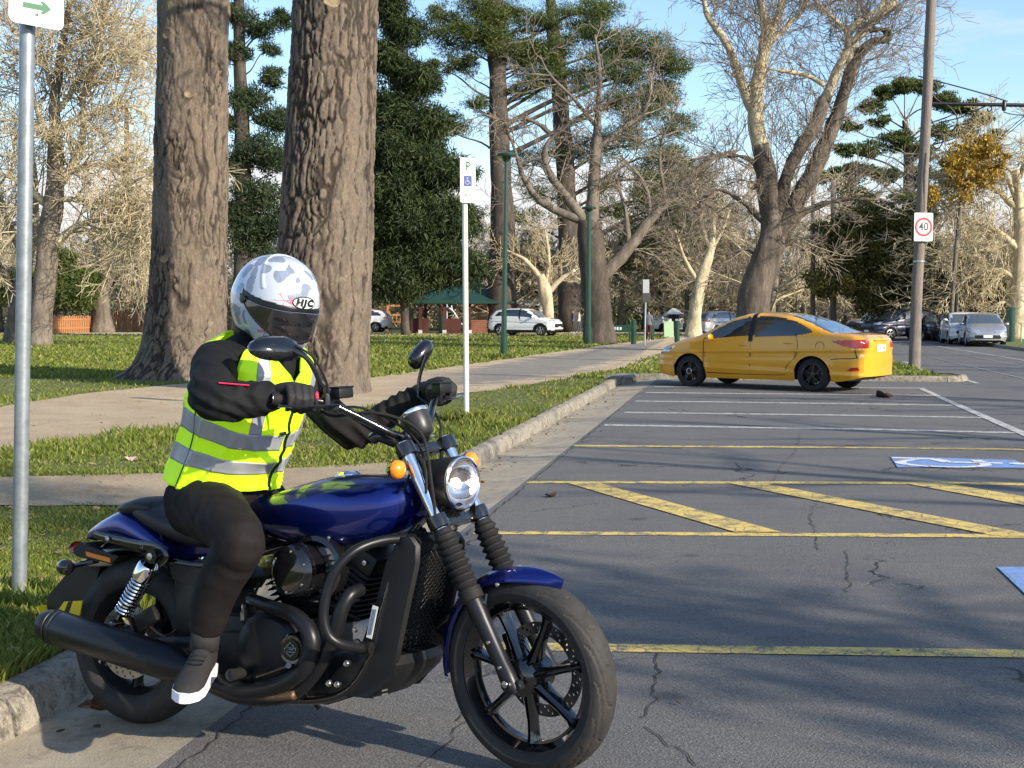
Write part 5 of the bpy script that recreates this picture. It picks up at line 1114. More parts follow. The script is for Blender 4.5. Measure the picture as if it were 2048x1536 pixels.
for sd in (-1, 1):
    y = sd * .098
    m = MB(); m.lathe([(.001, -.035), (.020, -.035), (.026, -.02), (.027, .03), (.024, .06), (.025, .12), (.027, .2), (.029, .215), (.029, .285)], o=along(y, 0), ax=fd, seg=24); m.lathe([(.001, .014), (.017, .014), (.02, .008), (.02, -.0)], o=along(y, -.005) + Vector((0, sd * .014, 0)), ax=(0, sd, 0), seg=16)
    m.box(along(y, -.02, .02), (.035, .024, .03), Matrix.Rotation(-RAKE, 3, 'Y'), .004); sl_ = bf(m, 'fork_slider', M_SATIN)
    m = MB(); m.lathe([(.001, .030), (.010, .029), (.012, .024), (.017, .022), (.019, .014)], o=along(y, 0), ax=(0, sd, 0), seg=12); bf(m, 'axle_nut', M_STEEL, sl_)
    for kk, s_ in enumerate((.05, .13)): m = MB(); m.lathe([(.001, .03), (.005, .03), (.006, .024)], o=along(y, s_, .008), ax=(0, sd, 0), seg=8); bf(m, 'bolt', M_STEEL, sl_)
    prof = []; nb = 9
    for q in range(nb):
        z0 = .285 + .20 * q / nb; dz = .20 / nb; r_ = .041 - .004 * abs(q - 4) / 4; prof += [(.029, z0), (r_, z0 + dz * .45), (r_, z0 + dz * .6), (.030, z0 + dz * .95)]
    prof = [(.030, .262), (.037, .265), (.037, .290)] + prof + [(.030, .487), (.026, .50)]
    m = MB(); m.lathe(prof, o=along(y, 0), ax=fd, seg=28); bf(m, 'fork_boot', M_RUB)
    m = MB(); m.lathe([(.0205, .485), (.0205, .80), (.001, .802)], o=along(y, 0), ax=fd, seg=24); bf(m, 'fork_tube', M_CHROME)
for s_, nm in ((.525, 'lower_yoke'), (.775, 'upper_yoke')):
    m = MB()
    for sd in (-1, 1): m.lathe([(.021, -.022), (.033, -.020), (.034, 0), (.033, .020), (.021, .022)], o=along(sd * .098, s_), ax=fd, seg=22)
    m.box(along(0, s_, -.015), (.045, .17, .032), Matrix.Rotation(-RAKE, 3, 'Y'), .008, 2); m.box(along(0, s_, -.035), (.05, .09, .03), Matrix.Rotation(-RAKE, 3, 'Y'), .008, 2)
    bf(m, nm, M_GLOSSB)
m = MB(); m.tube([along(0, .5, -.055), along(0, .82, -.055)], .026, 12); bf(m, 'steering_head', M_MATTE)
# front mudguard: arc shell
def guard(R0, a0, a1, w0, m_, name, taper=None, c=None, TT=None, th=.004, drop=.03):
    rings = []; n = 34
    for i in range(n + 1):
        f = i / n; a = a0 + (a1 - a0) * f; wd = w0 * (taper(f) if taper else 1); up = Vector((math.cos(a), 0, math.sin(a))); out = []; inn = []
        for q in np.linspace(-1, 1, 13):
            r = R0 - drop * abs(q) ** 2.6; out.append(c + up * r + Vector((0, q * wd / 2, 0)))
        for q in np.linspace(1, -1, 13): r = R0 - th - drop * abs(q) ** 2.6; inn.append(c + up * r + Vector((0, q * (wd / 2 - th * .5), 0)))
        rings.append(out + inn)
    m = MB(); m.loft(rings); 
    if TT: TF(m)
    return m.build(name, m_, bike, angle=60)
fg = guard(RW + .034, R_(64), R_(186), .128, M_BLUE, 'front_mudguard', lambda f: .04 + .96 * (f / .24) ** .75 if f < .24 else (1 - .25 * max(0, f - .6) / .4), FCB, True, drop=.038)
for sd in (-1, 1):
    for a, r in ((100, .285), (128, .287)):
        m = MB(); p = FCB + Vector((math.cos(R_(a)) * r, sd * .071, math.sin(R_(a)) * r)); m.lathe([(.001, .006), (.006, .005), (.007, 0)], o=p, ax=(0, sd, 0), seg=10); bf(m, 'bolt', M_STEEL, fg)
    m = MB(); m.tube([FCB + Vector((math.cos(R_(112)) * .27, sd * .07, math.sin(R_(112)) * .27)), along(sd * .085, .22)], .012, 8, flat=(1, .5)); bf(m, 'bracket', M_GLOSSB, fg)
m = MB(); c = FCB + Vector((-.105, .082, .055)); m.box(c, (.06, .05, .11), Matrix.Rotation(-.4, 3, 'Y'), .012, 2); m.box(c + Vector((.0, .02, -.01)), (.05, .03, .07), Matrix.Rotation(-.4, 3, 'Y'), .01, 2); bf(m, 'brake_caliper', M_GLOSSB)
# headlamp
hc = Fp(868, 962, 0); lc = Fp(925, 966, 0); hax = Vector((1, 0, -.03)).normalized(); hL = .165
m = MB(); m.lathe([(.001, -.105), (.03, -.103), (.052, -.092), (.066, -.06), (.076, 0), (.083, .055), (.085, .062), (.085, .072), (.078, .076)], o=lc - hax * .075, ax=hax, seg=40); hl = bf(m, 'headlamp', mat('headlamp_shell', (.018, .017, .018), .42))
m = MB(); m.lathe([(.076, .0), (.074, -.012), (.060, -.045), (.03, -.062), (.001, -.066)], o=lc, ax=hax, seg=40); bf(m, 'reflector', M_LENS, hl)
m = MB(); m.lathe([(.082, -.004), (.084, .004), (.079, .007), (.075, .003)], o=lc, ax=hax, seg=44); bf(m, 'chrome_ring', M_CHROME, hl)
m = MB(); m.lathe([(.001, -.05), (.012, -.045), (.014, -.03), (.001, -.012)], o=lc + Vector((0, 0, .0)), ax=hax, seg=14); bf(m, 'bulb', M_BULB, hl)
lg = bpy.data.materials.new('clear_lamp_cover'); lg.use_nodes = True; b_ = lg.node_tree.nodes['Principled BSDF']; b_.inputs['Transmission Weight'].default_value = 1; b_.inputs['Roughness'].default_value = .02; b_.inputs['IOR'].default_value = 1.12; b_.inputs['Specular IOR Level'].default_value = 1
m = MB(); m.lathe([(.076, .002), (.06, .010), (.03, .015), (.001, .017)], o=lc, ax=hax, seg=36); bf(m, 'lens', lg, hl)
m = MB(); m.tube([lc - hax * .07 + Vector((0, 0, -.07)), lc - hax * .085 + Vector((0, 0, -.11)), along(0, .55, .02)], [.022, .018, .022], 10, n=3); m.box(lc - hax * .08 + Vector((0, 0, .085)), (.006, .012, .02)); bf(m, 'bracket', M_GLOSSB, hl)
for sd, (px, py) in ((-1, (793, 939)), (1, (939, 922))):
    c = Fp(px, py, sd * .165) if sd < 0 else Fp(px, py, .15); m = MB(); m.lathe([(.001, -.030), (.018, -.028), (.028, -.012), (.031, 0), (.029, .002)], o=c, ax=(1, 0, 0), seg=24); m.tube([c - Vector((.012, 0, 0)), c - Vector((.02, sd * .06, 0.005))], .009, 8); ts = bf(m, 'turn_signal', M_GLOSSB)
    m = MB(); m.lathe([(.030, .0), (.030, .006), (.026, .018), (.015, .025), (.001, .028)], o=c, ax=(1, 0, 0), seg=24); bf(m, 'amber_lens', M_AMBER, ts)
# instrument
sc_ = Fp(834, 846, 0); sax = Vector((-.55, 0, .83)).normalized()
m = MB(); m.lathe([(.001, -.052), (.025, -.052), (.033, -.047), (.040, -.030), (.048, -.008), (.049, .028), (.046, .03)], o=sc_, ax=sax, seg=36); ins = bf(m, 'speedometer', mat('instrument_shell', (.02, .02, .022), .4))
m = MB(); m.lathe([(.049, .022), (.0515, .026), (.0515, .034), (.046, .037), (.043, .033)], o=sc_, ax=sax, seg=36); bf(m, 'chrome_bezel', M_CHROME, ins); m = MB(); m.lathe([(.044, .034), (.001, .036)], o=sc_, ax=sax, seg=30); bf(m, 'dial_glass', M_GLASS, ins)
for i in range(3): m = MB(); m.box(sc_ - sax * .036 + Vector((.042, 0, -.004 - .007 * i)), (.006, .022, .0025), Matrix.Rotation(-.2, 3, 'Y')); bf(m, 'vent', M_STEEL if i == 1 else M_GLOSSB, ins)
m = MB(); m.tube([sc_ - sax * .05, along(0, .80, -.01)], [.022, .02], 10); bf(m, 'bracket', M_GLOSSB, ins)
# handlebar
gR = Fp(552, 798, -.40); gR2 = Fp(642, 803, -.275); cl = along(0, .835, -.03); gL = Fp(868, 791, .40); gL2 = Fp(835, 800, .275)
riseR = Fp(705, 828, -.19); riseL = Vector((riseR.x, -riseR.y, riseR.z))
gL = Vector((gR.x, -gR.y, gR.z - .02)); gL2 = Vector((gR2.x, -gR2.y, gR2.z - .015))
m = MB(); m.tube([gR, gR2, riseR, cl + Vector((0, -.06, .0)), cl + Vector((0, .06, 0)), riseL, gL2, gL], .0125, 12, n=6); bar = bf(m, 'handlebar', M_GLOSSB)
for g1, g2, sd in ((gR, gR2, -1), (gL, gL2, 1)):
    d = (g2 - g1).normalized(); m = MB(); m.lathe([(.001, -.012), (.019, -.012), (.021, -.006), (.021, .008), (.0165, .010), (.0165, .115), (.021, .118), (.021, .126), (.013, .127)], o=g1, ax=d, seg=20); gr = bf(m, 'grip', M_RUB)
    m = MB(); m.lathe([(.0145, -.0135), (.0175, -.0135), (.0175, -.012)], o=g1, ax=d, seg=20); bf(m, 'end_ring', M_STEEL, gr)
    c = g2 + d * .045 + Vector((.012, 0, .012)); m = MB(); m.box(g2 + d * .03, (.045, .055, .05), frame_to(d).to_3x3(), .008, 2); m.box(c + Vector((.02, 0, .016)), (.042, .062, .032), Matrix.Rotation(.0, 3, 'Y'), .006, 2); m.box(c + Vector((.02, 0, .034)), (.045, .066, .006), None, .002); bf(m, 'master_cylinder' if sd < 0 else 'clutch_perch', M_MATTE)
    m = MB(); l0 = g2 + Vector((.035, sd * .0, -.004)); m.tube([l0 + d * .03, l0 + Vector((.02, 0, -.008)), l0 - d * .09 + Vector((.032, 0, -.016)), l0 - d * .16 + Vector((.026, 0, -.02)), l0 - d * .175 + Vector((.022, 0, -.018))], [.009, .007, .0062, .0066, .009], 8, n=4, flat=(1, .7)); bf(m, 'lever', M_GLOSSB)
# mirrors
def mirror(stem, pod_c, pod_ax, pod_long, name='mirror', w=.052, l=.088, flip=1):
    m = MB(); m.tube(stem, [.0075, .0065, .0065, .008], 8, n=6, flat=(1.3, .8)); mi = bf(m, name, M_GLOSSB)
    z = Vector(pod_ax).normalized(); x = Vector(pod_long).normalized(); x = (x - z * x.dot(z)).normalized(); y = z.cross(x); rings = []
    for h, s in ((-.030, .25), (-.027, .6), (-.018, .86), (-.004, .99), (.008, 1.0), (.010, .96)):
        rings.append([Vector(pod_c) + z * h + x * l * s * (abs(math.cos(t)) ** .7 * (1 if math.cos(t) > 0 else -1)) + y * w * s * (abs(math.sin(t)) ** .8 * (1 if math.sin(t) > 0 else -1)) * (1 - .18 * math.cos(t)) for t in np.linspace(0, 2 * math.pi, 32, endpoint=False)])
    m = MB(); m.loft(rings); bf(m, 'shell', M_GLOSSB, mi)
    m = MB(); q = [Vector(pod_c) + z * .0115 + x * l * .93 * (abs(math.cos(t)) ** .7 * (1 if math.cos(t) > 0 else -1)) + y * w * .93 * (abs(math.sin(t)) ** .8 * (1 if math.sin(t) > 0 else -1)) * (1 - .18 * math.cos(t)) for t in np.linspace(0, 2 * math.pi, 32, endpoint=False)]; m.add(q, [tuple(range(32))]); bf(m, 'mirror_glass', mat('mirror_glass', (.7, .72, .75), .02, 1), mi, smooth=False)
yR = -.30
st = [Fp(642, 798, -.25), Fp(640, 765, -.27), Fp(615, 718, -.30), Fp(578, 694, -.33)]
mirror(st, Fp(549, 697, -.36), (-.62, .10, -.55), (-.2, -1, .02), w=.045, l=.088)
cm = MB(); cm.tube([Fp(655, 800, -.22), Fp(652, 762, -.24), Fp(626, 715, -.29), Fp(590, 690, -.32)], .004, 6, n=6); bf(cm, 'mirror_wire', M_RUB)
st = [Fp(838, 795, .27), Fp(838, 760, .28), Fp(846, 730, .29), Fp(853, 712, .30)]
mirror(st, Fp(842, 708, .31), (-.95, .12, .1), (.05, .5, .5), w=.032, l=.06)
# cables
cab = [([(640, 822, -.24), (670, 832, -.21), (740, 825, -.16), (800, 838, -.10), (843, 868, -.07), (856, 915, -.07), (862, 960, -.085), (868, 1000, -.105), (872, 1040, -.12), (880, 1062, -.11)], .0048),
       ([(655, 818, -.23), (720, 815, -.18), (790, 845, -.10), (835, 885, -.06), (850, 930, -.08)], .004), ([(612, 812, -.30), (660, 818, -.25), (730, 845, -.16), (790, 880, -.08), (830, 900, -.04)], .0045),
       ([(705, 828, -.17), (745, 850, -.12), (790, 890, -.05), (840, 900, 0)], .0042), ([(838, 795, .25), (862, 815, .20), (881, 850, .12), (876, 890, .06), (862, 912, .03)], .0042),
       ([(836, 905, -.07), (815, 960, -.09), (800, 1010, -.09), (790, 1060, -.08)], .004), ([(700, 830, -.15), (760, 870, -.1), (820, 900, -.07), (845, 940, -.075), (858, 1000, -.10)], .0055), ([(830, 900, -.06), (850, 935, -.09), (852, 985, -.11), (846, 1020, -.09)], .0045)]
for pl_, r in cab: m = MB(); m.tube([Fp(*p) for p in pl_], r, 7, n=6); bf(m, 'cable', M_RUB)
m = MB(); m.box(along(0, .83, -.03), (.05, .11, .035), Matrix.Rotation(-RAKE, 3, 'Y'), .008, 2); m.tube([Fp(745, 878, -.1), Fp(760, 872, -.09), Fp(800, 888, -.05)], .02, 10, n=3); bf(m, 'bar_clamp', M_GLOSSB)
# tank (lofted)
def sec(x, zc, hw, hu, hd, pu=2.4, pd=3.0, n=40, tuck=0):
    r = []
    for t in np.linspace(0, 2 * math.pi, n, endpoint=False):
        c, s = math.cos(t), math.sin(t); p = pu if s > 0 else pd; e = 2 / p
        yy = hw * math.copysign(abs(c) ** e, c); zz = (hu if s > 0 else hd) * math.copysign(abs(s) ** e, s)
        if s < 0: yy *= 1 - tuck * abs(s)
        r.append(Vector((x, yy, zc + zz)))
    return r
def smooth_loft(keys, name, m_, parent, per=6, **k):
    ks = spline([list(q) + [0] * 0 for q in keys], per); m = MB(); m.loft([sec(*q) for q in ks]); return m.build(name, m_, parent, angle=50)
TK = [(.50, .765, .045, .035, .045, 2.2, 2.4), (.54, .77, .075, .045, .075, 2.2, 2.6), (.62, .768, .108, .062, .095, 2.2, 2.8), (.74, .775, .135, .088, .12, 2.3, 3), (.88, .785, .150, .105, .135, 2.3, 3), (1.0, .79, .150, .103, .125, 2.3, 3), (1.09, .80, .135, .09, .105, 2.3, 2.8), (1.145, .81, .105, .070, .08, 2.3, 2.6), (1.175, .815, .07, .045, .055, 2.2, 2.4)]
tank = smooth_loft([(a, b, c, d, e, f, g_) for a, b, c, d, e, f, g_ in TK], 'fuel_tank', M_BLUE, bike)
fc = B(697, 946, 0); m = MB(); m.lathe([(.048, -.02), (.046, .0), (.038, .006), (.036, .011), (.001, .013)], o=(fc.x, 0, fc.z - .006), ax=(-.08, 0, 1), seg=36); bf2 = m.build('fuel_cap', M_CHROME, tank)
m = MB(); m.lathe([(.001, .004), (.006, .003), (.007, 0)], o=B(657, 1076, -.135), ax=(0, -1, 0), seg=10); m.build('bolt', M_STEEL, tank)
# seat and pillion pad
ST = [(.00, .758, .06, .018, .02, 2.6, 2.6), (.04, .758, .105, .030, .03, 2.6, 2.6), (.12, .735, .125, .050, .05, 2.6, 2.6), (.22, .705, .135, .052, .055, 2.8, 2.6), (.34, .690, .148, .046, .055, 3, 2.8), (.46, .695, .145, .044, .055, 3, 2.8), (.56, .715, .115, .045, .05, 2.6, 2.6), (.66, .745, .07, .04, .04, 2.4, 2.4), (.72, .76, .04, .03, .03, 2.2, 2.2)]
seat = smooth_loft(ST, 'seat', M_SEAT, bike)
PD = [(-.065, .762, .05, .008, .012, 2.6, 2.6), (-.045, .764, .085, .018, .02, 2.6, 2.6), (.0, .766, .11, .030, .03, 2.6, 2.6), (.055, .772, .115, .035, .04, 2.6, 2.6), (.11, .77, .112, .028, .05, 2.6, 2.6), (.13, .76, .10, .02, .04, 2.6, 2.6)]
smooth_loft(PD, 'pillion_pad', M_SEAT, bike)
m = MB(); sp = []
for t in np.linspace(-1.15, 1.15, 20): sp.append((.075 + .10 * abs(t) ** 1.5, .118 * math.sin(t) / math.sin(1.15), .79 - .10 * abs(t) ** 2.2))
m.tube(sp, .0045, 6); m.build('seat_piping', M_RUB, seat)
# tail cowl
TC = [(-.235, .655, .045, .014, .012, 3, 3), (-.20, .665, .07, .026, .022, 3, 3), (-.12, .683, .10, .046, .036, 3.2, 3), (-.02, .695, .118, .068, .052, 3.2, 3), (.07, .675, .130, .062, .056, 3.2, 3), (.16, .65, .137, .040, .05, 3, 3), (.24, .628, .14, .018, .034, 3, 3)]
tail = smooth_loft(TC, 'tail_cowl', M_BLUE, bike)
for sd in (-1, 1):
    pts = [B(188, 1068, -.135), B(215, 1076, -.142), B(270, 1088, -.15), B(312, 1094, -.155), B(330, 1112, -.155), B(318, 1128, -.155)]
    m = MB(); m.tube([(p.x, sd * -p.y, p.z) if sd > 0 else p for p in pts], [.012, .015, .016, .017, .019, .014], 10, n=4, flat=(.35, 1)); ra_ = m.build('frame_rail', M_GLOSSB, bike)
    for px, py in ((215, 1077), (285, 1092)):
        p = B(px, py, -.152); m = MB(); m.lathe([(.009, 0), (.010, .003), (.006, .006), (.0055, .004), (.001, .004)], o=(p.x, sd * abs(p.y) if sd > 0 else p.y, p.z), ax=(0, sd, 0), seg=14); m.build('bolt', M_STEEL, ra_)
# rear mudguard, lamp, plate, signals
guard(.375, R_(38), R_(128), .17, M_GLOSSB, 'rear_mudguard', None, Vector((0, 0, RW)), None, drop=.05)
m = MB(); a = [B(152, 1098, -.07), B(165, 1085, -.07), B(237, 1113, -.085), B(222, 1128, -.085), B(158, 1112, -.07)]; fnL = lambda a_, b__, h: Vector((a_, h, b__)); m.prism([(p.x, p.z) for p in a], -.085, .085, fnL); lh = m.build('tail_lamp_housing', M_PLAST, bike, smooth=False)
m = MB(); a = [B(172, 1103, -.087), B(221, 1116, -.087), B(221, 1125, -.087), B(174, 1112, -.087)]; m.prism([(p.x, p.z) for p in a], -.090, -.084, fnL); m.build('side_reflector', mat('orange_reflector', (.75, .22, .02), .35), lh, smooth=False)
m = MB(); p = B(150, 1095, 0); m.lathe([(.001, .02), (.03, .015), (.04, 0)], o=p + Vector((.01, 0, 0)), ax=(-1, 0, 0), seg=20, sq=(1, .6)); m.build('tail_lamp', M_RED, bike)
for sd in (-1, 1):
    c = B(130, 1134, -.15); c = Vector((c.x, sd * .15, c.z)); m = MB(); m.lathe([(.001, -.032), (.018, -.029), (.028, -.014), (.029, 0), (.024, .018), (.012, .03), (.001, .033)], o=c, ax=(-1, 0, 0), seg=22); m.tube([c, c + Vector((.05, -sd * .06, .012)), c + Vector((.07, -sd * .09, .02))], .010, 8); rs_ = m.build('rear_turn_signal', M_GLOSSB, bike)
m = MB(); a = [B(172, 1128, 0), B(225, 1130, 0), B(200, 1225, 0), B(172, 1255, 0), B(118, 1235, 0), B(120, 1190, 0)]; m.prism([(p.x, p.z) for p in a], -.06, .06, fnL); m.build('plate_bracket', M_BLK, bike, smooth=False)
pc = B(137, 1224, 0); pm = Matrix.Translation((pc.x - .035, 0, pc.z - .02)) @ Matrix.Rotation(R_(-18), 4, 'Y'); m = MB(); m.box((0, 0, 0), (.004, .20, .105), bev=.002); m.V = [tuple(pm @ Vector(v)) for v in m.V]
np_ = m.build('number_plate', mat('yellow_plate', (.75, .55, .01), .4), bike, smooth=False); m = MB(); m.box((-.003, -.028, 0), (.003, .022, .103)); m.V = [tuple(pm @ Vector(v)) for v in m.V]; m.build('plate_band', M_INK, np_, smooth=False)
m = MB(); p0, p1 = B(117, 1232, -.09), B(160, 1232, -.09)
m.prism([(a.x, a.z) for a in (B(130, 1203, -.1), B(166, 1201, -.1), B(160, 1234, -.1), B(112, 1228, -.1))], -.104, -.100, fnL); m.build('side_plate', mat('yellow_side_plate', (.70, .50, .01), .45), np_, smooth=False)
m = MB(); m.prism([(a.x, a.z) for a in (B(139, 1203, -.1), B(147, 1202, -.1), B(137, 1232, -.1), B(128, 1231, -.1))], -.106, -.1035, fnL); m.build('side_plate_band', M_BLK, np_, smooth=False)
# shocks
for sd in (-1, 1):
    T0 = B(309, 1112, -.165); B0 = B(233, 1248, -.165); T0 = Vector((T0.x, sd * .165, T0.z)); B0 = Vector((B0.x, sd * .165, B0.z)); d = (T0 - B0); Ls = d.length; d.normalize()
    m = MB(); m.tube([B0, B0 + d * Ls * .35], .008, 10); m.lathe([(.013, Ls * .16), (.030, Ls * .17), (.030, Ls * .19), (.021, Ls * .21), (.021, Ls * .72)], o=B0, ax=d, seg=20); m.lathe([(.001, -.022), (.017, -.022), (.017, .022), (.001, .022)], o=B0, ax=(0, 1, 0), seg=16); m.lathe([(.001, -.018), (.025, -.018), (.027, 0), (.025, .018), (.001, .018)], o=T0, ax=(0, 1, 0), seg=20); sh = m.build('shock_absorber', M_GLOSSB, bike)
    m = MB(); m.lathe([(.0365, Ls * .68), (.038, Ls * .70), (.038, Ls * .86), (.034, Ls * .88)], o=B0, ax=d, seg=28); m.build('chrome_cap', M_CHROME, sh)
    Rm = frame_to(d); tr = 11; pts = [B0 + d * (Ls * (.18 + .52 * t)) + Rm @ Vector((.029 * math.cos(2 * math.pi * tr * t), .029 * math.sin(2 * math.pi * tr * t), 0)) for t in np.linspace(0, 1, tr * 18)]
    m = MB(); m.tube(pts, .0045, 6); m.build('spring', M_CHROME, sh)
    for c in (T0, B0): m = MB(); m.lathe([(.012, sd * 0), (.012, .006), (.001, .007)], o=c + Vector((0, sd * (.019 if c is T0 else .022), 0)), ax=(0, sd, 0), seg=12); m.build('bolt', M_STEEL, sh)
# swingarm, chain side
for sd in (-1, 1):
    m = MB(); m.tube([(-.03, sd * .115, RW + .0), (.12, sd * .12, RW + .005), (.30, sd * .12, RW + .02), (.50, sd * .10, RW + .03)], [.020, .024, .026, .03], 10, n=4, flat=(.6, 1)); m.build('swingarm', M_MATTE, bike)
m = MB(); m.lathe([(.001, .14), (.013, .14), (.016, .135), (.016, -.135), (.013, -.14), (.001, -.14)], o=(0, 0, RW), ax=(0, 1, 0), seg=14); m.build('rear_axle', M_STEEL, bike)
m = MB(); m.box((.10, -.075, RW + .09), (.10, .05, .06), Matrix.Rotation(-.5, 3, 'Y'), .012, 2); m.build('rear_brake_caliper', M_MATTE, bike)
m = MB(); m.tube([(.30, -.09, .52), (.27, -.09, .40), (.2, -.1, .33), (.1, -.08, .36)], .005, 6, n=5); m.build('brake_hose', M_RUB, bike)
# belt and pulley on the left
m = MB(); m.lathe([(.001, .012), (.105, .012), (.11, 0), (.105, -.012), (.001, -.012)], o=(0, .10, RW), ax=(0, 1, 0), seg=40); m.build('rear_pulley', M_BLK, bike)
m = MB(); m.tube([(0, .10, RW + .11), (.6, .10, RW + .1)], .009, 4, flat=(1.4, .5)); m.tube([(0, .10, RW - .11), (.6, .10, RW - .02)], .009, 4, flat=(1.4, .5)); m.build('drive_belt', M_RUB, bike)
# muffler
a, b = B(88, 1247, -.225), B(362, 1332, -.225); d = (b - a).normalized(); Lm = (b - a).length
m = MB(); m.lathe([(.030, .012), (.036, .0), (.048, .004), (.056, .028), (.058, .05), (.0575, .06), (.060, .064), (.060, Lm * .93), (.050, Lm * .99), (.040, Lm * 1.05), (.030, Lm * 1.12)], o=a, ax=d, seg=40); muf = m.build('muffler', M_SATIN, bike, angle=50)
m = MB(); m.lathe([(.03, .012), (.028, .10), (.001, .11)], o=a, ax=d, seg=24); m.build('outlet', M_BLK, muf); 
for s_ in (.05, .075): m = MB(); m.lathe([(.0585, s_), (.0612, s_ + .002), (.0585, s_ + .004)], o=a, ax=d, seg=36); m.build('band', M_MATTE, muf)
# exhaust pipes
def pipe(pl_, r, m_=M_SATIN, name='exhaust_pipe', seg=18, n=8): m = MB(); m.tube([B(*p) if len(p) == 3 else p for p in pl_], r, seg, n=n); return m.build(name, m_, bike, angle=0)
pipe([(498, 1197, -.15), (545, 1215, -.19), (590, 1232, -.225), (617, 1262, -.235), (622, 1300, -.235), (600, 1345, -.235), (550, 1372, -.23), (480, 1380, -.225), (400, 1352, -.225), (350, 1330, -.225)], [.020, .023, .025, .027, .028, .028, .028, .028, .031, .034])
pipe([(722, 1178, -.13), (700, 1190, -.18), (683, 1220, -.20), (668, 1270, -.20), (640, 1330, -.20), (600, 1378, -.20), (545, 1398, -.20), (470, 1392, -.20), (400, 1360, -.2)], [.02, .022, .023, .023, .023, .022, .022, .022, .022])
pipe([(475, 1385, -.21), (540, 1393, -.222), (590, 1390, -.222)], .014, M_BRONZE, 'scorched_heat_shield')
# engine block
m = MB()
def blk(px, py, y, size, rot=0, bev=.02): p = B(px, py, y); m.box((p.x, y, p.z), size, Matrix.Rotation(rot, 3, 'Y'), bev, 2)
blk(560, 1300, 0, (.40, .30, .26)); blk(650, 1345, 0, (.2, .24, .16)); blk(470, 1290, 0, (.16, .26, .2)); m.build('crankcase', M_MATTE, bike)
m = MB(); c = B(545, 1298, -.17); m.lathe([(.001, .075), (.06, .075), (.105, .066), (.125, .045), (.130, 0)], o=(c.x, -.14, c.z), ax=(0, -1, 0), seg=48, sq=(1.06, .96)); cl_ = m.build('primary_cover', M_MATTE, bike, angle=35)
c2 = B(580, 1300, -.232); m = MB(); m.lathe([(.001, .010), (.033, .010), (.035, .005), (.044, .006), (.050, .0), (.052, -.03)], o=(c2.x, -.220, c2.z), ax=(0, -1, 0), seg=40); lg_ = m.build('logo_cap', M_GLOSSB, cl_)
# emblem: shield outline with a bar across
m = MB(); M_EMB = mat('grey_emblem', (.45, .46, .48), .35, .8)
def ln(pts, w=.0013, cl=False):
    pts = [Vector((c2.x + a_, -.2315, c2.z + b__)) for a_, b__ in pts]; 
    if cl: pts.append(pts[0])
    for p, q in zip(pts, pts[1:]): m.tube([p, q], w, 4)
k_ = .021
ln([(-k_ * .62, .3 * k_), (-k_ * .62, .62 * k_), (-k_ * .3, .78 * k_), (0, 1.15 * k_), (k_ * .3, .78 * k_), (k_ * .62, .62 * k_), (k_ * .62, .3 * k_)]); ln([(-k_ * .62, -.3 * k_), (-k_ * .62, -.55 * k_), (-k_ * .3, -.72 * k_), (0, -1.0 * k_), (k_ * .3, -.72 * k_), (k_ * .62, -.55 * k_), (k_ * .62, -.3 * k_)]); ln([(-k_, .3 * k_), (k_, .3 * k_), (k_, -.3 * k_), (-k_, -.3 * k_)], cl=True); ln([(-k_ * .5, .05 * k_), (k_ * .5, .05 * k_)])
m.build('emblem', M_EMB, lg_, angle=0)
for an in range(9):
    t_ = an * .7 + .2; m = MB(); m.lathe([(.001, .005), (.0045, .004), (.005, 0)], o=(c.x + .128 * math.cos(t_), -.155, c.z + .118 * math.sin(t_)), ax=(0, -1, 0), seg=8); m.build('bolt', M_STEEL, cl_)
# cylinders with fins
for (px, py, tilt, x_, nm) in ((702, 1170, .52, 0, 'front_cylinder'), (590, 1175, -.5, 0, 'rear_cylinder')):
    p = B(px, py, -.06); Rr_ = Matrix.Rotation(tilt, 3, 'Y'); m = MB(); m.box((p.x, 0, p.z), (.12, .17, .22), Rr_, .015, 2); m.box(Vector((p.x, 0, p.z)) + Rr_ @ Vector((0, 0, .105)), (.135, .2, .07), Rr_, .015, 2); cy = m.build(nm, M_MATTE, bike)
    for q in range(9): m = MB(); m.box(Vector((p.x, 0, p.z)) + Rr_ @ Vector((0, 0, -.09 + .02 * q)), (.15, .205, .005), Rr_, .002); m.build('fin', M_MATTE, cy, smooth=False)
    m = MB(); m.lathe([(.001, .012), (.008, .011), (.009, 0)], o=Vector((p.x, -.103, p.z)) + Rr_ @ Vector((.035, 0, .11)), ax=(0, -1, 0), seg=10); m.build('bolt', M_STEEL, cy)
# air cleaner (round, right side)
c = B(583, 1143, -.20); m = MB(); m.lathe([(.001, .055), (.055, .055), (.070, .048), (.082, .038), (.086, .02), (.086, -.03)], o=(c.x, -.165, c.z), ax=(0, -1, 0), seg=44); ac = m.build('air_cleaner', M_GLOSSB, bike, angle=30)
m = MB(); m.lathe([(.105, -.05), (.112, -.02), (.105, .0), (.09, .005)], o=(c.x + .045, -.145, c.z + .005), ax=(0, -1, 0), seg=40); m.build('backing_plate', M_GLOSSB, ac)
for t_ in np.linspace(0, 6.283, 6, endpoint=False): m = MB(); m.lathe([(.001, .005), (.004, .004), (.005, 0)], o=(c.x + .064 * math.cos(t_ + .4), -.216, c.z + .064 * math.sin(t_ + .4)), ax=(0, -1, 0), seg=8); m.build('bolt', M_STEEL, ac)
p = B(532, 1125, -.15); m = MB(); m.lathe([(.001, .02), (.014, .019), (.022, .01), (.024, -.03)], o=p, ax=(0, -1, 0), seg=18); m.build('horn_cover', M_GOLD2, bike)
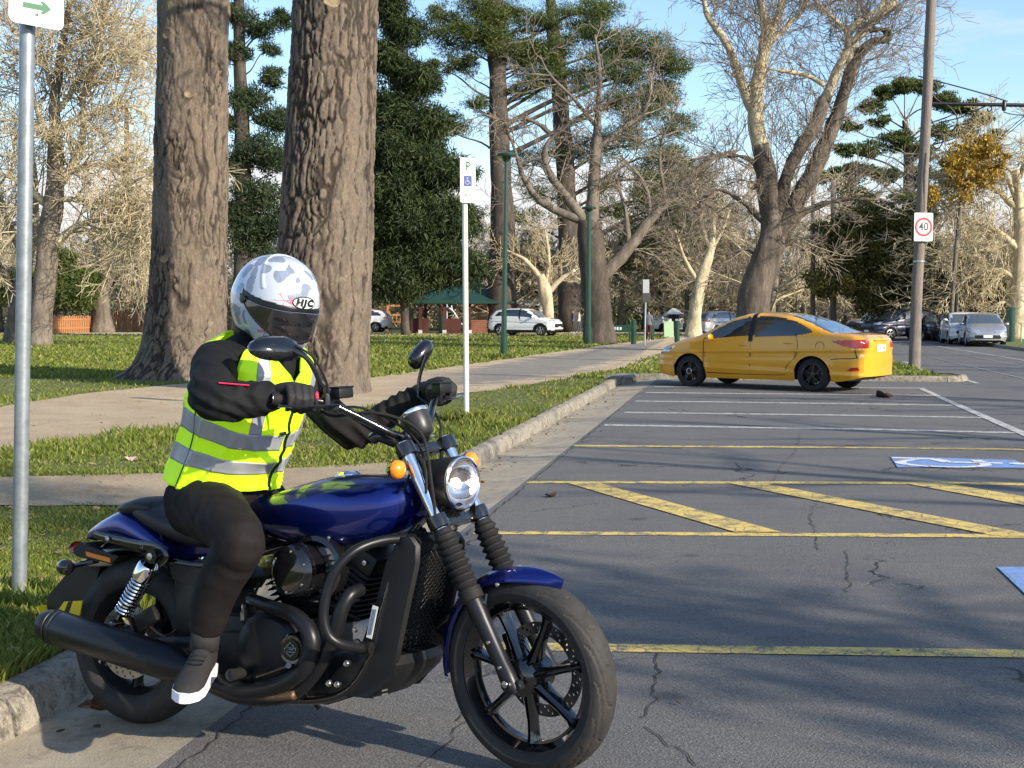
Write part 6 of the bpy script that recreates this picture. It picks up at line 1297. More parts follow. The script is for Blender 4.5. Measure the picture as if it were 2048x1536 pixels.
# side cover, battery cover
m = MB(); m.prism([(q.x, q.z) for q in (B(336, 1126, -.13), B(415, 1140, -.13), B(440, 1165, -.13), B(425, 1190, -.13), B(345, 1157, -.13))], -.13, .13, fnL); m.build('side_cover', M_MATTE, bike, smooth=False)
m = MB(); p = B(430, 1220, 0); m.box((p.x, 0, p.z), (.2, .2, .26), None, .02, 2); m.build('oil_tank', M_BLK, bike)
# frame tubes
for sd in (-1, 1):
    def Q(px, py, y): q = B(px, py, -abs(y)); return (q.x, sd * abs(y), q.z)
    m = MB(); m.tube([Q(838, 1052, .05), Q(812, 1085, .10), Q(790, 1140, .13), Q(765, 1230, .14), Q(740, 1320, .14), Q(690, 1385, .13), Q(600, 1400, .12), Q(480, 1385, .12), Q(420, 1330, .12)], .0155, 10, n=6); m.build('frame_tube', M_GLOSSB, bike)
    m = MB(); m.tube([Q(830, 1000, .03), Q(760, 1060, .06), Q(600, 1085, .08), Q(430, 1130, .1), Q(330, 1120, .12)], .016, 10, n=5); m.build('frame_tube', M_GLOSSB, bike)
m = MB(); p = B(745, 1244, -.157); R2 = Matrix.Rotation(-R_(12), 3, 'Y'); q1, q2 = B(751, 1212, -.158), B(738, 1276, -.158); m.box((q1 + q2) / 2, (.020, .002, (q1 - q2).length), Matrix.Rotation(math.atan2((q1 - q2).x, (q1 - q2).z), 3, 'Y')); st_ = m.build('frame_sticker', mat('white_sticker', (.62, .62, .62), .35), bike, smooth=False)
for i in range(3): m = MB(); m.box((q1 + q2) / 2 + Vector((-.005 + .005 * i, -.0015, 0)), (.0012, .001, (q1 - q2).length * .8), Matrix.Rotation(math.atan2((q1 - q2).x, (q1 - q2).z), 3, 'Y')); m.build('sticker_print', M_INK, st_, smooth=False)
# engine guard
for sd in (-1, 1):
    def Q(px, py, y): q = B(px, py, -abs(y)); return (q.x, sd * abs(y), q.z)
    m = MB(); m.tube([Q(850, 1064, .06), Q(810, 1076, .12), Q(760, 1082, .20), Q(712, 1100, .27), Q(675, 1135, .31), Q(655, 1180, .32), Q(647, 1230, .32), Q(655, 1268, .31), Q(680, 1288, .28), Q(728, 1298, .19)], .0152, 14, n=6); eg = m.build('engine_guard', M_SATIN, bike, angle=0)
    p = Q(734, 1296, .165); m = MB(); m.lathe([(.001, -.02), (.02, -.018), (.02, .018), (.001, .02)], o=p, ax=(1, 0, 0), seg=14); m.build('clamp', M_MATTE, eg); m = MB(); m.lathe([(.001, .012), (.007, .011), (.009, 0)], o=Q(711, 1260, .17), ax=(0, sd, 0), seg=6); m.build('bolt', M_STEEL, eg)
# radiator and shroud
xr = 1.215
def RQ(px, py, y): return B(px, py, y)
aT, aB = B(832, 1092, -.135), B(782, 1318, -.135)
fr = lambda t, y, o=0: Vector((aT.x + (aB.x - aT.x) * t + o, y, aT.z + (aB.z - aT.z) * t))
m = MB(); m.loft([[fr(t, -.125, -.02), fr(t, .125, -.02), fr(t, .125, -.05), fr(t, -.125, -.05)] for t in (0.02, .98)]); rad_ = m.build('radiator', M_BLK, bike, smooth=False)
m = MB(); nn = 26
for i in range(nn):                                # wire mesh of crossing strands
    for sg in (1, -1):
        y0 = -.12 + .24 * 0; t0 = -.55 + 1.55 * i / (nn - 1) * 1.0
        pts = []
        for s in np.linspace(0, 1, 2): pts.append((t0 + .55 * s if sg > 0 else t0 + .55 * (1 - s), -.12 + .24 * s))
        (ta, ya), (tb, yb) = pts
        def clip(t, y): return t, y
        q = []
        for s in np.linspace(0, 1, 25):
            t, y = ta + (tb - ta) * s, ya + (yb - ya) * s
            if .03 <= t <= .96: q.append(fr(t, y, .002 + .001 * sg))
        if len(q) > 1: m.tube([q[0], q[-1]], .0022, 4)
tag(m.build('radiator_mesh', M_MATTE, rad_, angle=0), kind='stuff')
for sd in (-1, 1):                                 # side shroud panels
    rings = []
    for t, wd, fo in ((-.08, .03, -.03), (0, .07, .0), (.15, .10, .012), (.5, .105, .012), (.85, .125, .014), (1.0, .15, .016), (1.12, .18, .0), (1.28, .19, -.03), (1.36, .15, -.05)):
        yo = .150 if t < 1 else .150 - .01 * (t - 1) / .3
        rings.append([fr(t, sd * (.128), fo + .012), fr(t, sd * (.140), fo + .018), fr(t, sd * yo, fo + .008), fr(t, sd * (yo + .004), fo - wd * .5), fr(t, sd * (yo - .006), fo - wd), fr(t, sd * (yo - .03), fo - wd), fr(t, sd * .13, fo - wd * .5)])
    m = MB(); m.loft(rings); m.build('radiator_shroud', M_PLAST2 if 'M_PLAST2' in globals() else M_MATTE, bike, angle=35)
m = MB(); rings = []
for t, o1, o2 in ((.97, .025, -.04), (1.05, .04, -.05), (1.14, .035, -.07), (1.26, -.0, -.10), (1.36, -.04, -.13)):
    rings.append([fr(t, -.145, o1 - .01), fr(t, -.06, o1 + .012), fr(t, .06, o1 + .012), fr(t, .145, o1 - .01), fr(t, .135, o2), fr(t, -.135, o2)])
m.loft(rings); cw = m.build('lower_cowl', M_MATTE, bike, angle=25)
m = MB(); rings = []
for t, o1 in ((-.10, -.02), (-.03, .01), (.05, .008)): rings.append([fr(t, y, o1 + .01 * (1 - (y / .13) ** 2)) for y in np.linspace(-.13, .13, 9)] + [fr(t, y, -.04) for y in (.13, -.13)])
m.loft(rings); m.build('upper_cowl', M_MATTE, bike, angle=35)
for i in range(2): m = MB(); p = B(770, 1386 - 8 * i, -.13); m.box((p.x + .01, -.146, p.z), (.02, .004, .005), Matrix.Rotation(-.3, 3, 'Y')); m.build('lower_vent', M_STEEL, cw, smooth=False)
# foot controls, right side and mirrored
for sd in (-1, 1):
    def Q(px, py, y): q = B(px, py, -abs(y)); return Vector((q.x, sd * abs(y), q.z))
    m = MB(); m.tube([Q(492, 1345, .2), Q(478, 1347, .27), Q(462, 1350, .345)], [.014, .018, .019], 10); m.lathe([(.001, .004), (.013, .003), (.02, 0)], o=Q(462, 1350, .345), ax=(0, sd, 0), seg=12); fp = m.build('foot_peg', M_RUB, bike)
    m = MB(); m.box(Q(497, 1345, .185), (.06, .05, .05), None, .01, 2); m.build('peg_mount', M_MATTE, fp)
    m = MB(); m.tube([Q(515, 1352, .24), Q(540, 1344, .26), Q(565, 1335, .27), Q(578, 1330, .28)], [.008, .007, .007, .008], 8, n=3); m.tube([Q(577, 1331, .25), Q(577, 1331, .32)], .009, 8); m.build('brake_pedal' if sd < 0 else 'gear_lever', M_GLOSSB, bike)
for (px, py, y, l, ax_) in ((487, 1240, -.17, .05, (0, 0, 1)), (460, 1215, -.16, .03, (0, -1, 0)), (530, 1240, -.16, .03, (1, 0, 0)), (590, 1250, -.15, .02, (0, -1, 0)), (678, 1368, -.16, .02, (0, -1, 0)), (660, 1366, -.17, .015, (0, -1, 0)), (430, 1290, -.15, .02, (0, -1, 0)), (540, 1232, -.15, .02, (0, -1, 0)), (697, 1326, -.17, .02, (0, -1, 0))):
    m = MB(); p = B(px, py, y); m.lathe([(.001, l), (.006, l), (.007, l * .6), (.010, l * .55), (.010, 0)], o=p, ax=ax_, seg=8); m.build('fitting', M_STEEL, bike)
for pl_ in ([(487, 1200, -.15), (487, 1240, -.165), (500, 1262, -.16), (530, 1255, -.14)], [(440, 1225, -.14), (500, 1232, -.15), (560, 1238, -.14), (600, 1250, -.12)], [(640, 1140, -.12), (668, 1185, -.12), (690, 1205, -.12), (720, 1200, -.12)], [(400, 1300, -.14), (430, 1270, -.14), (470, 1262, -.15), (500, 1280, -.15)], [(520, 1165, -.12), (510, 1190, -.13), (515, 1220, -.13)], [(655, 1205, -.12), (690, 1225, -.10), (720, 1240, -.10)]):
    m = MB(); m.tube([B(*p) for p in pl_], .0055, 6, n=5); m.build('hose', M_RUB, bike)
m = MB(); m.tube([(.45, .16, .30), (.52, .2, .2), (.60, .24, .06)], [.012, .01, .009], 8, n=3); m.build('side_stand', M_MATTE, bike)
m = MB(); m.tube([B(868, 1250, .12), B(905, 1225, .12), B(930, 1200, .13)], .014, 8, n=3); m.build('left_guard_tube', M_MATTE, bike)
# ------------------------------------------------------------ rider (same frame as the motorcycle)
rider = bpy.data.objects.new('person', None); COL.objects.link(rider); rider.matrix_world = MBK0
tag(rider, 'person in white patterned helmet, black jacket and yellow safety vest sitting on the motorcycle', 'person')
def bodymat():
    t = NT('rider_clothing', .8); z = t.sep('Z'); x = t.sep('X'); n = t.noise(300, 2, .6); wv = t.noise(25, 4, .6)
    f = t.math('GREATER_THAN', t.math('ADD', z, t.math('MULTIPLY', x, -.35)), .78)
    c = t.mix(f, (.0075, .0058, .0062), (.0050, .0058, .0075)); c = t.mix(1, c, t.ramp(n, [(.3, .7), (.7, 1.35)]), 'MULTIPLY'); c = t.mix(1, c, t.ramp(wv, [(.35, .85), (.65, 1.2)]), 'MULTIPLY')
    t.col(c); t.b.inputs['Specular IOR Level'].default_value = .25; t.bump(n, .0006); return t.m
M_BODY = bodymat(); M_GLOVE = mat('black_glove', (.014, .013, .014), .7, bump=(90, .001)); M_PINK = mat('pink_trim', (.75, .03, .10), .5)
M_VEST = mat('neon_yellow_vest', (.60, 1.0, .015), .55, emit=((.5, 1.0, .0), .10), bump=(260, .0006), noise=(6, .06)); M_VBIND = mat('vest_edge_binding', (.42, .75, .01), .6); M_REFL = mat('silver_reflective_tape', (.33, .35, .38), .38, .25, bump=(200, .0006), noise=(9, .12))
def evalmesh(m, name, parent, mt, vox, it=6, wr=0, sm=.5):
    o = m.build('tmp', None, None, angle=0)
    rm = o.modifiers.new('r', 'REMESH'); rm.mode = 'VOXEL'; rm.voxel_size = vox; s_ = o.modifiers.new('s', 'SMOOTH'); s_.iterations = it; s_.factor = sm
    bpy.context.view_layer.update(); me = bpy.data.meshes.new_from_object(o.evaluated_get(bpy.context.evaluated_depsgraph_get())); bpy.data.objects.remove(o)
    me.name = name; n = len(me.vertices); v = np.zeros(n * 3, np.float32); me.vertices.foreach_get('co', v); v = v.reshape(-1, 3); nn = np.zeros(n * 3, np.float32); me.vertices.foreach_get('normal', nn); nn = nn.reshape(-1, 3)
    if wr: v = v + nn * np.asarray(wr(v))[:, None]
    me.vertices.foreach_set('co', v.astype(np.float32).ravel()); me.materials.clear(); me.materials.append(mt); me.polygons.foreach_set('use_smooth', np.ones(len(me.polygons), bool)); me.update()
    ob = bpy.data.objects.new(name, me); COL.objects.link(ob); ob.parent = parent; return ob
def ell(c, X, Y, a, b, n=28, p=2.2):
    return [Vector(c) + X * a * math.copysign(abs(math.cos(t)) ** (2 / p), math.cos(t)) + Y * b * math.copysign(abs(math.sin(t)) ** (2 / p), math.sin(t)) for t in np.linspace(0, 2 * math.pi, n, endpoint=False)]
# torso axis: (x, z, fore-aft, half width, lean)
TOR = [(.385, .74, .14, .165, .0), (.392, .80, .152, .178, .05), (.41, .87, .155, .178, .15), (.445, .95, .150, .172, .26), (.487, 1.04, .153, .175, .36), (.52, 1.13, .160, .184, .42), (.555, 1.21, .156, .192, .42), (.585, 1.28, .135, .205, .40), (.605, 1.325, .095, .165, .4), (.62, 1.36, .07, .09, .4), (.635, 1.42, .058, .062, .35)]
def tor(s):
    i = s * (len(TOR) - 1); k = [np.interp(i, range(len(TOR)), [q[j] for q in TOR]) for j in range(5)]; lean = k[4]
    X = Vector((math.cos(lean), 0, -math.sin(lean))); Y = Vector((0, 1, 0)); return Vector((k[0], 0, k[1])), X, Y, k[2], k[3]
m = MB(); rings = []
for s in np.linspace(0, 1, 30):
    c, X, Y, a, b = tor(s); rings.append(ell(c, X, Y, a * .93, b * .95, 32, 2.3))
m.loft(rings)
MRB = MBI0 @ MBK @ MF; gRb, gR2b = MRB @ gR, MRB @ gR2; gLb, gL2b = MRB @ gL, MRB @ gL2
hR = gRb.lerp(gR2b, .47); hL = gLb.lerp(gL2b, .47)
elR = BK0(432, 792, -.38); shR = Vector((.575, -.205, 1.265)); wrR = hR + Vector((-.075, -.01, .012))
shL = Vector((.55, .165, 1.235)); elL = Vector((.755, .29, 1.02)); wrL = hL + Vector((-.08, .01, .0))
for sh_, el_, wr_ in ((shR, elR, wrR), (shL, elL, wrL)):
    kk_ = 1 if sh_ is shR else .86
    md = sh_.lerp(el_, .5); fm = el_.lerp(wr_, .45); i_ = Vector((sh_.x - .02, sh_.y * .6, sh_.z + .0))
    m.tube([i_, sh_, md + Vector((-.01, 0, 0)), el_ + Vector((-.012, 0, -.01)), fm + Vector((0, 0, -.012)), wr_.lerp(el_, .12), wr_], [q * kk_ for q in (.083, .079, .073, .069, .062, .050, .04)], 18, n=5)
kneeR = BK0(488, 1082, -.30); ankR = BK0(408, 1268, -.285); hipR = Vector((.42, -.11, .80)); 
kneeL = Vector((.58, .27, .50)); ankL = Vector((.34, .40, .13)); hipL = Vector((.42, .11, .80))
for hp, kn, an_ in ((hipR, kneeR, ankR), (hipL, kneeL, ankL)):
    b0 = Vector((.33, hp.y * .75, .80))
    m.tube([b0, hp, hp.lerp(kn, .5) + Vector((-.01, 0, .012)), kn + Vector((-.012, 0, 0)), kn.lerp(an_, .18) + Vector((-.012, 0, 0)), kn.lerp(an_, .5) + Vector((-.03, 0, 0)), kn.lerp(an_, .85) + Vector((-.008, 0, 0)), an_], [.114, .116, .096, .076, .074, .072, .060, .052], 20, n=5)
def wrinkle(v):
    x, y, z = v[:, 0], v[:, 1], v[:, 2]; o = .0022 * fbm(x * 9, y * 9, z * 14, 3, 3)
    def fold(c, rad, amp, fr, dirv):
        d = np.linalg.norm(v - np.array(c), axis=1); ph = (v @ np.array(dirv)) * fr + 2.2 * fbm(x * 6, y * 6, z * 6, 2, 9); return amp * np.exp(-(d / rad) ** 2) * (1 - np.abs(np.sin(ph)) * 1.6)
    d = np.array((elR - shR).normalized()); o = o * 1.3 + 1.45 * ( fold(elR, .12, .006, 75, (.4, .2, .9)) + fold(shR, .10, .004, 60, tuple(d)) + fold(elR.lerp(wrR, .6), .1, .004, 90, (.9, .1, .3)) + fold(elL, .14, .006, 75, (.7, .2, .6)) + fold(elL.lerp(wrL, .6), .1, .005, 90, (.9, .1, .3)))
    o = o + fold(hipR + Vector((.05, -.05, 0)), .13, .007, 55, (.7, -.5, .5)) + fold(kneeR + Vector((-.06, .04, -.05)), .09, .006, 60, (.6, 0, .8)) + fold(ankR + Vector((0, 0, .04)), .06, .005, 75, (.2, .1, 1)) + .0035 * fbm(x * 14, y * 14, z * 7, 2, 21)
    return o
body = evalmesh(m, 'body', rider, M_BODY, .0085, 12, wrinkle)
# vest
NV, NA = 90, 200
def vest_pt(s, a, off=.0):
    """s along the torso 0..1, a = angle from the front (0) towards the right side"""
    c, X, Y, fa, hw = tor(s); w = .0
    x, y = math.cos(a), -math.sin(a); p = 2.3; r = (abs(x) ** p + abs(y) ** p) ** (-1 / p)
    w = .010 * fbm_s(a * 2.2, s * 4.5, 1.3) + .004 * fbm_s(a * 6, s * 11, 5.1) + .017 * (1 - abs(math.sin(s * 15 + a * 1.3 + 4 * fbm_s(a * 1.4, s * 3, 7.7)))) ** 3 * (.4 + fbm_s(a * 1.3, s * 2.2, 4.2)) + .010 * (1 - abs(math.sin(a * 5 + 5 * fbm_s(a, s * 2, 2.2)))) ** 4 * (1.2 - s) + .006
    flare = .012 * max(0, (.30 - s) / .2) ; k = 1.035 + flare
    return c + X * (fa * k * x * r) + Y * (hw * k * y * r) + (X * x + Y * y) * (w + off + .006)
def fbm_s(a, b, c): return float(vnoise(np.array(a), np.array(b), np.array(c))) 
S0, S1 = .195, .83
def keep(s, a):
    aa = abs(a); hem = S0 + .012 * math.sin(a * 3) + .012 * vnoise(np.array(a * 1.5), 0., 3.)
    if s < hem: return False
    if s > .56:                                    # armholes
        q = (s - .56) / .27; wdt = .55 * min(1, q * 2.2) ** .6
        if abs(aa - math.pi / 2 - .02) < wdt: return False
    if s > .66 and aa < (s - .66) * 2.9: return False   # neck opening
    return True
sg = np.linspace(S0 - .02, S1, NV); ag = np.linspace(-math.pi, math.pi, NA + 1)
def vest_surface(name, mt, cond, off, parent, ng=1):
    V = []; F = []; ids = {}
    for i in range(NV - 1):
        for j in range(NA):
            s, a = (sg[i] + sg[i + 1]) / 2, (ag[j] + ag[j + 1]) / 2
            if keep(s, a) and cond(s, a): F.append((i * (NA + 1) + j, i * (NA + 1) + j + 1, (i + 1) * (NA + 1) + j + 1, (i + 1) * (NA + 1) + j))
    used = sorted({k for f in F for k in f}); mp_ = {k: q for q, k in enumerate(used)}
    for k in used: V.append(vest_pt(sg[k // (NA + 1)], ag[k % (NA + 1)], off))
    o = mesh_obj(name, V, [tuple(mp_[k] for k in f) for f in F], mt, parent, smooth=True, angle=0)
    sd = o.modifiers.new('thickness', 'SOLIDIFY'); sd.thickness = .0025; sd.offset = -1; return o
vest = vest_surface('safety_vest', M_VEST, lambda s, a: True, 0, rider)
BANDS = ((.285, .345), (.395, .462))
for b0, b1 in BANDS: vest_surface('reflective_band', M_REFL, lambda s, a: b0 < s < b1 and abs(a) > .03, .0028, vest)
for sd in (-1, 1): vest_surface('shoulder_band', M_REFL, lambda s, a: s > .462 and .51 < a * sd < .72, .0028, vest)
m = MB(); m.tube([vest_pt(s, -.03 + .02 * math.sin(s * 30), .006) for s in np.linspace(.20, .665, 26)], .0042, 8, flat=(2.2, .8)); m.build('zip', M_RUB, vest)
for sd in (-1, 1):
    m = MB(); m.tube([vest_pt(s, sd * (1.75 + .03 * math.sin(s * 15)), .004) for s in np.linspace(.2, .55, 20)], .0022, 6); m.build('side_seam', M_BLK, vest)
m = MB(); m.tube([vest_pt(S0 + .014 + .012 * math.sin(a * 3) + .012 * float(vnoise(np.array(a * 1.5), 0., 3.)), a, .001) for a in np.linspace(-3.1, 3.1, 80)], .0025, 6); m.build('hem', M_VEST, vest)
m = MB(); q = vest_pt(.47, .0, .008); m.box(vest_pt(.475, .12, .006), (.008, .03, .012), None, .002); m.build('clasp', M_BLK, vest)
for sd in (-1, 1):
    m = MB(); m.tube([vest_pt(s, sd * (s - .66) * 2.9, .003) for s in np.linspace(.665, S1 - .01, 14)], .005, 6); m.build('neck_binding', M_VBIND, vest)
    for ed in (-1, 1): m = MB(); m.tube([vest_pt(s, sd * (math.pi / 2 + .02 + ed * .55 * min(1, (s - .56) / .27 * 2.2) ** .6), .003) for s in np.linspace(.562, S1 - .01, 22)], .005, 6); m.build('armhole_binding', M_VBIND, vest)
# jacket collar and cuff details
m = MB(); c, X, Y, a_, b_2 = tor(.9); m.loft([ell(c, X, Y, .085, .085), ell(c + Vector((.012, 0, .045)), X, Y, .075, .075), ell(c + Vector((.02, 0, .07)), X, Y, .065, .065)], False); m.build('collar', M_BODY, rider, angle=0)
m = MB()
pp = [elR.lerp(wrR, f) + Vector((.0, -.058 + .004 * math.sin(f * 5), .045 - .010 * f)) for f in (.25, .42, .6, .78)]; m.tube(pp, .0055, 6, n=4, flat=(1.6, .6)); m.build('red_piping', M_PINK, rider)
# helmet
HF = (MBI0.to_3x3() @ Vector((math.sin(R_(46)), -math.cos(R_(46)), -.14))).normalized(); HU = (MBI0.to_3x3() @ Vector((.10, 0, 1))); HLf = HU.cross(HF).normalized(); HU = HF.cross(HLf).normalized()
HC = BK0(550, 606, -.03)
def helm(phi, th, off=0):
    """phi azimuth from the front (+ = wearer's right), th elevation"""
    a, b, cu, cdn = .158, .128, .158, .150; ax = .158 if abs(phi) < math.pi / 2 else .152
    c = math.cos(th); x, y, z = math.cos(phi) * c, math.sin(phi) * c, math.sin(th); cz = cu if z > 0 else cdn
    p = 2.25; r = (abs(x / ax) ** p + abs(y / b) ** p + abs(z / cz) ** p) ** (-1 / p)
    f = max(0, math.cos(phi)); lo = max(0, -math.sin(th) - .35)
    r += .030 * f ** 1.5 * min(1, lo * 2.2) ; r -= .012 * (1 - f) * lo
    rb = max(0, -math.cos(phi)); r += .006 * rb * math.exp(-((th - .1) / .25) ** 2)
    r += .0035 * math.exp(-((abs(phi) - 1.0 - (th - .5) * .4) / .05) ** 2) * (1 if th > .35 else 0)
    return HC + (HF * x - HLf * y + HU * z) * (r + off)
def vup(p): q = min(abs(p) / 1.62, 1); return .02 + .27 * q ** 2.2
def vlo(p): q = min(abs(p) / 1.62, 1); return -.64 + .06 * q + .72 * q ** 2.6
def hbot(p): f = (1 - math.cos(p)) / 2; return -1.16 + .12 * math.sin(p) ** 2 + .46 * f ** 2
NPh, NTh = 240, 130
def helmet_part(name, mt, cond, off, parent, sol=.004):
    V = {}; F = []; L = []
    def vid(i, j):
        k = (i % NPh, j)
        if k not in V:
            p = -math.pi + 2 * math.pi * (i % NPh) / NPh; b_3 = hbot(p); t = b_3 + (math.pi / 2 - b_3) * j / NTh; V[k] = len(L); L.append(helm(p, t, off if not callable(off) else off(p, t)))
        return V[k]
    for i in range(NPh):
        p = -math.pi + 2 * math.pi * (i + .5) / NPh; b_3 = hbot(p)
        for j in range(NTh):
            t = b_3 + (math.pi / 2 - b_3) * (j + .5) / NTh
            if cond(p, t): F.append((vid(i, j), vid(i, j + 1), vid(i + 1, j + 1), vid(i + 1, j)))
    o = mesh_obj(name, L, F, mt, parent, smooth=True, angle=0)
    if sol: sd = o.modifiers.new('thickness', 'SOLIDIFY'); sd.thickness = sol; sd.offset = -1
    return o
def m_helm():
    t = NT('white_helmet_with_grey_leaves', .22); t.b.inputs['Coat Weight'].default_value = 1; t.b.inputs['Coat Roughness'].default_value = .05
    w = t.n.new('ShaderNodeTexNoise'); w.inputs['Scale'].default_value = 9; t.l.new(t.tc, w.inputs['Vector'])
    va = t.n.new('ShaderNodeVectorMath'); va.operation = 'MULTIPLY_ADD'; va.inputs[1].default_value = (.09, .09, .09); t.l.new(w.outputs['Color'], va.inputs[0]); t.l.new(t.tc, va.inputs[2])
    v = t.vor(21, 'F1', va.outputs[0]); vc = t.sep('X', t.vor(21, 'F1', va.outputs[0], 'Color'))
    leaf = t.math('MULTIPLY', t.ramp(v, [(.52, 1.), (.54, 0.)]), t.math('GREATER_THAN', vc, .40)); vein = t.ramp(t.noise(40, 2), [(.3, .75), (.7, 1.)])
    c = t.mix(leaf, (.43, .48, .57), t.mix(1, (.22, .26, .34), vein, 'MULTIPLY'))
    ring = t.math('MULTIPLY', t.ramp(v, [(.51, 0.), (.525, 1.), (.545, 1.), (.56, 0.)]), t.math('GREATER_THAN', vc, .3)); c = t.mix(t.math('MULTIPLY', ring, .9), c, (.16, .18, .24))
    v2 = t.vor(26, 'DISTANCE_TO_EDGE', va.outputs[0]); pk = t.math('MULTIPLY', t.ramp(v2, [(.0, 1.), (.028, .9), (.05, 0.)]), t.ramp(t.noise(7, 2, .5), [(.53, 0.), (.57, 1.)])); c = t.mix(pk, c, (.55, .10, .16)); t.col(c); return t.m
M_HELM = m_helm()
shell = helmet_part('helmet', M_HELM, lambda p, t: not (vlo(p) < t < vup(p) and abs(p) < 1.62), 0, rider, .006)
M_VISOR = mat('smoked_visor', (.012, .011, .012), .05, coat=1, spec=.8)
helmet_part('visor', M_VISOR, lambda p, t: vlo(p) < t < vup(p) - .085 - .05 * abs(p) and abs(p) < 1.55, .003, shell, .003)
helmet_part('brow_vent', M_BLK, lambda p, t: vup(p) - .085 - .05 * abs(p) < t < vup(p) and abs(p) < 1.62, -.001, shell, .004)
helmet_part('visor_rim', M_RUB, lambda p, t: abs(p) < 1.66 and (vlo(p) - .035 < t < vlo(p) + .012), .0035, shell, .004)
helmet_part('neck_roll', M_RUB, lambda p, t: t < hbot(p) + .10 - (.05 if abs(p) < 1 else 0), .002, shell, .006)
m = MB(); m.tube([helm(p, vup(p) - .09 - .05 * abs(p), .004) for p in np.linspace(-1.3, 1.3, 40)], .0012, 5); m.build('chrome_line', M_CHROME, shell)
m = MB(); rings = [[helm(p, t, o) for p in np.linspace(-.38, .38, 14)] for t, o in ((-.93, .002), (-.945, .008), (-.965, .008), (-.985, .002))]; m.grid(rings); m.build('chin_vent', mat('helmet_white', (.6, .62, .66), .3, coat=1), shell)
m = MB(); q = helm(1.50, .03, .006); m.lathe([(.001, .004), (.012, .003), (.014, 0)], o=q, ax=(-HLf), seg=16); m.build('visor_pivot', M_BLK, shell)
m = MB(); rings = [[helm(p, t, .003) for t in (-.80 - .03 * math.cos(p * 9), -.85)] for p in np.linspace(.75, 1.0, 8)]; m.grid(rings); m.build('red_flash', mat('red_print', (.45, .02, .03), .3), shell)
def on_helm(u, v, off=.0012): return helm(-u / .150, .125 + v / .155, off)
def oval(a, b, name, mt, off, hole=None):
    m = MB(); n = 48; t = np.linspace(0, 2 * math.pi, n, endpoint=False); r = [[on_helm(a * k * math.cos(q), b * k * math.sin(q), off) for q in t] for k in ((hole or 0.01), .35, .7, 1.0) if k >= (hole or 0)]
    V = [p for x in r for p in x]; F = [(i * n + j, i * n + (j + 1) % n, (i + 1) * n + (j + 1) % n, (i + 1) * n + j) for i in range(len(r) - 1) for j in range(n)]; m.add(V, F); return m.build(name, mt, shell, angle=0)
oval(.0425, .0205, 'logo_outline', M_BLK, .0014); oval(.0385, .0165, 'logo_field', mat('logo_white', (.7, .73, .78), .3, coat=.5), .0022)
c_ = text_obj('HJC', 'logo_lettering', .027, M_BLK, shell, Matrix.Identity(4), .0, stretch=1.2, shear=.15, space=1.22, bold=.0022)
for v in c_.data.vertices: v.co = on_helm(v.co.x, v.co.y, .0032)
c_.data.update()
m = MB(); p0 = HC - HF * .11 - HU * .10; m.loft([ell(p0 + Vector((0, 0, .06)), Vector((1, 0, 0)), Vector((0, 1, 0)), .03, .04), ell(p0 + Vector((-.02, 0, .0)), Vector((1, 0, 0)), Vector((0, 1, 0)), .045, .05), ell(p0 + Vector((-.02, 0, -.06)), Vector((1, 0, 0)), Vector((0, 1, 0)), .03, .04)]); m.build('hair', mat('brown_hair', (.10, .05, .025), .6, noise=(60, .5), bump=(120, .003)), rider)
# gloved hands closed on the grips
def hand(center, gdir, wrist, side):
    """gdir points inboard along the grip"""
    g_ = Vector(gdir).normalized(); fwd = Vector((1, 0, 0)); fwd = (fwd - g_ * fwd.dot(g_)).normalized(); up = fwd.cross(g_) * 1.0
    if up.z < 0: up = -up
    m = MB(); C = Vector(center)
    def pt(r, ang, s): return C + (fwd * math.cos(ang) + up * math.sin(ang)) * r + g_ * s
    # palm: from wrist over the back of the grip to the knuckles
    ks = pt(.040, 1.25, 0); rings = []
    wv = Vector(wrist)
    for f, a_, b_4 in ((0, .030, .036), (.35, .026, .043), (.7, .022, .046), (1, .017, .045)):
        c = wv.lerp(ks, f) + up * (.010 * math.sin(f * math.pi)); d = (ks - wv).normalized(); nrm = d.cross(g_).normalized(); rings.append([c + g_ * b_4 * math.cos(t) * 1.0 + nrm * a_ * math.sin(t) for t in np.linspace(0, 2 * math.pi, 20, endpoint=False)])
    m.loft(rings); m.tube([pt(.03, 2.4, -.03), pt(.03, 2.4, .03)], [.02, .02], 12)
    for k, (s_, ln, r_) in enumerate(((.034, 1.0, .0112), (.0115, 1.08, .0116), (-.0115, 1.02, .0112), (-.034, .85, .0100))):
        a0, a1 = 1.35, 1.35 - 3.3 * ln; n = 9; pts = []
        for q in range(n): t = q / (n - 1); ang = a0 + (a1 - a0) * t; rr = .036 - .004 * t + (.006 if q in (0,) else 0) + (.003 if q in (3, 6) else 0); pts.append(pt(rr, ang, s_ * (1 - .05 * t)))
        m.tube(pts, [r_ * (1.12 if q in (0, 3, 6) else 1) * (1 - .22 * q / (n - 1)) for q in range(n)], 10)
    tb = [wv.lerp(ks, .45) + g_ * .030 - up * .004, pt(.038, 2.7, .052), pt(.034, 3.6, .056), pt(.033, 4.5, .050), pt(.034, 5.1, .042)]; m.tube(tb, [.017, .0155, .0135, .012, .0098], 10, n=4)
    m.tube([wv - (ks - wv) * .35, wv, wv.lerp(ks, .2)], [.040, .040, .036], 16)
    return evalmesh(m, 'glove', rider, M_GLOVE, .0036, 3, lambda v: .0006 * fbm(v[:, 0] * 60, v[:, 1] * 60, v[:, 2] * 60, 2, 5))
gv = hand(hR, gR2b - gRb, wrR, -1); hand(hL, gL2b - gLb, wrL, 1)
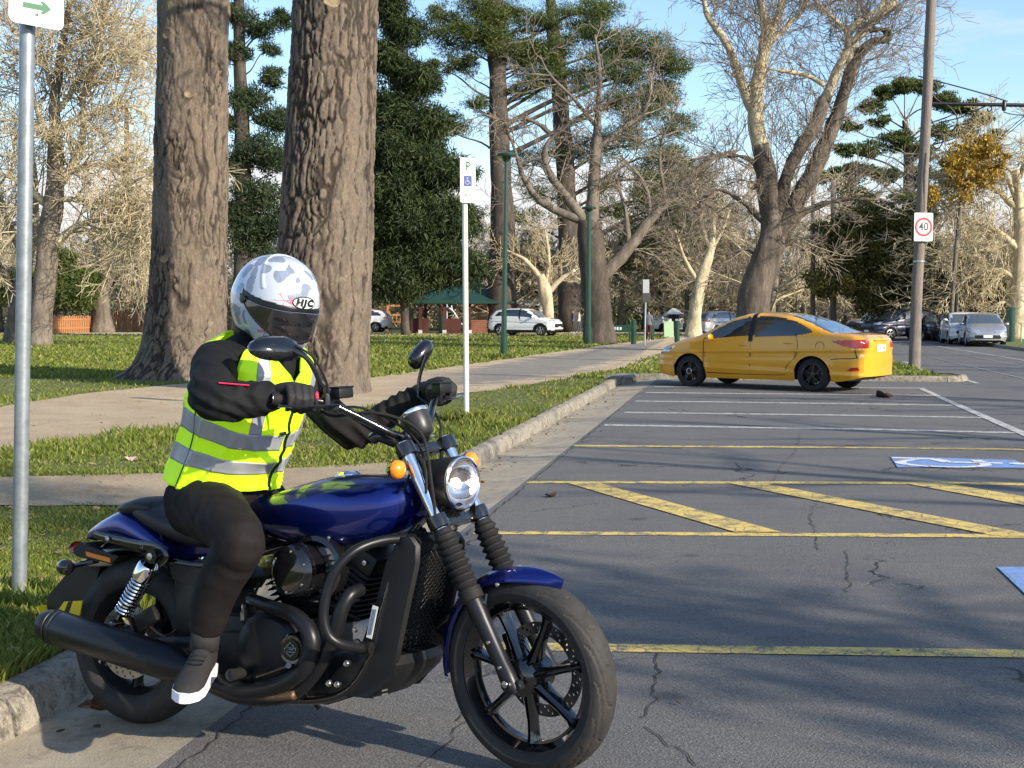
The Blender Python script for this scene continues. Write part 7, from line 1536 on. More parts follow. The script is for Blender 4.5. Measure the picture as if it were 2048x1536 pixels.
m = MB(); p = hR + (gR2b - gRb).normalized() * .036 + Vector((.036, 0, .016)); m.lathe([(.001, .003), (.006, .002), (.008, -.002)], o=p + Vector((.004, -.012, .0)), ax=(.5, -.85, .1), seg=12, sq=(.7, 1.6)); m.build('pink_patch', M_PINK, gv)
# shoes
def shoe(heel, toe, up, name='shoe'):
    heel, toe = Vector(heel), Vector(toe); d = (toe - heel).normalized(); s = d.cross(Vector(up)).normalized(); u = s.cross(d); Ls = .275; m = MB(); rings = []
    for f, hw, h, zc in ((0, .022, .035, .045), (.06, .034, .055, .058), (.2, .038, .060, .062), (.38, .040, .052, .054), (.55, .044, .040, .043), (.75, .047, .028, .032), (.9, .040, .022, .026), (.98, .022, .014, .018)):
        rings.append([heel + d * (Ls * f) + s * hw * math.cos(t) + u * (zc + h * math.sin(t)) for t in np.linspace(0, 2 * math.pi, 20, endpoint=False)])
    m.loft(rings); m.tube([heel + d * .06 + u * .09, heel + d * .055 + u * .15], [.045, .046], 16); sh_ = m.build(name, mat('black_knit_shoe', (.016, .016, .017), .8, bump=(240, .002), noise=(30, .3)), rider, angle=0)
    m = MB(); out = []
    for f, hw in ((-.02, .018), (.02, .034), (.15, .041), (.35, .042), (.55, .047), (.75, .050), (.9, .042), (.99, .022), (1.02, .008)): out.append((f, hw))
    ring = [heel + d * (Ls * f) + s * w for f, w in out] + [heel + d * (Ls * f) - s * w for f, w in out[::-1]]
    m.loft([[p - u * .004 for p in ring], [p + u * .004 for p in ring], [p + u * .026 for p in ring]]); m.build('white_sole', mat('white_rubber_sole', (.72, .74, .80), .5), sh_, angle=30)
    for k in range(5): f = .32 + .07 * k; m = MB(); m.tube([heel + d * (Ls * f) + s * .026 + u * (.098 - .05 * (f - .3)), heel + d * (Ls * (f + .01)) + u * (.113 - .10 * (f - .25)), heel + d * (Ls * (f + .0)) - s * .026 + u * (.098 - .05 * (f - .3))], .003, 6, n=3); m.build('lace', M_BLK, sh_)
    return sh_
h_ = BK0(412, 1345, -.25); shoe(Vector((h_.x - .005, -.235, h_.z + .005)), BK0(368, 1400, -.47), (.25, -.2, 1))
shoe((.28, .40, .03), (.54, .42, .03), (0, 0, 1))
# ------------------------------------------------------------ posts, signs, lamps, people far off, playground
M_GALV = mat('galvanised_steel', (.26, .29, .31), .45, .55, noise=(18, .25), bump=(50, .0005)); M_CREAMP = mat('pale_painted_post', (.62, .62, .54), .45, noise=(8, .1))
M_DKGREEN = mat('dark_green_paint', (.008, .045, .030), .3, coat=.5); M_SIGNW = mat('white_sign_face', (.50, .53, .56), .45); M_SIGNG = mat('sign_green', (.008, .12, .045), .45); M_SIGNB = mat('sign_blue', (.02, .05, .22), .45)
M_POLEW = None
def m_pole():
    t = NT('weathered_timber_pole', .9); st = t.scale((9, 9, .5)); a = t.noise(6, 5, .7, st); b = t.noise(30, 4, .7, t.scale((4, 4, .3)))
    t.col(t.mix(1, t.ramp(a, [(.3, (.13, .105, .09)), (.55, (.21, .18, .155)), (.8, (.29, .25, .22))]), t.ramp(b, [(.3, .7), (.7, 1.25)]), 'MULTIPLY')); t.bump(b, .01); return t.m
M_POLEW = m_pole()
def rrect(w, h, r, n=5):
    out = []
    for cx_, cy_, a0 in ((w / 2 - r, h / 2 - r, 0), (-w / 2 + r, h / 2 - r, 90), (-w / 2 + r, -h / 2 + r, 180), (w / 2 - r, -h / 2 + r, 270)):
        for k in range(n + 1): a = R_(a0 + 90 * k / n); out.append((cx_ + r * math.cos(a), cy_ + r * math.sin(a)))
    return out
def flat_poly(poly, name, mt, parent, mw, z0, z1): m = MB(); m.prism(poly, z0, z1, lambda a, b, h: mw @ Vector((a, b, h))); return m.build(name, mt, parent, smooth=False)
def signframe(c, yaw, tilt=0): return Matrix.Translation(c) @ Matrix.Rotation(yaw, 4, 'Z') @ Matrix.Rotation(math.pi / 2, 4, 'X') @ Matrix.Rotation(tilt, 4, 'Z')   # x right, y up, z towards the viewer
# left post
p = G(37, 1196, True); r = empty('sign_post', p, 0, 'galvanised round post with a green arrow sign at the far left, nearest the camera', 'sign post')
tp = P(55, 40, p.y) - p; tt = P(57, -160, p.y) - p; m = MB(); m.tube([(0, 0, -.1), tp, tt], .0345 * .98, 20); m.build('post', M_GALV, r)
sf_ = signframe(P(74, -70, p.y - .05) - p, R_(42), R_(-2)); pl_ = flat_poly(rrect(.25, .55, .03), 'sign_panel', M_SIGNW, r, sf_, 0, .003)
sz = P(74, -70, p.y - .05).z; ya = (P(74, 20, p.y).z - sz)
flat_poly([(-.062, ya + .012), (.03, ya + .012), (.014, ya + .028), (.034, ya + .028), (.066, ya + .0), (.034, ya - .026), (.014, ya - .026), (.03, ya - .012), (-.062, ya - .012)], 'arrow', M_SIGNG, pl_, sf_, .0032, .0045)
m = MB(); m.lathe([(.001, .008), (.006, .006), (.009, 0)], o=sf_ @ Vector((.0, ya - .034, .003)), ax=sf_.to_3x3() @ Vector((0, 0, 1)), seg=12); m.build('bolt', M_STEEL, pl_)
# mobility parking sign
p = G(933, 841, True); r = empty('parking_sign', p, 0, 'white mobility parking sign with green P on a pale post in the grass', 'parking sign')
m = MB(); m.tube([(0, 0, -.1), P(929, 330, p.y) - p], .034, 16); m.build('post', M_CREAMP, r)
sc0 = P(935.5, 360.5, p.y - .05) - p; sf_ = signframe(sc0, R_(22)); hh = 88 * p.y / CF; ww = .20
pl_ = flat_poly(rrect(ww, hh, .025), 'sign_panel', mat('cream_white_sign', (.72, .74, .66), .4), r, sf_, 0, .003)
text_obj('P', 'lettering', .155, M_SIGNG, pl_, sf_ @ Matrix.Translation((0, .165, .0035)), bold=.002)
m = MB(); m.tube([(sf_ @ Vector((0, .085, .004))), (sf_ @ Vector((0, .245, .004)))], .004, 4); m.build('stroke', M_SIGNG, pl_)
bl = flat_poly(rrect(.105, .13, .006), 'blue_panel', M_SIGNB, pl_, sf_ @ Matrix.Translation((0, -.01, 0)), .0035, .005)
m = MB(); Wp = lambda pts, w: m.tube([sf_ @ Vector((a, b - .01, .0065)) for a, b in pts], w, 6)
Wp([(-.008, .018), (-.006, -.010), (.018, -.010), (.026, -.036), (.034, -.034)], .0042); Wp([(-.007, .006), (.012, .006)], .0035); Wp([(-.010 + .024 * math.cos(t) , -.018 + .024 * math.sin(t)) for t in np.linspace(2.0, 5.9, 14)], .0034); m.lathe([(.001, .002), (.008, .0)], o=sf_ @ Vector((-.008, .024, .006)), ax=sf_.to_3x3() @ Vector((0, 0, 1)), seg=10); m.build('wheelchair_symbol', M_SIGNW, bl)
text_obj('ONLY', 'lettering', .042, M_SIGNG, pl_, sf_ @ Matrix.Translation((0, -.115, .0035)))
flat_poly([(-.05, -.180), (-.022, -.166), (-.022, -.175), (.05, -.175), (.05, -.187), (-.022, -.187), (-.022, -.196)], 'arrow', M_SIGNG, pl_, sf_, .0035, .005)
# green lamp posts
def lamp_post(bx_, by_, tx, ty, label, w=13):
    p = G(bx_, by_, True); t = P(tx, ty, p.y) - p; r = empty('street_lamp', p, 0, label, 'street lamp', 'dark green street lamps along the path'); m = MB(); s = p.y / CF
    m.tube([(0, 0, -.1), t * .002, t * .12, t * .125, t], [w * s * .55, w * s * .55, w * s * .52, w * s * .42, w * s * .30], 16); m.build('pole', M_DKGREEN, r, angle=30)
    m = MB(); m.lathe([(.07, -.20), (.16, -.06), (.30, -.045), (.31, -.02), (.31, .03), (.27, .05), (.05, .07), (.001, .07)], o=t, seg=26); h = m.build('lamp_head', M_DKGREEN, r, angle=30)
    m = MB(); m.lathe([(.17, -.065), (.29, -.050)], o=t, seg=20); m.build('diffuser', M_GLASS2, h); m = MB(); m.lathe([(.13, -.02), (.14, .03), (.07, .05)], seg=14); m.build('footing', M_DKGREEN, r)
    return r
lamp_post(1007, 717, 1013, 310, 'tall dark green street lamp on the grass edge, nearest of the three lamps')
lamp_post(1177, 689, 1178, 416, 'dark green street lamp in front of the dark bare trunk')
lamp_post(1371, 664, 1377, 500, 'distant thin dark street lamp beside the slim tan trunk', 11)
# timber tram pole with speed sign
p = G(1828, 737, True); s = p.y / CF; r = empty('utility_pole', p, 0, 'grey timber utility pole carrying the round 40 speed sign on the traffic island', 'utility pole')
m = MB(); pts = [P(a, b, p.y) - p for a, b in ((1828, 745), (1833, 600), (1843, 420), (1852, 250), (1860, 60), (1865, -60), (1870, -200))]; m.tube(pts, [11.5 * s, 11 * s, 10.5 * s, 10 * s, 9.5 * s, 9 * s, 8.5 * s], 20, n=10); po = m.build('pole', M_POLEW, r, angle=0); displace_bark(po, .2, .05)
sf_ = signframe(P(1847, 454, p.y - .20) - p, R_(10)); sp_ = flat_poly(rrect(40 * s, 56 * s, .03), 'speed_sign', M_SIGNW, r, sf_, 0, .004)
flat_poly(rrect(36 * s, 52 * s, .03), 'sign_back', M_STEEL, r, signframe(P(1840, 457, p.y + .17) - p, R_(10)), -.004, 0)
def ringm(r0, r1, z0, z1, n=40):
    m = MB(); a = [[sf_ @ Vector((q * math.cos(t), q * math.sin(t), z)) for t in np.linspace(0, 6.2832, n, endpoint=False)] for q, z in ((r0, z0), (r0, z1), (r1, z1), (r1, z0))]; m.loft(a + [a[0]], False); return m
ringm(14.5 * s, 18.5 * s, .004, .007).build('red_ring', mat('sign_red', (.48, .03, .035), .45), sp_, angle=30)
text_obj('40', 'numerals', 22 * s, mat('sign_black', (.02, .02, .02), .5), sp_, sf_ @ Matrix.Translation((0, -.0, .0045)), stretch=.95, bold=.002)
for yy in (24, -24): m = MB(); m.lathe([(.001, .006), (.012, .004), (.014, 0)], o=sf_ @ Vector((0, yy * s, .004)), ax=sf_.to_3x3() @ Vector((0, 0, 1)), seg=10); m.build('bolt', M_STEEL, sp_)
m = MB(); q = P(1838, 523, p.y) - p; m.lathe([(11.3 * s, -.02), (11.8 * s, -.02), (11.8 * s, .02), (11.3 * s, .02)], o=q, seg=20); m.build('strap', M_STEEL, r)
# bracket arm with scrollwork and wires
def PP(a, b, dy=0): return P(a, b, p.y + dy) - p
m = MB(); m.tube([PP(1862, 207), PP(2120, 212)], .045, 10); arm = m.build('bracket_arm', M_BLK, r)
for nm, pl_ in (('stay_rod', [(1836, 152), (1955, 184), (2015, 203)]), ('scroll', [(1864, 176), (1864, 170), (1869, 168), (1874, 172), (1870, 176), (1864, 172), (1864, 185), (1875, 200), (1900, 215), (1914, 235), (1912, 252), (1904, 262)]), ('scroll', [(1862, 238), (1870, 254), (1884, 268), (1885, 285), (1876, 297), (1868, 294), (1867, 287), (1872, 284)]), ('scroll', [(1974, 209), (1982, 214), (1982, 221), (1976, 222), (1974, 217)]), ('brace', [(1878, 245), (1920, 235), (1965, 215), (1985, 208)])):
    m = MB(); m.tube([PP(a, b, -.02) for a, b in pl_], .016, 7, n=6); m.build(nm, M_BLK, arm)
m = MB(); m.lathe([(.03, .12), (.06, .05), (.05, -.1), (.02, -.12)], o=PP(2008, 212), seg=10); m.build('insulator', M_BLK, arm); m = MB(); m.tube([PP(2007, 224), PP(2022, 228), PP(2046, 231), PP(2100, 236)], .012, 6, n=4); m.build('hanger_wire', M_BLK, arm)
m = MB(); m.tube([P(1862, 300, p.y - .2) - p, P(1858, 360, p.y - .2) - p, P(1854, 420, p.y - .17) - p], .010, 6, n=4); m.build('conduit', M_BLK, r)
for (a, b, c, d, Y1, Y2) in ((2060, 222, 1952, 318, 31, 90), (2066, 226, 1945, 326, 31, 90)):
    m = MB(); m.tube([P(a, b, Y1), P(c, d, Y2)], .012, 5); o = m.build('tram_wire', M_BLK); tag(o, 'thin overhead tram wire running from the bracket arm into the trees, ' + ('upper' if a == 2060 else 'lower') + ' of two', 'wire')
for (x0, y0, x1, y1, w, lb, arm_) in ((1667, 668, 1667, 360, 13, 'grey tram pole with a long span arm seen right of the forked tree', (1667, 405, 1834, 406)), (1625, 668, 1627, 350, 10, 'thin grey tram pole between the forked tree and the span arm pole', None), (1593, 664, 1596, 470, 7, 'faint far tram pole just right of the forked tree trunk', (1596, 500, 1660, 500))):
    q = P(x0, y0, 74 if w > 8 else 92); q.z = ZL; Yq = q.y; r2 = empty('tram_pole', q, 0, lb, 'pole', 'tram poles in the distance'); m = MB(); m.tube([(0, 0, -.1), P(x1, y1, Yq) - q], [w * Yq / CF / 2, w * Yq / CF / 2.4], 12); m.build('pole', M_POLEW, r2, angle=0)
    if arm_: m = MB(); m.tube([P(arm_[0], arm_[1], Yq) - q, P(arm_[2], arm_[3], Yq) - q], .055, 8); m.build('span_arm', M_BLK, r2); m = MB(); m.tube([P(x1, y1 - 0, Yq) - q + Vector((0, 0, -.5)), P(arm_[2] - 60, arm_[3], Yq) - q], .02, 6); m.build('stay_rod', M_BLK, r2)
# bollards
for px, py, tp, lb in ((1267, 689, 640, 'dark green bollard on the path, leftmost of the three by the dark trunk'), (1304, 680, 642, 'dark green bollard just right of the walking person'), (1354, 690, 641, 'dark green bollard nearest the yellow car bonnet')):
    q = G(px, py, True); h = (py - tp) * q.y / CF; r2 = empty('bollard', q, 0, lb, 'bollard', 'green bollards across the path'); m = MB(); m.lathe([(.115, -.05), (.11, h * .9), (.12, h * .91), (.12, h * .97), (.08, h), (.001, h)], seg=16); m.build('post', M_DKGREEN, r2, angle=30)
    m = MB(); m.lathe([(.122, h * .84), (.124, h * .85), (.122, h * .87)], seg=16); m.build('collar', M_DKGREEN, r2)
# path sign seen from behind
q = G(1289, 690, True); s = q.y / CF; r2 = empty('path_sign', q, 0, 'tall grey sign backed by a small black panel beside the walking person', 'sign'); m = MB(); m.tube([(0, 0, -.1), P(1292, 562, q.y) - q], .045, 8); m.build('post', M_GALV, r2)
flat_poly([(-7 * s, -14 * s), (7 * s, -14 * s), (7 * s, 14 * s), (-7 * s, 14 * s)], 'sign_panel', mat('grey_sign_back', (.20, .22, .25), .5, .3), r2, signframe(P(1292, 573, q.y - .06) - q, R_(20)), 0, .01)
flat_poly([(-9 * s, -9 * s), (9 * s, -9 * s), (9 * s, 9 * s), (-9 * s, 9 * s)], 'lower_panel', M_BLK, r2, signframe(P(1293, 595, q.y - .06) - q, R_(20)), 0, .01)
# walking person
def simple_person(q, h, yaw, label, top, legs, seed=0, group=None):
    r = empty('person', q, yaw, label, 'person', group); k = h / 1.7; m = MB()
    def V3(x, y, z): return (x * k, y * k, z * k)
    m.loft([ell(Vector(V3(0, 0, z)), Vector((1, 0, 0)), Vector((0, 1, 0)), a * k, b * k, 16) for z, a, b in ((.82, .11, .16), (.95, .12, .17), (1.1, .11, .15), (1.25, .12, .19), (1.36, .11, .21), (1.42, .06, .10), (1.50, .05, .055))])
    for sd in (-1, 1):
        m.tube([V3(.0, sd * .17, 1.36), V3(-.02 + .03 * sd, sd * .22, 1.1), V3(.06 + .04 * sd, sd * .2, .88), V3(.08 + .04 * sd, sd * .19, .80)], [.06 * k, .048 * k, .036 * k, .03 * k], 8, n=3)
        m.tube([V3(0, sd * .09, .88), V3(.05 * sd, sd * .1, .48), V3(.12 * sd, sd * .09, .07), V3(.12 * sd + .1, sd * .1, .035)], [.10 * k, .065 * k, .045 * k, .035 * k], 10, n=3)
    m.lathe([(.001, -.12 * k), (.06 * k, -.09 * k), (.085 * k, 0), (.075 * k, .08 * k), (.001, .115 * k)], o=V3(.01, 0, 1.6), seg=14)
    t = NT('walker_clothes', .8); z = t.sep('Z'); c = t.mix(t.math('GREATER_THAN', z, .86 * k), legs, top); c = t.mix(t.math('GREATER_THAN', z, 1.47 * k), c, (.35, .22, .16)); c = t.mix(t.math('LESS_THAN', z, .07 * k), c, (.5, .5, .5)); t.col(c)
    evalmesh(m, 'body', r, t.m, .022, 2); m = MB(); m.lathe([(.088 * k, -.02 * k), (.095 * k, .02 * k), (.07 * k, .10 * k), (.001, .125 * k)], o=V3(-.01, 0, 1.6), seg=12); m.build('hair', mat('dark_hair', (.03, .02, .015), .7), r); return r
q = G(1297, 681, True); simple_person(q, 62 * q.y / CF, R_(80), 'person in grey top and dark red trousers walking on the path by the bollards', (.10, .12, .15), (.09, .015, .02))
q = G(1146, 668, True); q.y = 88; simple_person(Vector((P(1146, 640, 88).x, 88, ZL)), 1.65, R_(190), 'person in dark clothes far off between the parked white car and dark trunk', (.05, .06, .10), (.02, .02, .03))
q = Vector((P(1158, 640, 90).x, 90, ZL)); simple_person(q, 1.6, R_(170), 'person in pale top far off, immediately left of the dark bare trunk', (.35, .35, .38), (.04, .05, .09))
# green bench-like rail with white panels
q = G(1242, 684, True); s = q.y / CF; r2 = empty('notice_rail', q, 0, 'dark green rail with three small white panels right of the dark trunk', 'rail')
m = MB(); m.box((0, 0, 27 * s), (40 * s, .06, 14 * s)); m.build('board', M_DKGREEN, r2, smooth=False)
for i in (-9, -3, 3): flat_poly([((i - 2) * s, 24 * s), ((i + 2) * s, 24 * s), ((i + 2) * s, 30 * s), ((i - 2) * s, 30 * s)], 'white_panel', M_SIGNW, r2, Matrix.Translation((-4 * s, -.03, 0)) @ Matrix.Rotation(math.pi / 2, 4, 'X'), 0, .01)
for x_ in (-17, 17): m = MB(); m.box((x_ * s, 0, 10 * s), (.08, .08, 22 * s)); m.build('leg', M_DKGREEN, r2, smooth=False)
# small shelter and A-frame sign
q = P(1347, 660, 82); q.z = ZL; s = q.y / CF; r2 = empty('park_shelter', q, 0, 'small pale hipped roof shelter on a dark post beyond the bollards', 'shelter'); m = MB()
m.add([(-19 * s, -.8, 40 * s), (19 * s, -.8, 40 * s), (19 * s, .8, 40 * s), (-19 * s, .8, 40 * s), (-3 * s, 0, 52 * s), (3 * s, 0, 52 * s)], [(0, 1, 5, 4), (1, 2, 5), (2, 3, 4, 5), (3, 0, 4), (3, 2, 1, 0)]); m.build('roof', mat('pale_metal_roof', (.45, .46, .44), .5), r2, smooth=False)
m = MB(); m.box((0, 0, 20 * s), (.22, .22, 40 * s)); m.build('post', M_BLK, r2, smooth=False)
q = P(1337, 668, 72); q.z = ZL; s = q.y / CF; r2 = empty('board_sign', q, 0, 'pale green folding board sign standing on the grass beyond the bollards', 'sign')
for sd in (-1, 1): m = MB(); m.box((0, sd * .15, .45), (.55, .02, .95), Matrix.Rotation(sd * .3, 3, 'X')); m.build('panel', mat('pale_green_board', (.30, .42, .25), .6), r2, smooth=False)
# pavilion
M_ROOF = mat('green_metal_roof', (.014, .048, .036), .45, bump=(3, .01)); M_RED2 = mat('dark_red_paint', (.065, .018, .015), .6); M_ORNG = mat('orange_treated_timber', (.40, .18, .075), .7, noise=(8, .25)); M_BRICK = mat('red_brown_brick', (.22, .09, .055), .8, noise=(20, .3))
YP = 88; q = P(905, 650, YP); q.z = ZL; s = YP / CF; r2 = empty('pavilion', q, 0, 'open pavilion with dark green roof and dark red panels under the dark spruce', 'pavilion')
def X_(px): return (px - 905) * s
def Z_(py): return CH + (628 - py) * s - ZL
m = MB(); z0, z1, z2 = Z_(604), Z_(572), Z_(556)
m.add([(X_(832), -3.0, z0), (X_(1032), -3.0, z0), (X_(1032), 3, z0), (X_(832), 3, z0), (X_(872), -1.0, z1), (X_(995), -1.0, z1), (X_(995), 1.0, z1), (X_(872), 1.0, z1), (X_(832), -3.0, z0 - .14), (X_(1032), -3.0, z0 - .14), (X_(1032), 3, z0 - .14), (X_(832), 3, z0 - .14)], [(0, 1, 5, 4), (1, 2, 6, 5), (2, 3, 7, 6), (3, 0, 4, 7), (4, 5, 6, 7), (0, 8, 9, 1), (1, 9, 10, 2), (2, 10, 11, 3), (3, 11, 8, 0), (8, 11, 10, 9)]); rf = m.build('roof', M_ROOF, r2, smooth=False)
m = MB(); m.add([(X_(900), -.8, z1 + .3), (X_(965), -.8, z1 + .3), (X_(965), .8, z1 + .3), (X_(900), .8, z1 + .3), (X_(932), 0, z2 + .5), (X_(900), -.8, z1), (X_(965), -.8, z1), (X_(965), .8, z1), (X_(900), .8, z1)], [(0, 1, 4), (1, 2, 4), (2, 3, 4), (3, 0, 4), (5, 6, 1, 0), (6, 7, 2, 1), (7, 8, 3, 2), (8, 5, 0, 3)]); m.build('lantern', mat('teal_roof', (.06, .2, .17), .45), rf, smooth=False)
for px in (846, 893, 942, 990, 1022):
    for yy in (-2.6, 2.6):
        if yy > 0 and px in (893, 942): continue
        m = MB(); m.box((X_(px), yy, z0 / 2 - .05), (.2, .2, z0 - .15)); po = m.build('post', M_RED2, r2, smooth=False); m = MB(); m.box((X_(px), yy, .12), (.26, .26, .24)); m.build('footing', M_SIGNW, po, smooth=False)
        for sd in (-1, 1): m = MB(); m.tube([(X_(px), yy, z0 - .75), (X_(px) + sd * .5, yy, z0 - .15)], .05, 4); m.build('brace', M_RED2, po, smooth=False)
for a, b in ((828, 862), (896, 925), (928, 938)): m = MB(); m.box(((X_(a) + X_(b)) / 2, -2.3, .52), (X_(b) - X_(a), .1, 1.0)); m.build('panel', M_RED2, r2, smooth=False)
for i in range(7): m = MB(); m.box((X_(960), -2.35, .12 + .125 * i), (X_(975) - X_(945), .5, .105)); m.build('brick_course', M_BRICK, r2, smooth=False)
m = MB(); m.box((X_(888), -2.0, .65), (.5, .5, 1.25), None, .05); m.build('bin', M_DKGREEN, r2)
# playground timber frames
def frame_tower(px, py, Y, w, h, label, nm='play_tower', bars=5, roof=False, mt=None):
    q = P(px, py, Y); q.z = ZL; s = Y / CF; r = empty(nm, q, 0, label, 'play frame'); W2, H2 = w * s, h * s; mt = mt or M_ORNG
    for sx2 in (-1, 1):
        for sy in (-1, 1): m = MB(); m.box((sx2 * W2 / 2, sy * W2 / 2, H2 / 2), (.14, .14, H2)); m.build('post', mt, r, smooth=False)
    for z in (.35, .62, .97):
        for sy in (-1, 1): m = MB(); m.box((0, sy * W2 / 2, H2 * z), (W2, .08, .14)); m.build('rail', mt, r, smooth=False)
    for k in range(bars): m = MB(); m.box((-W2 / 2 + W2 * (k + .5) / bars, -W2 / 2 - .03, H2 * .49), (.07, .05, H2 * .28)); m.build('baluster', mt, r, smooth=False)
    m = MB(); m.box((0, 0, H2 * .35), (W2, W2, .08)); m.build('deck', mt, r, smooth=False); return r
frame_tower(795, 650, 98, 36, 52, 'orange timber play tower just left of the pavilion')
frame_tower(868, 650, 100, 30, 46, 'orange timber frame seen through the pavilion between its left posts', bars=3)
frame_tower(925, 650, 99, 22, 50, 'orange timber frame seen through the pavilion, with pale slide', bars=4)
frame_tower(965, 650, 100, 22, 52, 'orange timber frame at the right end of the pavilion', bars=6)
frame_tower(758, 648, 102, 26, 44, 'orange timber frame behind the white hatchback', bars=4)
q = P(912, 650, 97); q.z = ZL; r2 = empty('slide', q, 0, 'pale slide rising under the pavilion roof', 'slide'); m = MB(); m.tube([(-.7, 0, 1.9), (-.2, 0, 1.5), (.3, 0, .7), (.6, 0, .45), (.9, 0, .4)], .16, 8, n=4, flat=(1.6, .5)); m.build('chute', M_SIGNW, r2); m = MB(); m.tube([(-.7, 0, 0), (-.7, 0, 2.6)], .05, 6); m.tube([(.1, 0, 0), (-.5, 0, 2.6)], .05, 6); m.build('support', M_SIGNW, r2)
# orange paling fence at left
def fence(px0, px1, Y, h, label, n, hs=0):
    a, b = P(px0, 640, Y), P(px1, 640, Y + hs); q = Vector((a.x, a.y, ZL)); r = empty('paling_fence', q, 0, label, 'fence'); d = Vector((b.x - a.x, b.y - a.y, 0)); L = d.length; d.normalize(); rz = Matrix.Rotation(math.atan2(d.y, d.x), 3, 'Z')
    me = None; random.seed(n)
    for i in range(n):
        c = d * (L * (i + .5) / n)
        if me is None: m = MB(); m.box((0, 0, h / 2), (L / n * .58, .03, h), rz); o = m.build('paling', M_ORNG, r, smooth=False); me = o.data; o.location = c
        else: o = bpy.data.objects.new('paling', me); COL.objects.link(o); o.parent = r; o.location = c + Vector((0, 0, random.uniform(-.05, .04)))
    for z in (.3, .8): m = MB(); m.box(d * L / 2 + Vector((0, .05, h * z)), (L, .05, .10), rz); m.build('rail', M_ORNG, r, smooth=False)
    return r
fence(104, 182, 84, 1.2, 'orange timber paling fence between the green conifer and the stout grey trunk', 22, 6)
fence(212, 300, 96, 1.5, 'orange timber paling fence behind the silver cars at left', 26)
q = P(268, 640, 92); q.z = ZL; r2 = empty('swing_frame', q, 0, 'pale timber swing frame above the silver cars at left', 'swing')
for x_ in (-1.3, 1.3):
    for sd in (-1, 1): m = MB(); m.tube([(x_ + sd * .5, sd * .6, 0), (x_, 0, 2.25)], .06, 6); m.build('leg', M_ORNG, r2)
m = MB(); m.tube([(-1.3, 0, 2.25), (1.3, 0, 2.25)], .07, 6); m.build('top_beam', M_ORNG, r2)
for x_ in (-.5, .5): m = MB(); m.tube([(x_ - .2, 0, 2.2), (x_ - .2, 0, .5), (x_ + .2, 0, .5), (x_ + .2, 0, 2.2)], .012, 4); m.build('swing_seat', M_BLK, r2)
q = P(235, 640, 94); q.z = ZL; r2 = empty('playground_sign', q, 0, 'pale green playground sign above the orange fence', 'sign'); m = MB(); m.box((0, 0, 2.0), (.75, .06, .6)); m.build('panel', mat('pale_green_sign', (.25, .45, .32), .6), r2, smooth=False)
for x_ in (-.3, .3): m = MB(); m.tube([(x_, .04, 0), (x_, .04, 2.2)], .04, 6); m.build('post', M_GALV, r2)
# white van behind the pine
q = P(1040, 640, 100); q.z = ZL; r2 = empty('van', q, 0, 'white box van roof showing over the parked white suv', 'van'); m = MB(); m.box((0, 0, 1.5), (3.6, 1.8, 1.9), None, .12, 2); m.build('body', WHITEP, r2); m = MB(); m.box((.2, -.91, 1.75), (2.6, .02, .5), None, .01); m.build('window', M_GLASS, r2)
for x_ in (-1.2, 1.2): m = MB(); m.lathe([(.001, -.1), (.34, -.1), (.36, 0), (.34, .1), (.001, .1)], o=(x_, -.75, .36), ax=(0, 1, 0), seg=20); m.build('wheel', M_TYRE, r2)
# right: green cabinet, tree guards
q = P(2020, 694, 60); q.z = ZL; r2 = empty('bin_cabinet', q, 0, 'dark green cylindrical bin with a cap at the right edge', 'bin'); m = MB(); m.lathe([(.20, 0), (.20, 1.55), (.001, 1.55)], seg=18); m.build('drum', M_DKGREEN, r2, angle=30); m = MB(); m.lathe([(.26, 1.56), (.26, 1.66), (.001, 1.72)], seg=18); m.build('cap', M_DKGREEN, r2, angle=30)
for px, lb in ((2003, 'thin pale green post left of the green bin'), (2042, 'thin pale green post right of the green bin')): q = P(px, 692, 59); q.z = ZL; m = MB(); m.tube([(0, 0, -.1), (0, 0, .95)], .035, 8); o = m.build('marker_post', mat('pale_green_post', (.25, .36, .25), .6), None, loc=q); tag(o, lb, 'post')
q = P(1910, 690, 66); q.z = ZL; m = MB(); m.tube([(0, 0, -.1), (0, 0, 2.9)], .09, 10); o = m.build('black_post', M_BLK, None, loc=q); tag(o, 'slender black post rising behind the small white car', 'post')
# dry leaves
M_DRY = mat('dry_brown_leaf', (.17, .075, .03), .75, noise=(14, .35)); M_DRY2 = mat('dark_dead_leaf', (.05, .032, .02), .8)
def leaf(q, sz, seed, mt, name='dry_leaf', label=None):
    g = random.Random(seed); rings = []
    for i in range(9):
        t = i / 8; w = sz * .42 * math.sin(math.pi * min(1, t * 1.02)) ** .7 * (1 + .25 * (-1) ** i); rings.append([Vector((sz * (t - .5), w * k, sz * (.16 * abs(k) ** 1.5 + .10 * math.sin(t * 5 + k * 3 + seed) + .05 * g.random()))) for k in (-1, -.5, 0, .5, 1)])
    m = MB(); m.grid(rings); m.tube([(-sz * .5, 0, .0), (-sz * .75, sz * .05, sz * .05)], sz * .012, 4); o = m.build(name, mt, angle=0); o.location = q + Vector((0, 0, .004)); o.rotation_euler = (g.uniform(-.3, .3), g.uniform(-.3, .3), g.uniform(0, 6))
    sd = o.modifiers.new('t', 'SOLIDIFY'); sd.thickness = .0012; return tag(o, label, 'leaf') if label else o
leaf(G(192, 1430) + Vector((0, 0, .02)), .125, 3, M_DRY, label='large curled brown leaf against the rear tyre in the gutter')
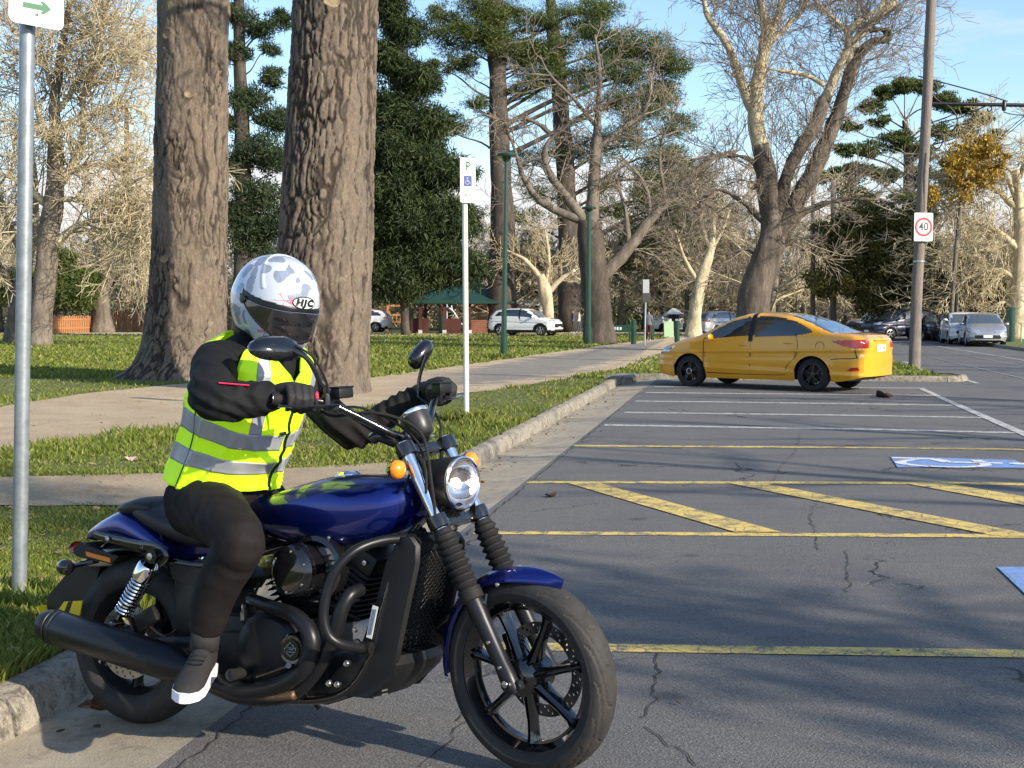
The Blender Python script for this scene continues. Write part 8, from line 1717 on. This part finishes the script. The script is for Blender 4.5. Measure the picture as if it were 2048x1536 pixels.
leaf(G(262, 921, True), .12, 5, mat('bleached_leaf', (.42, .33, .26), .8), label='pale curled leaf lying in the grass left of the rider')
leaf(G(1103, 994), .10, 8, M_DRY2, label='thin dark leaf on the asphalt just beyond the headlamp')
leaf(G(1768, 795), .34, 9, M_DRY2, label='dark crumpled leaf litter behind the yellow sedan'); leaf(G(962, 966), .07, 10, M_DRY, label='small brown leaf on the gutter right of the headlamp')
V = []; m = MB(); g_ = random.Random(4)
for i in range(230):
    if i < 130: u, v = g_.uniform(7, 21), abs(g_.gauss(0, .12)) + .03
    elif i < 175: u, v = g_.uniform(0, 22), g_.uniform(.05, .6)
    else: u, v = g_.uniform(0, 20), g_.uniform(.8, 6)
    x, y = XY(u, v); z = zroad(u, v) + .012; s_ = g_.uniform(.012, .034) if i < 175 else g_.uniform(.008, .018); a = g_.uniform(0, 6.28); c = Vector((x, y, z)); e1 = Vector((math.cos(a), math.sin(a), g_.uniform(-.1, .3))) * s_; e2 = Vector((-math.sin(a), math.cos(a), g_.uniform(-.3, .5))) * s_ * .5
    m.add([c - e1, c - e1 * .4 - e2 * .8, c + e1 * .5 - e2 * .5, c + e1, c + e1 * .3 + e2, c - e1 * .5 + e2 * .6], [(0, 1, 2, 4), (2, 3, 4), (0, 4, 5)])
tag(m.build('leaf_litter', M_DRY2, smooth=False), kind='stuff')
m = MB()
for i in range(900):
    y = 1 / (1 / 4.0 + g_.random() * (1 / 28 - 1 / 4.0)); x = g_.uniform(-.45, .15) * y; u, v = UV(x, y)
    if v > -.2: continue
    s_ = g_.uniform(.015, .04); a = g_.uniform(0, 6.28); c = Vector((x, y, ZL + g_.uniform(.012, .05))); e1 = Vector((math.cos(a), math.sin(a), g_.uniform(-.3, .3))) * s_; e2 = Vector((-math.sin(a), math.cos(a), g_.uniform(-.3, .5))) * s_ * .6; m.add([c - e1, c - e2 * .9, c + e1, c + e2], [(0, 1, 2), (0, 2, 3)])
tag(m.build('lawn_leaf_litter', mat('tan_leaf_litter', (.26, .17, .08), .8), smooth=False), kind='stuff')
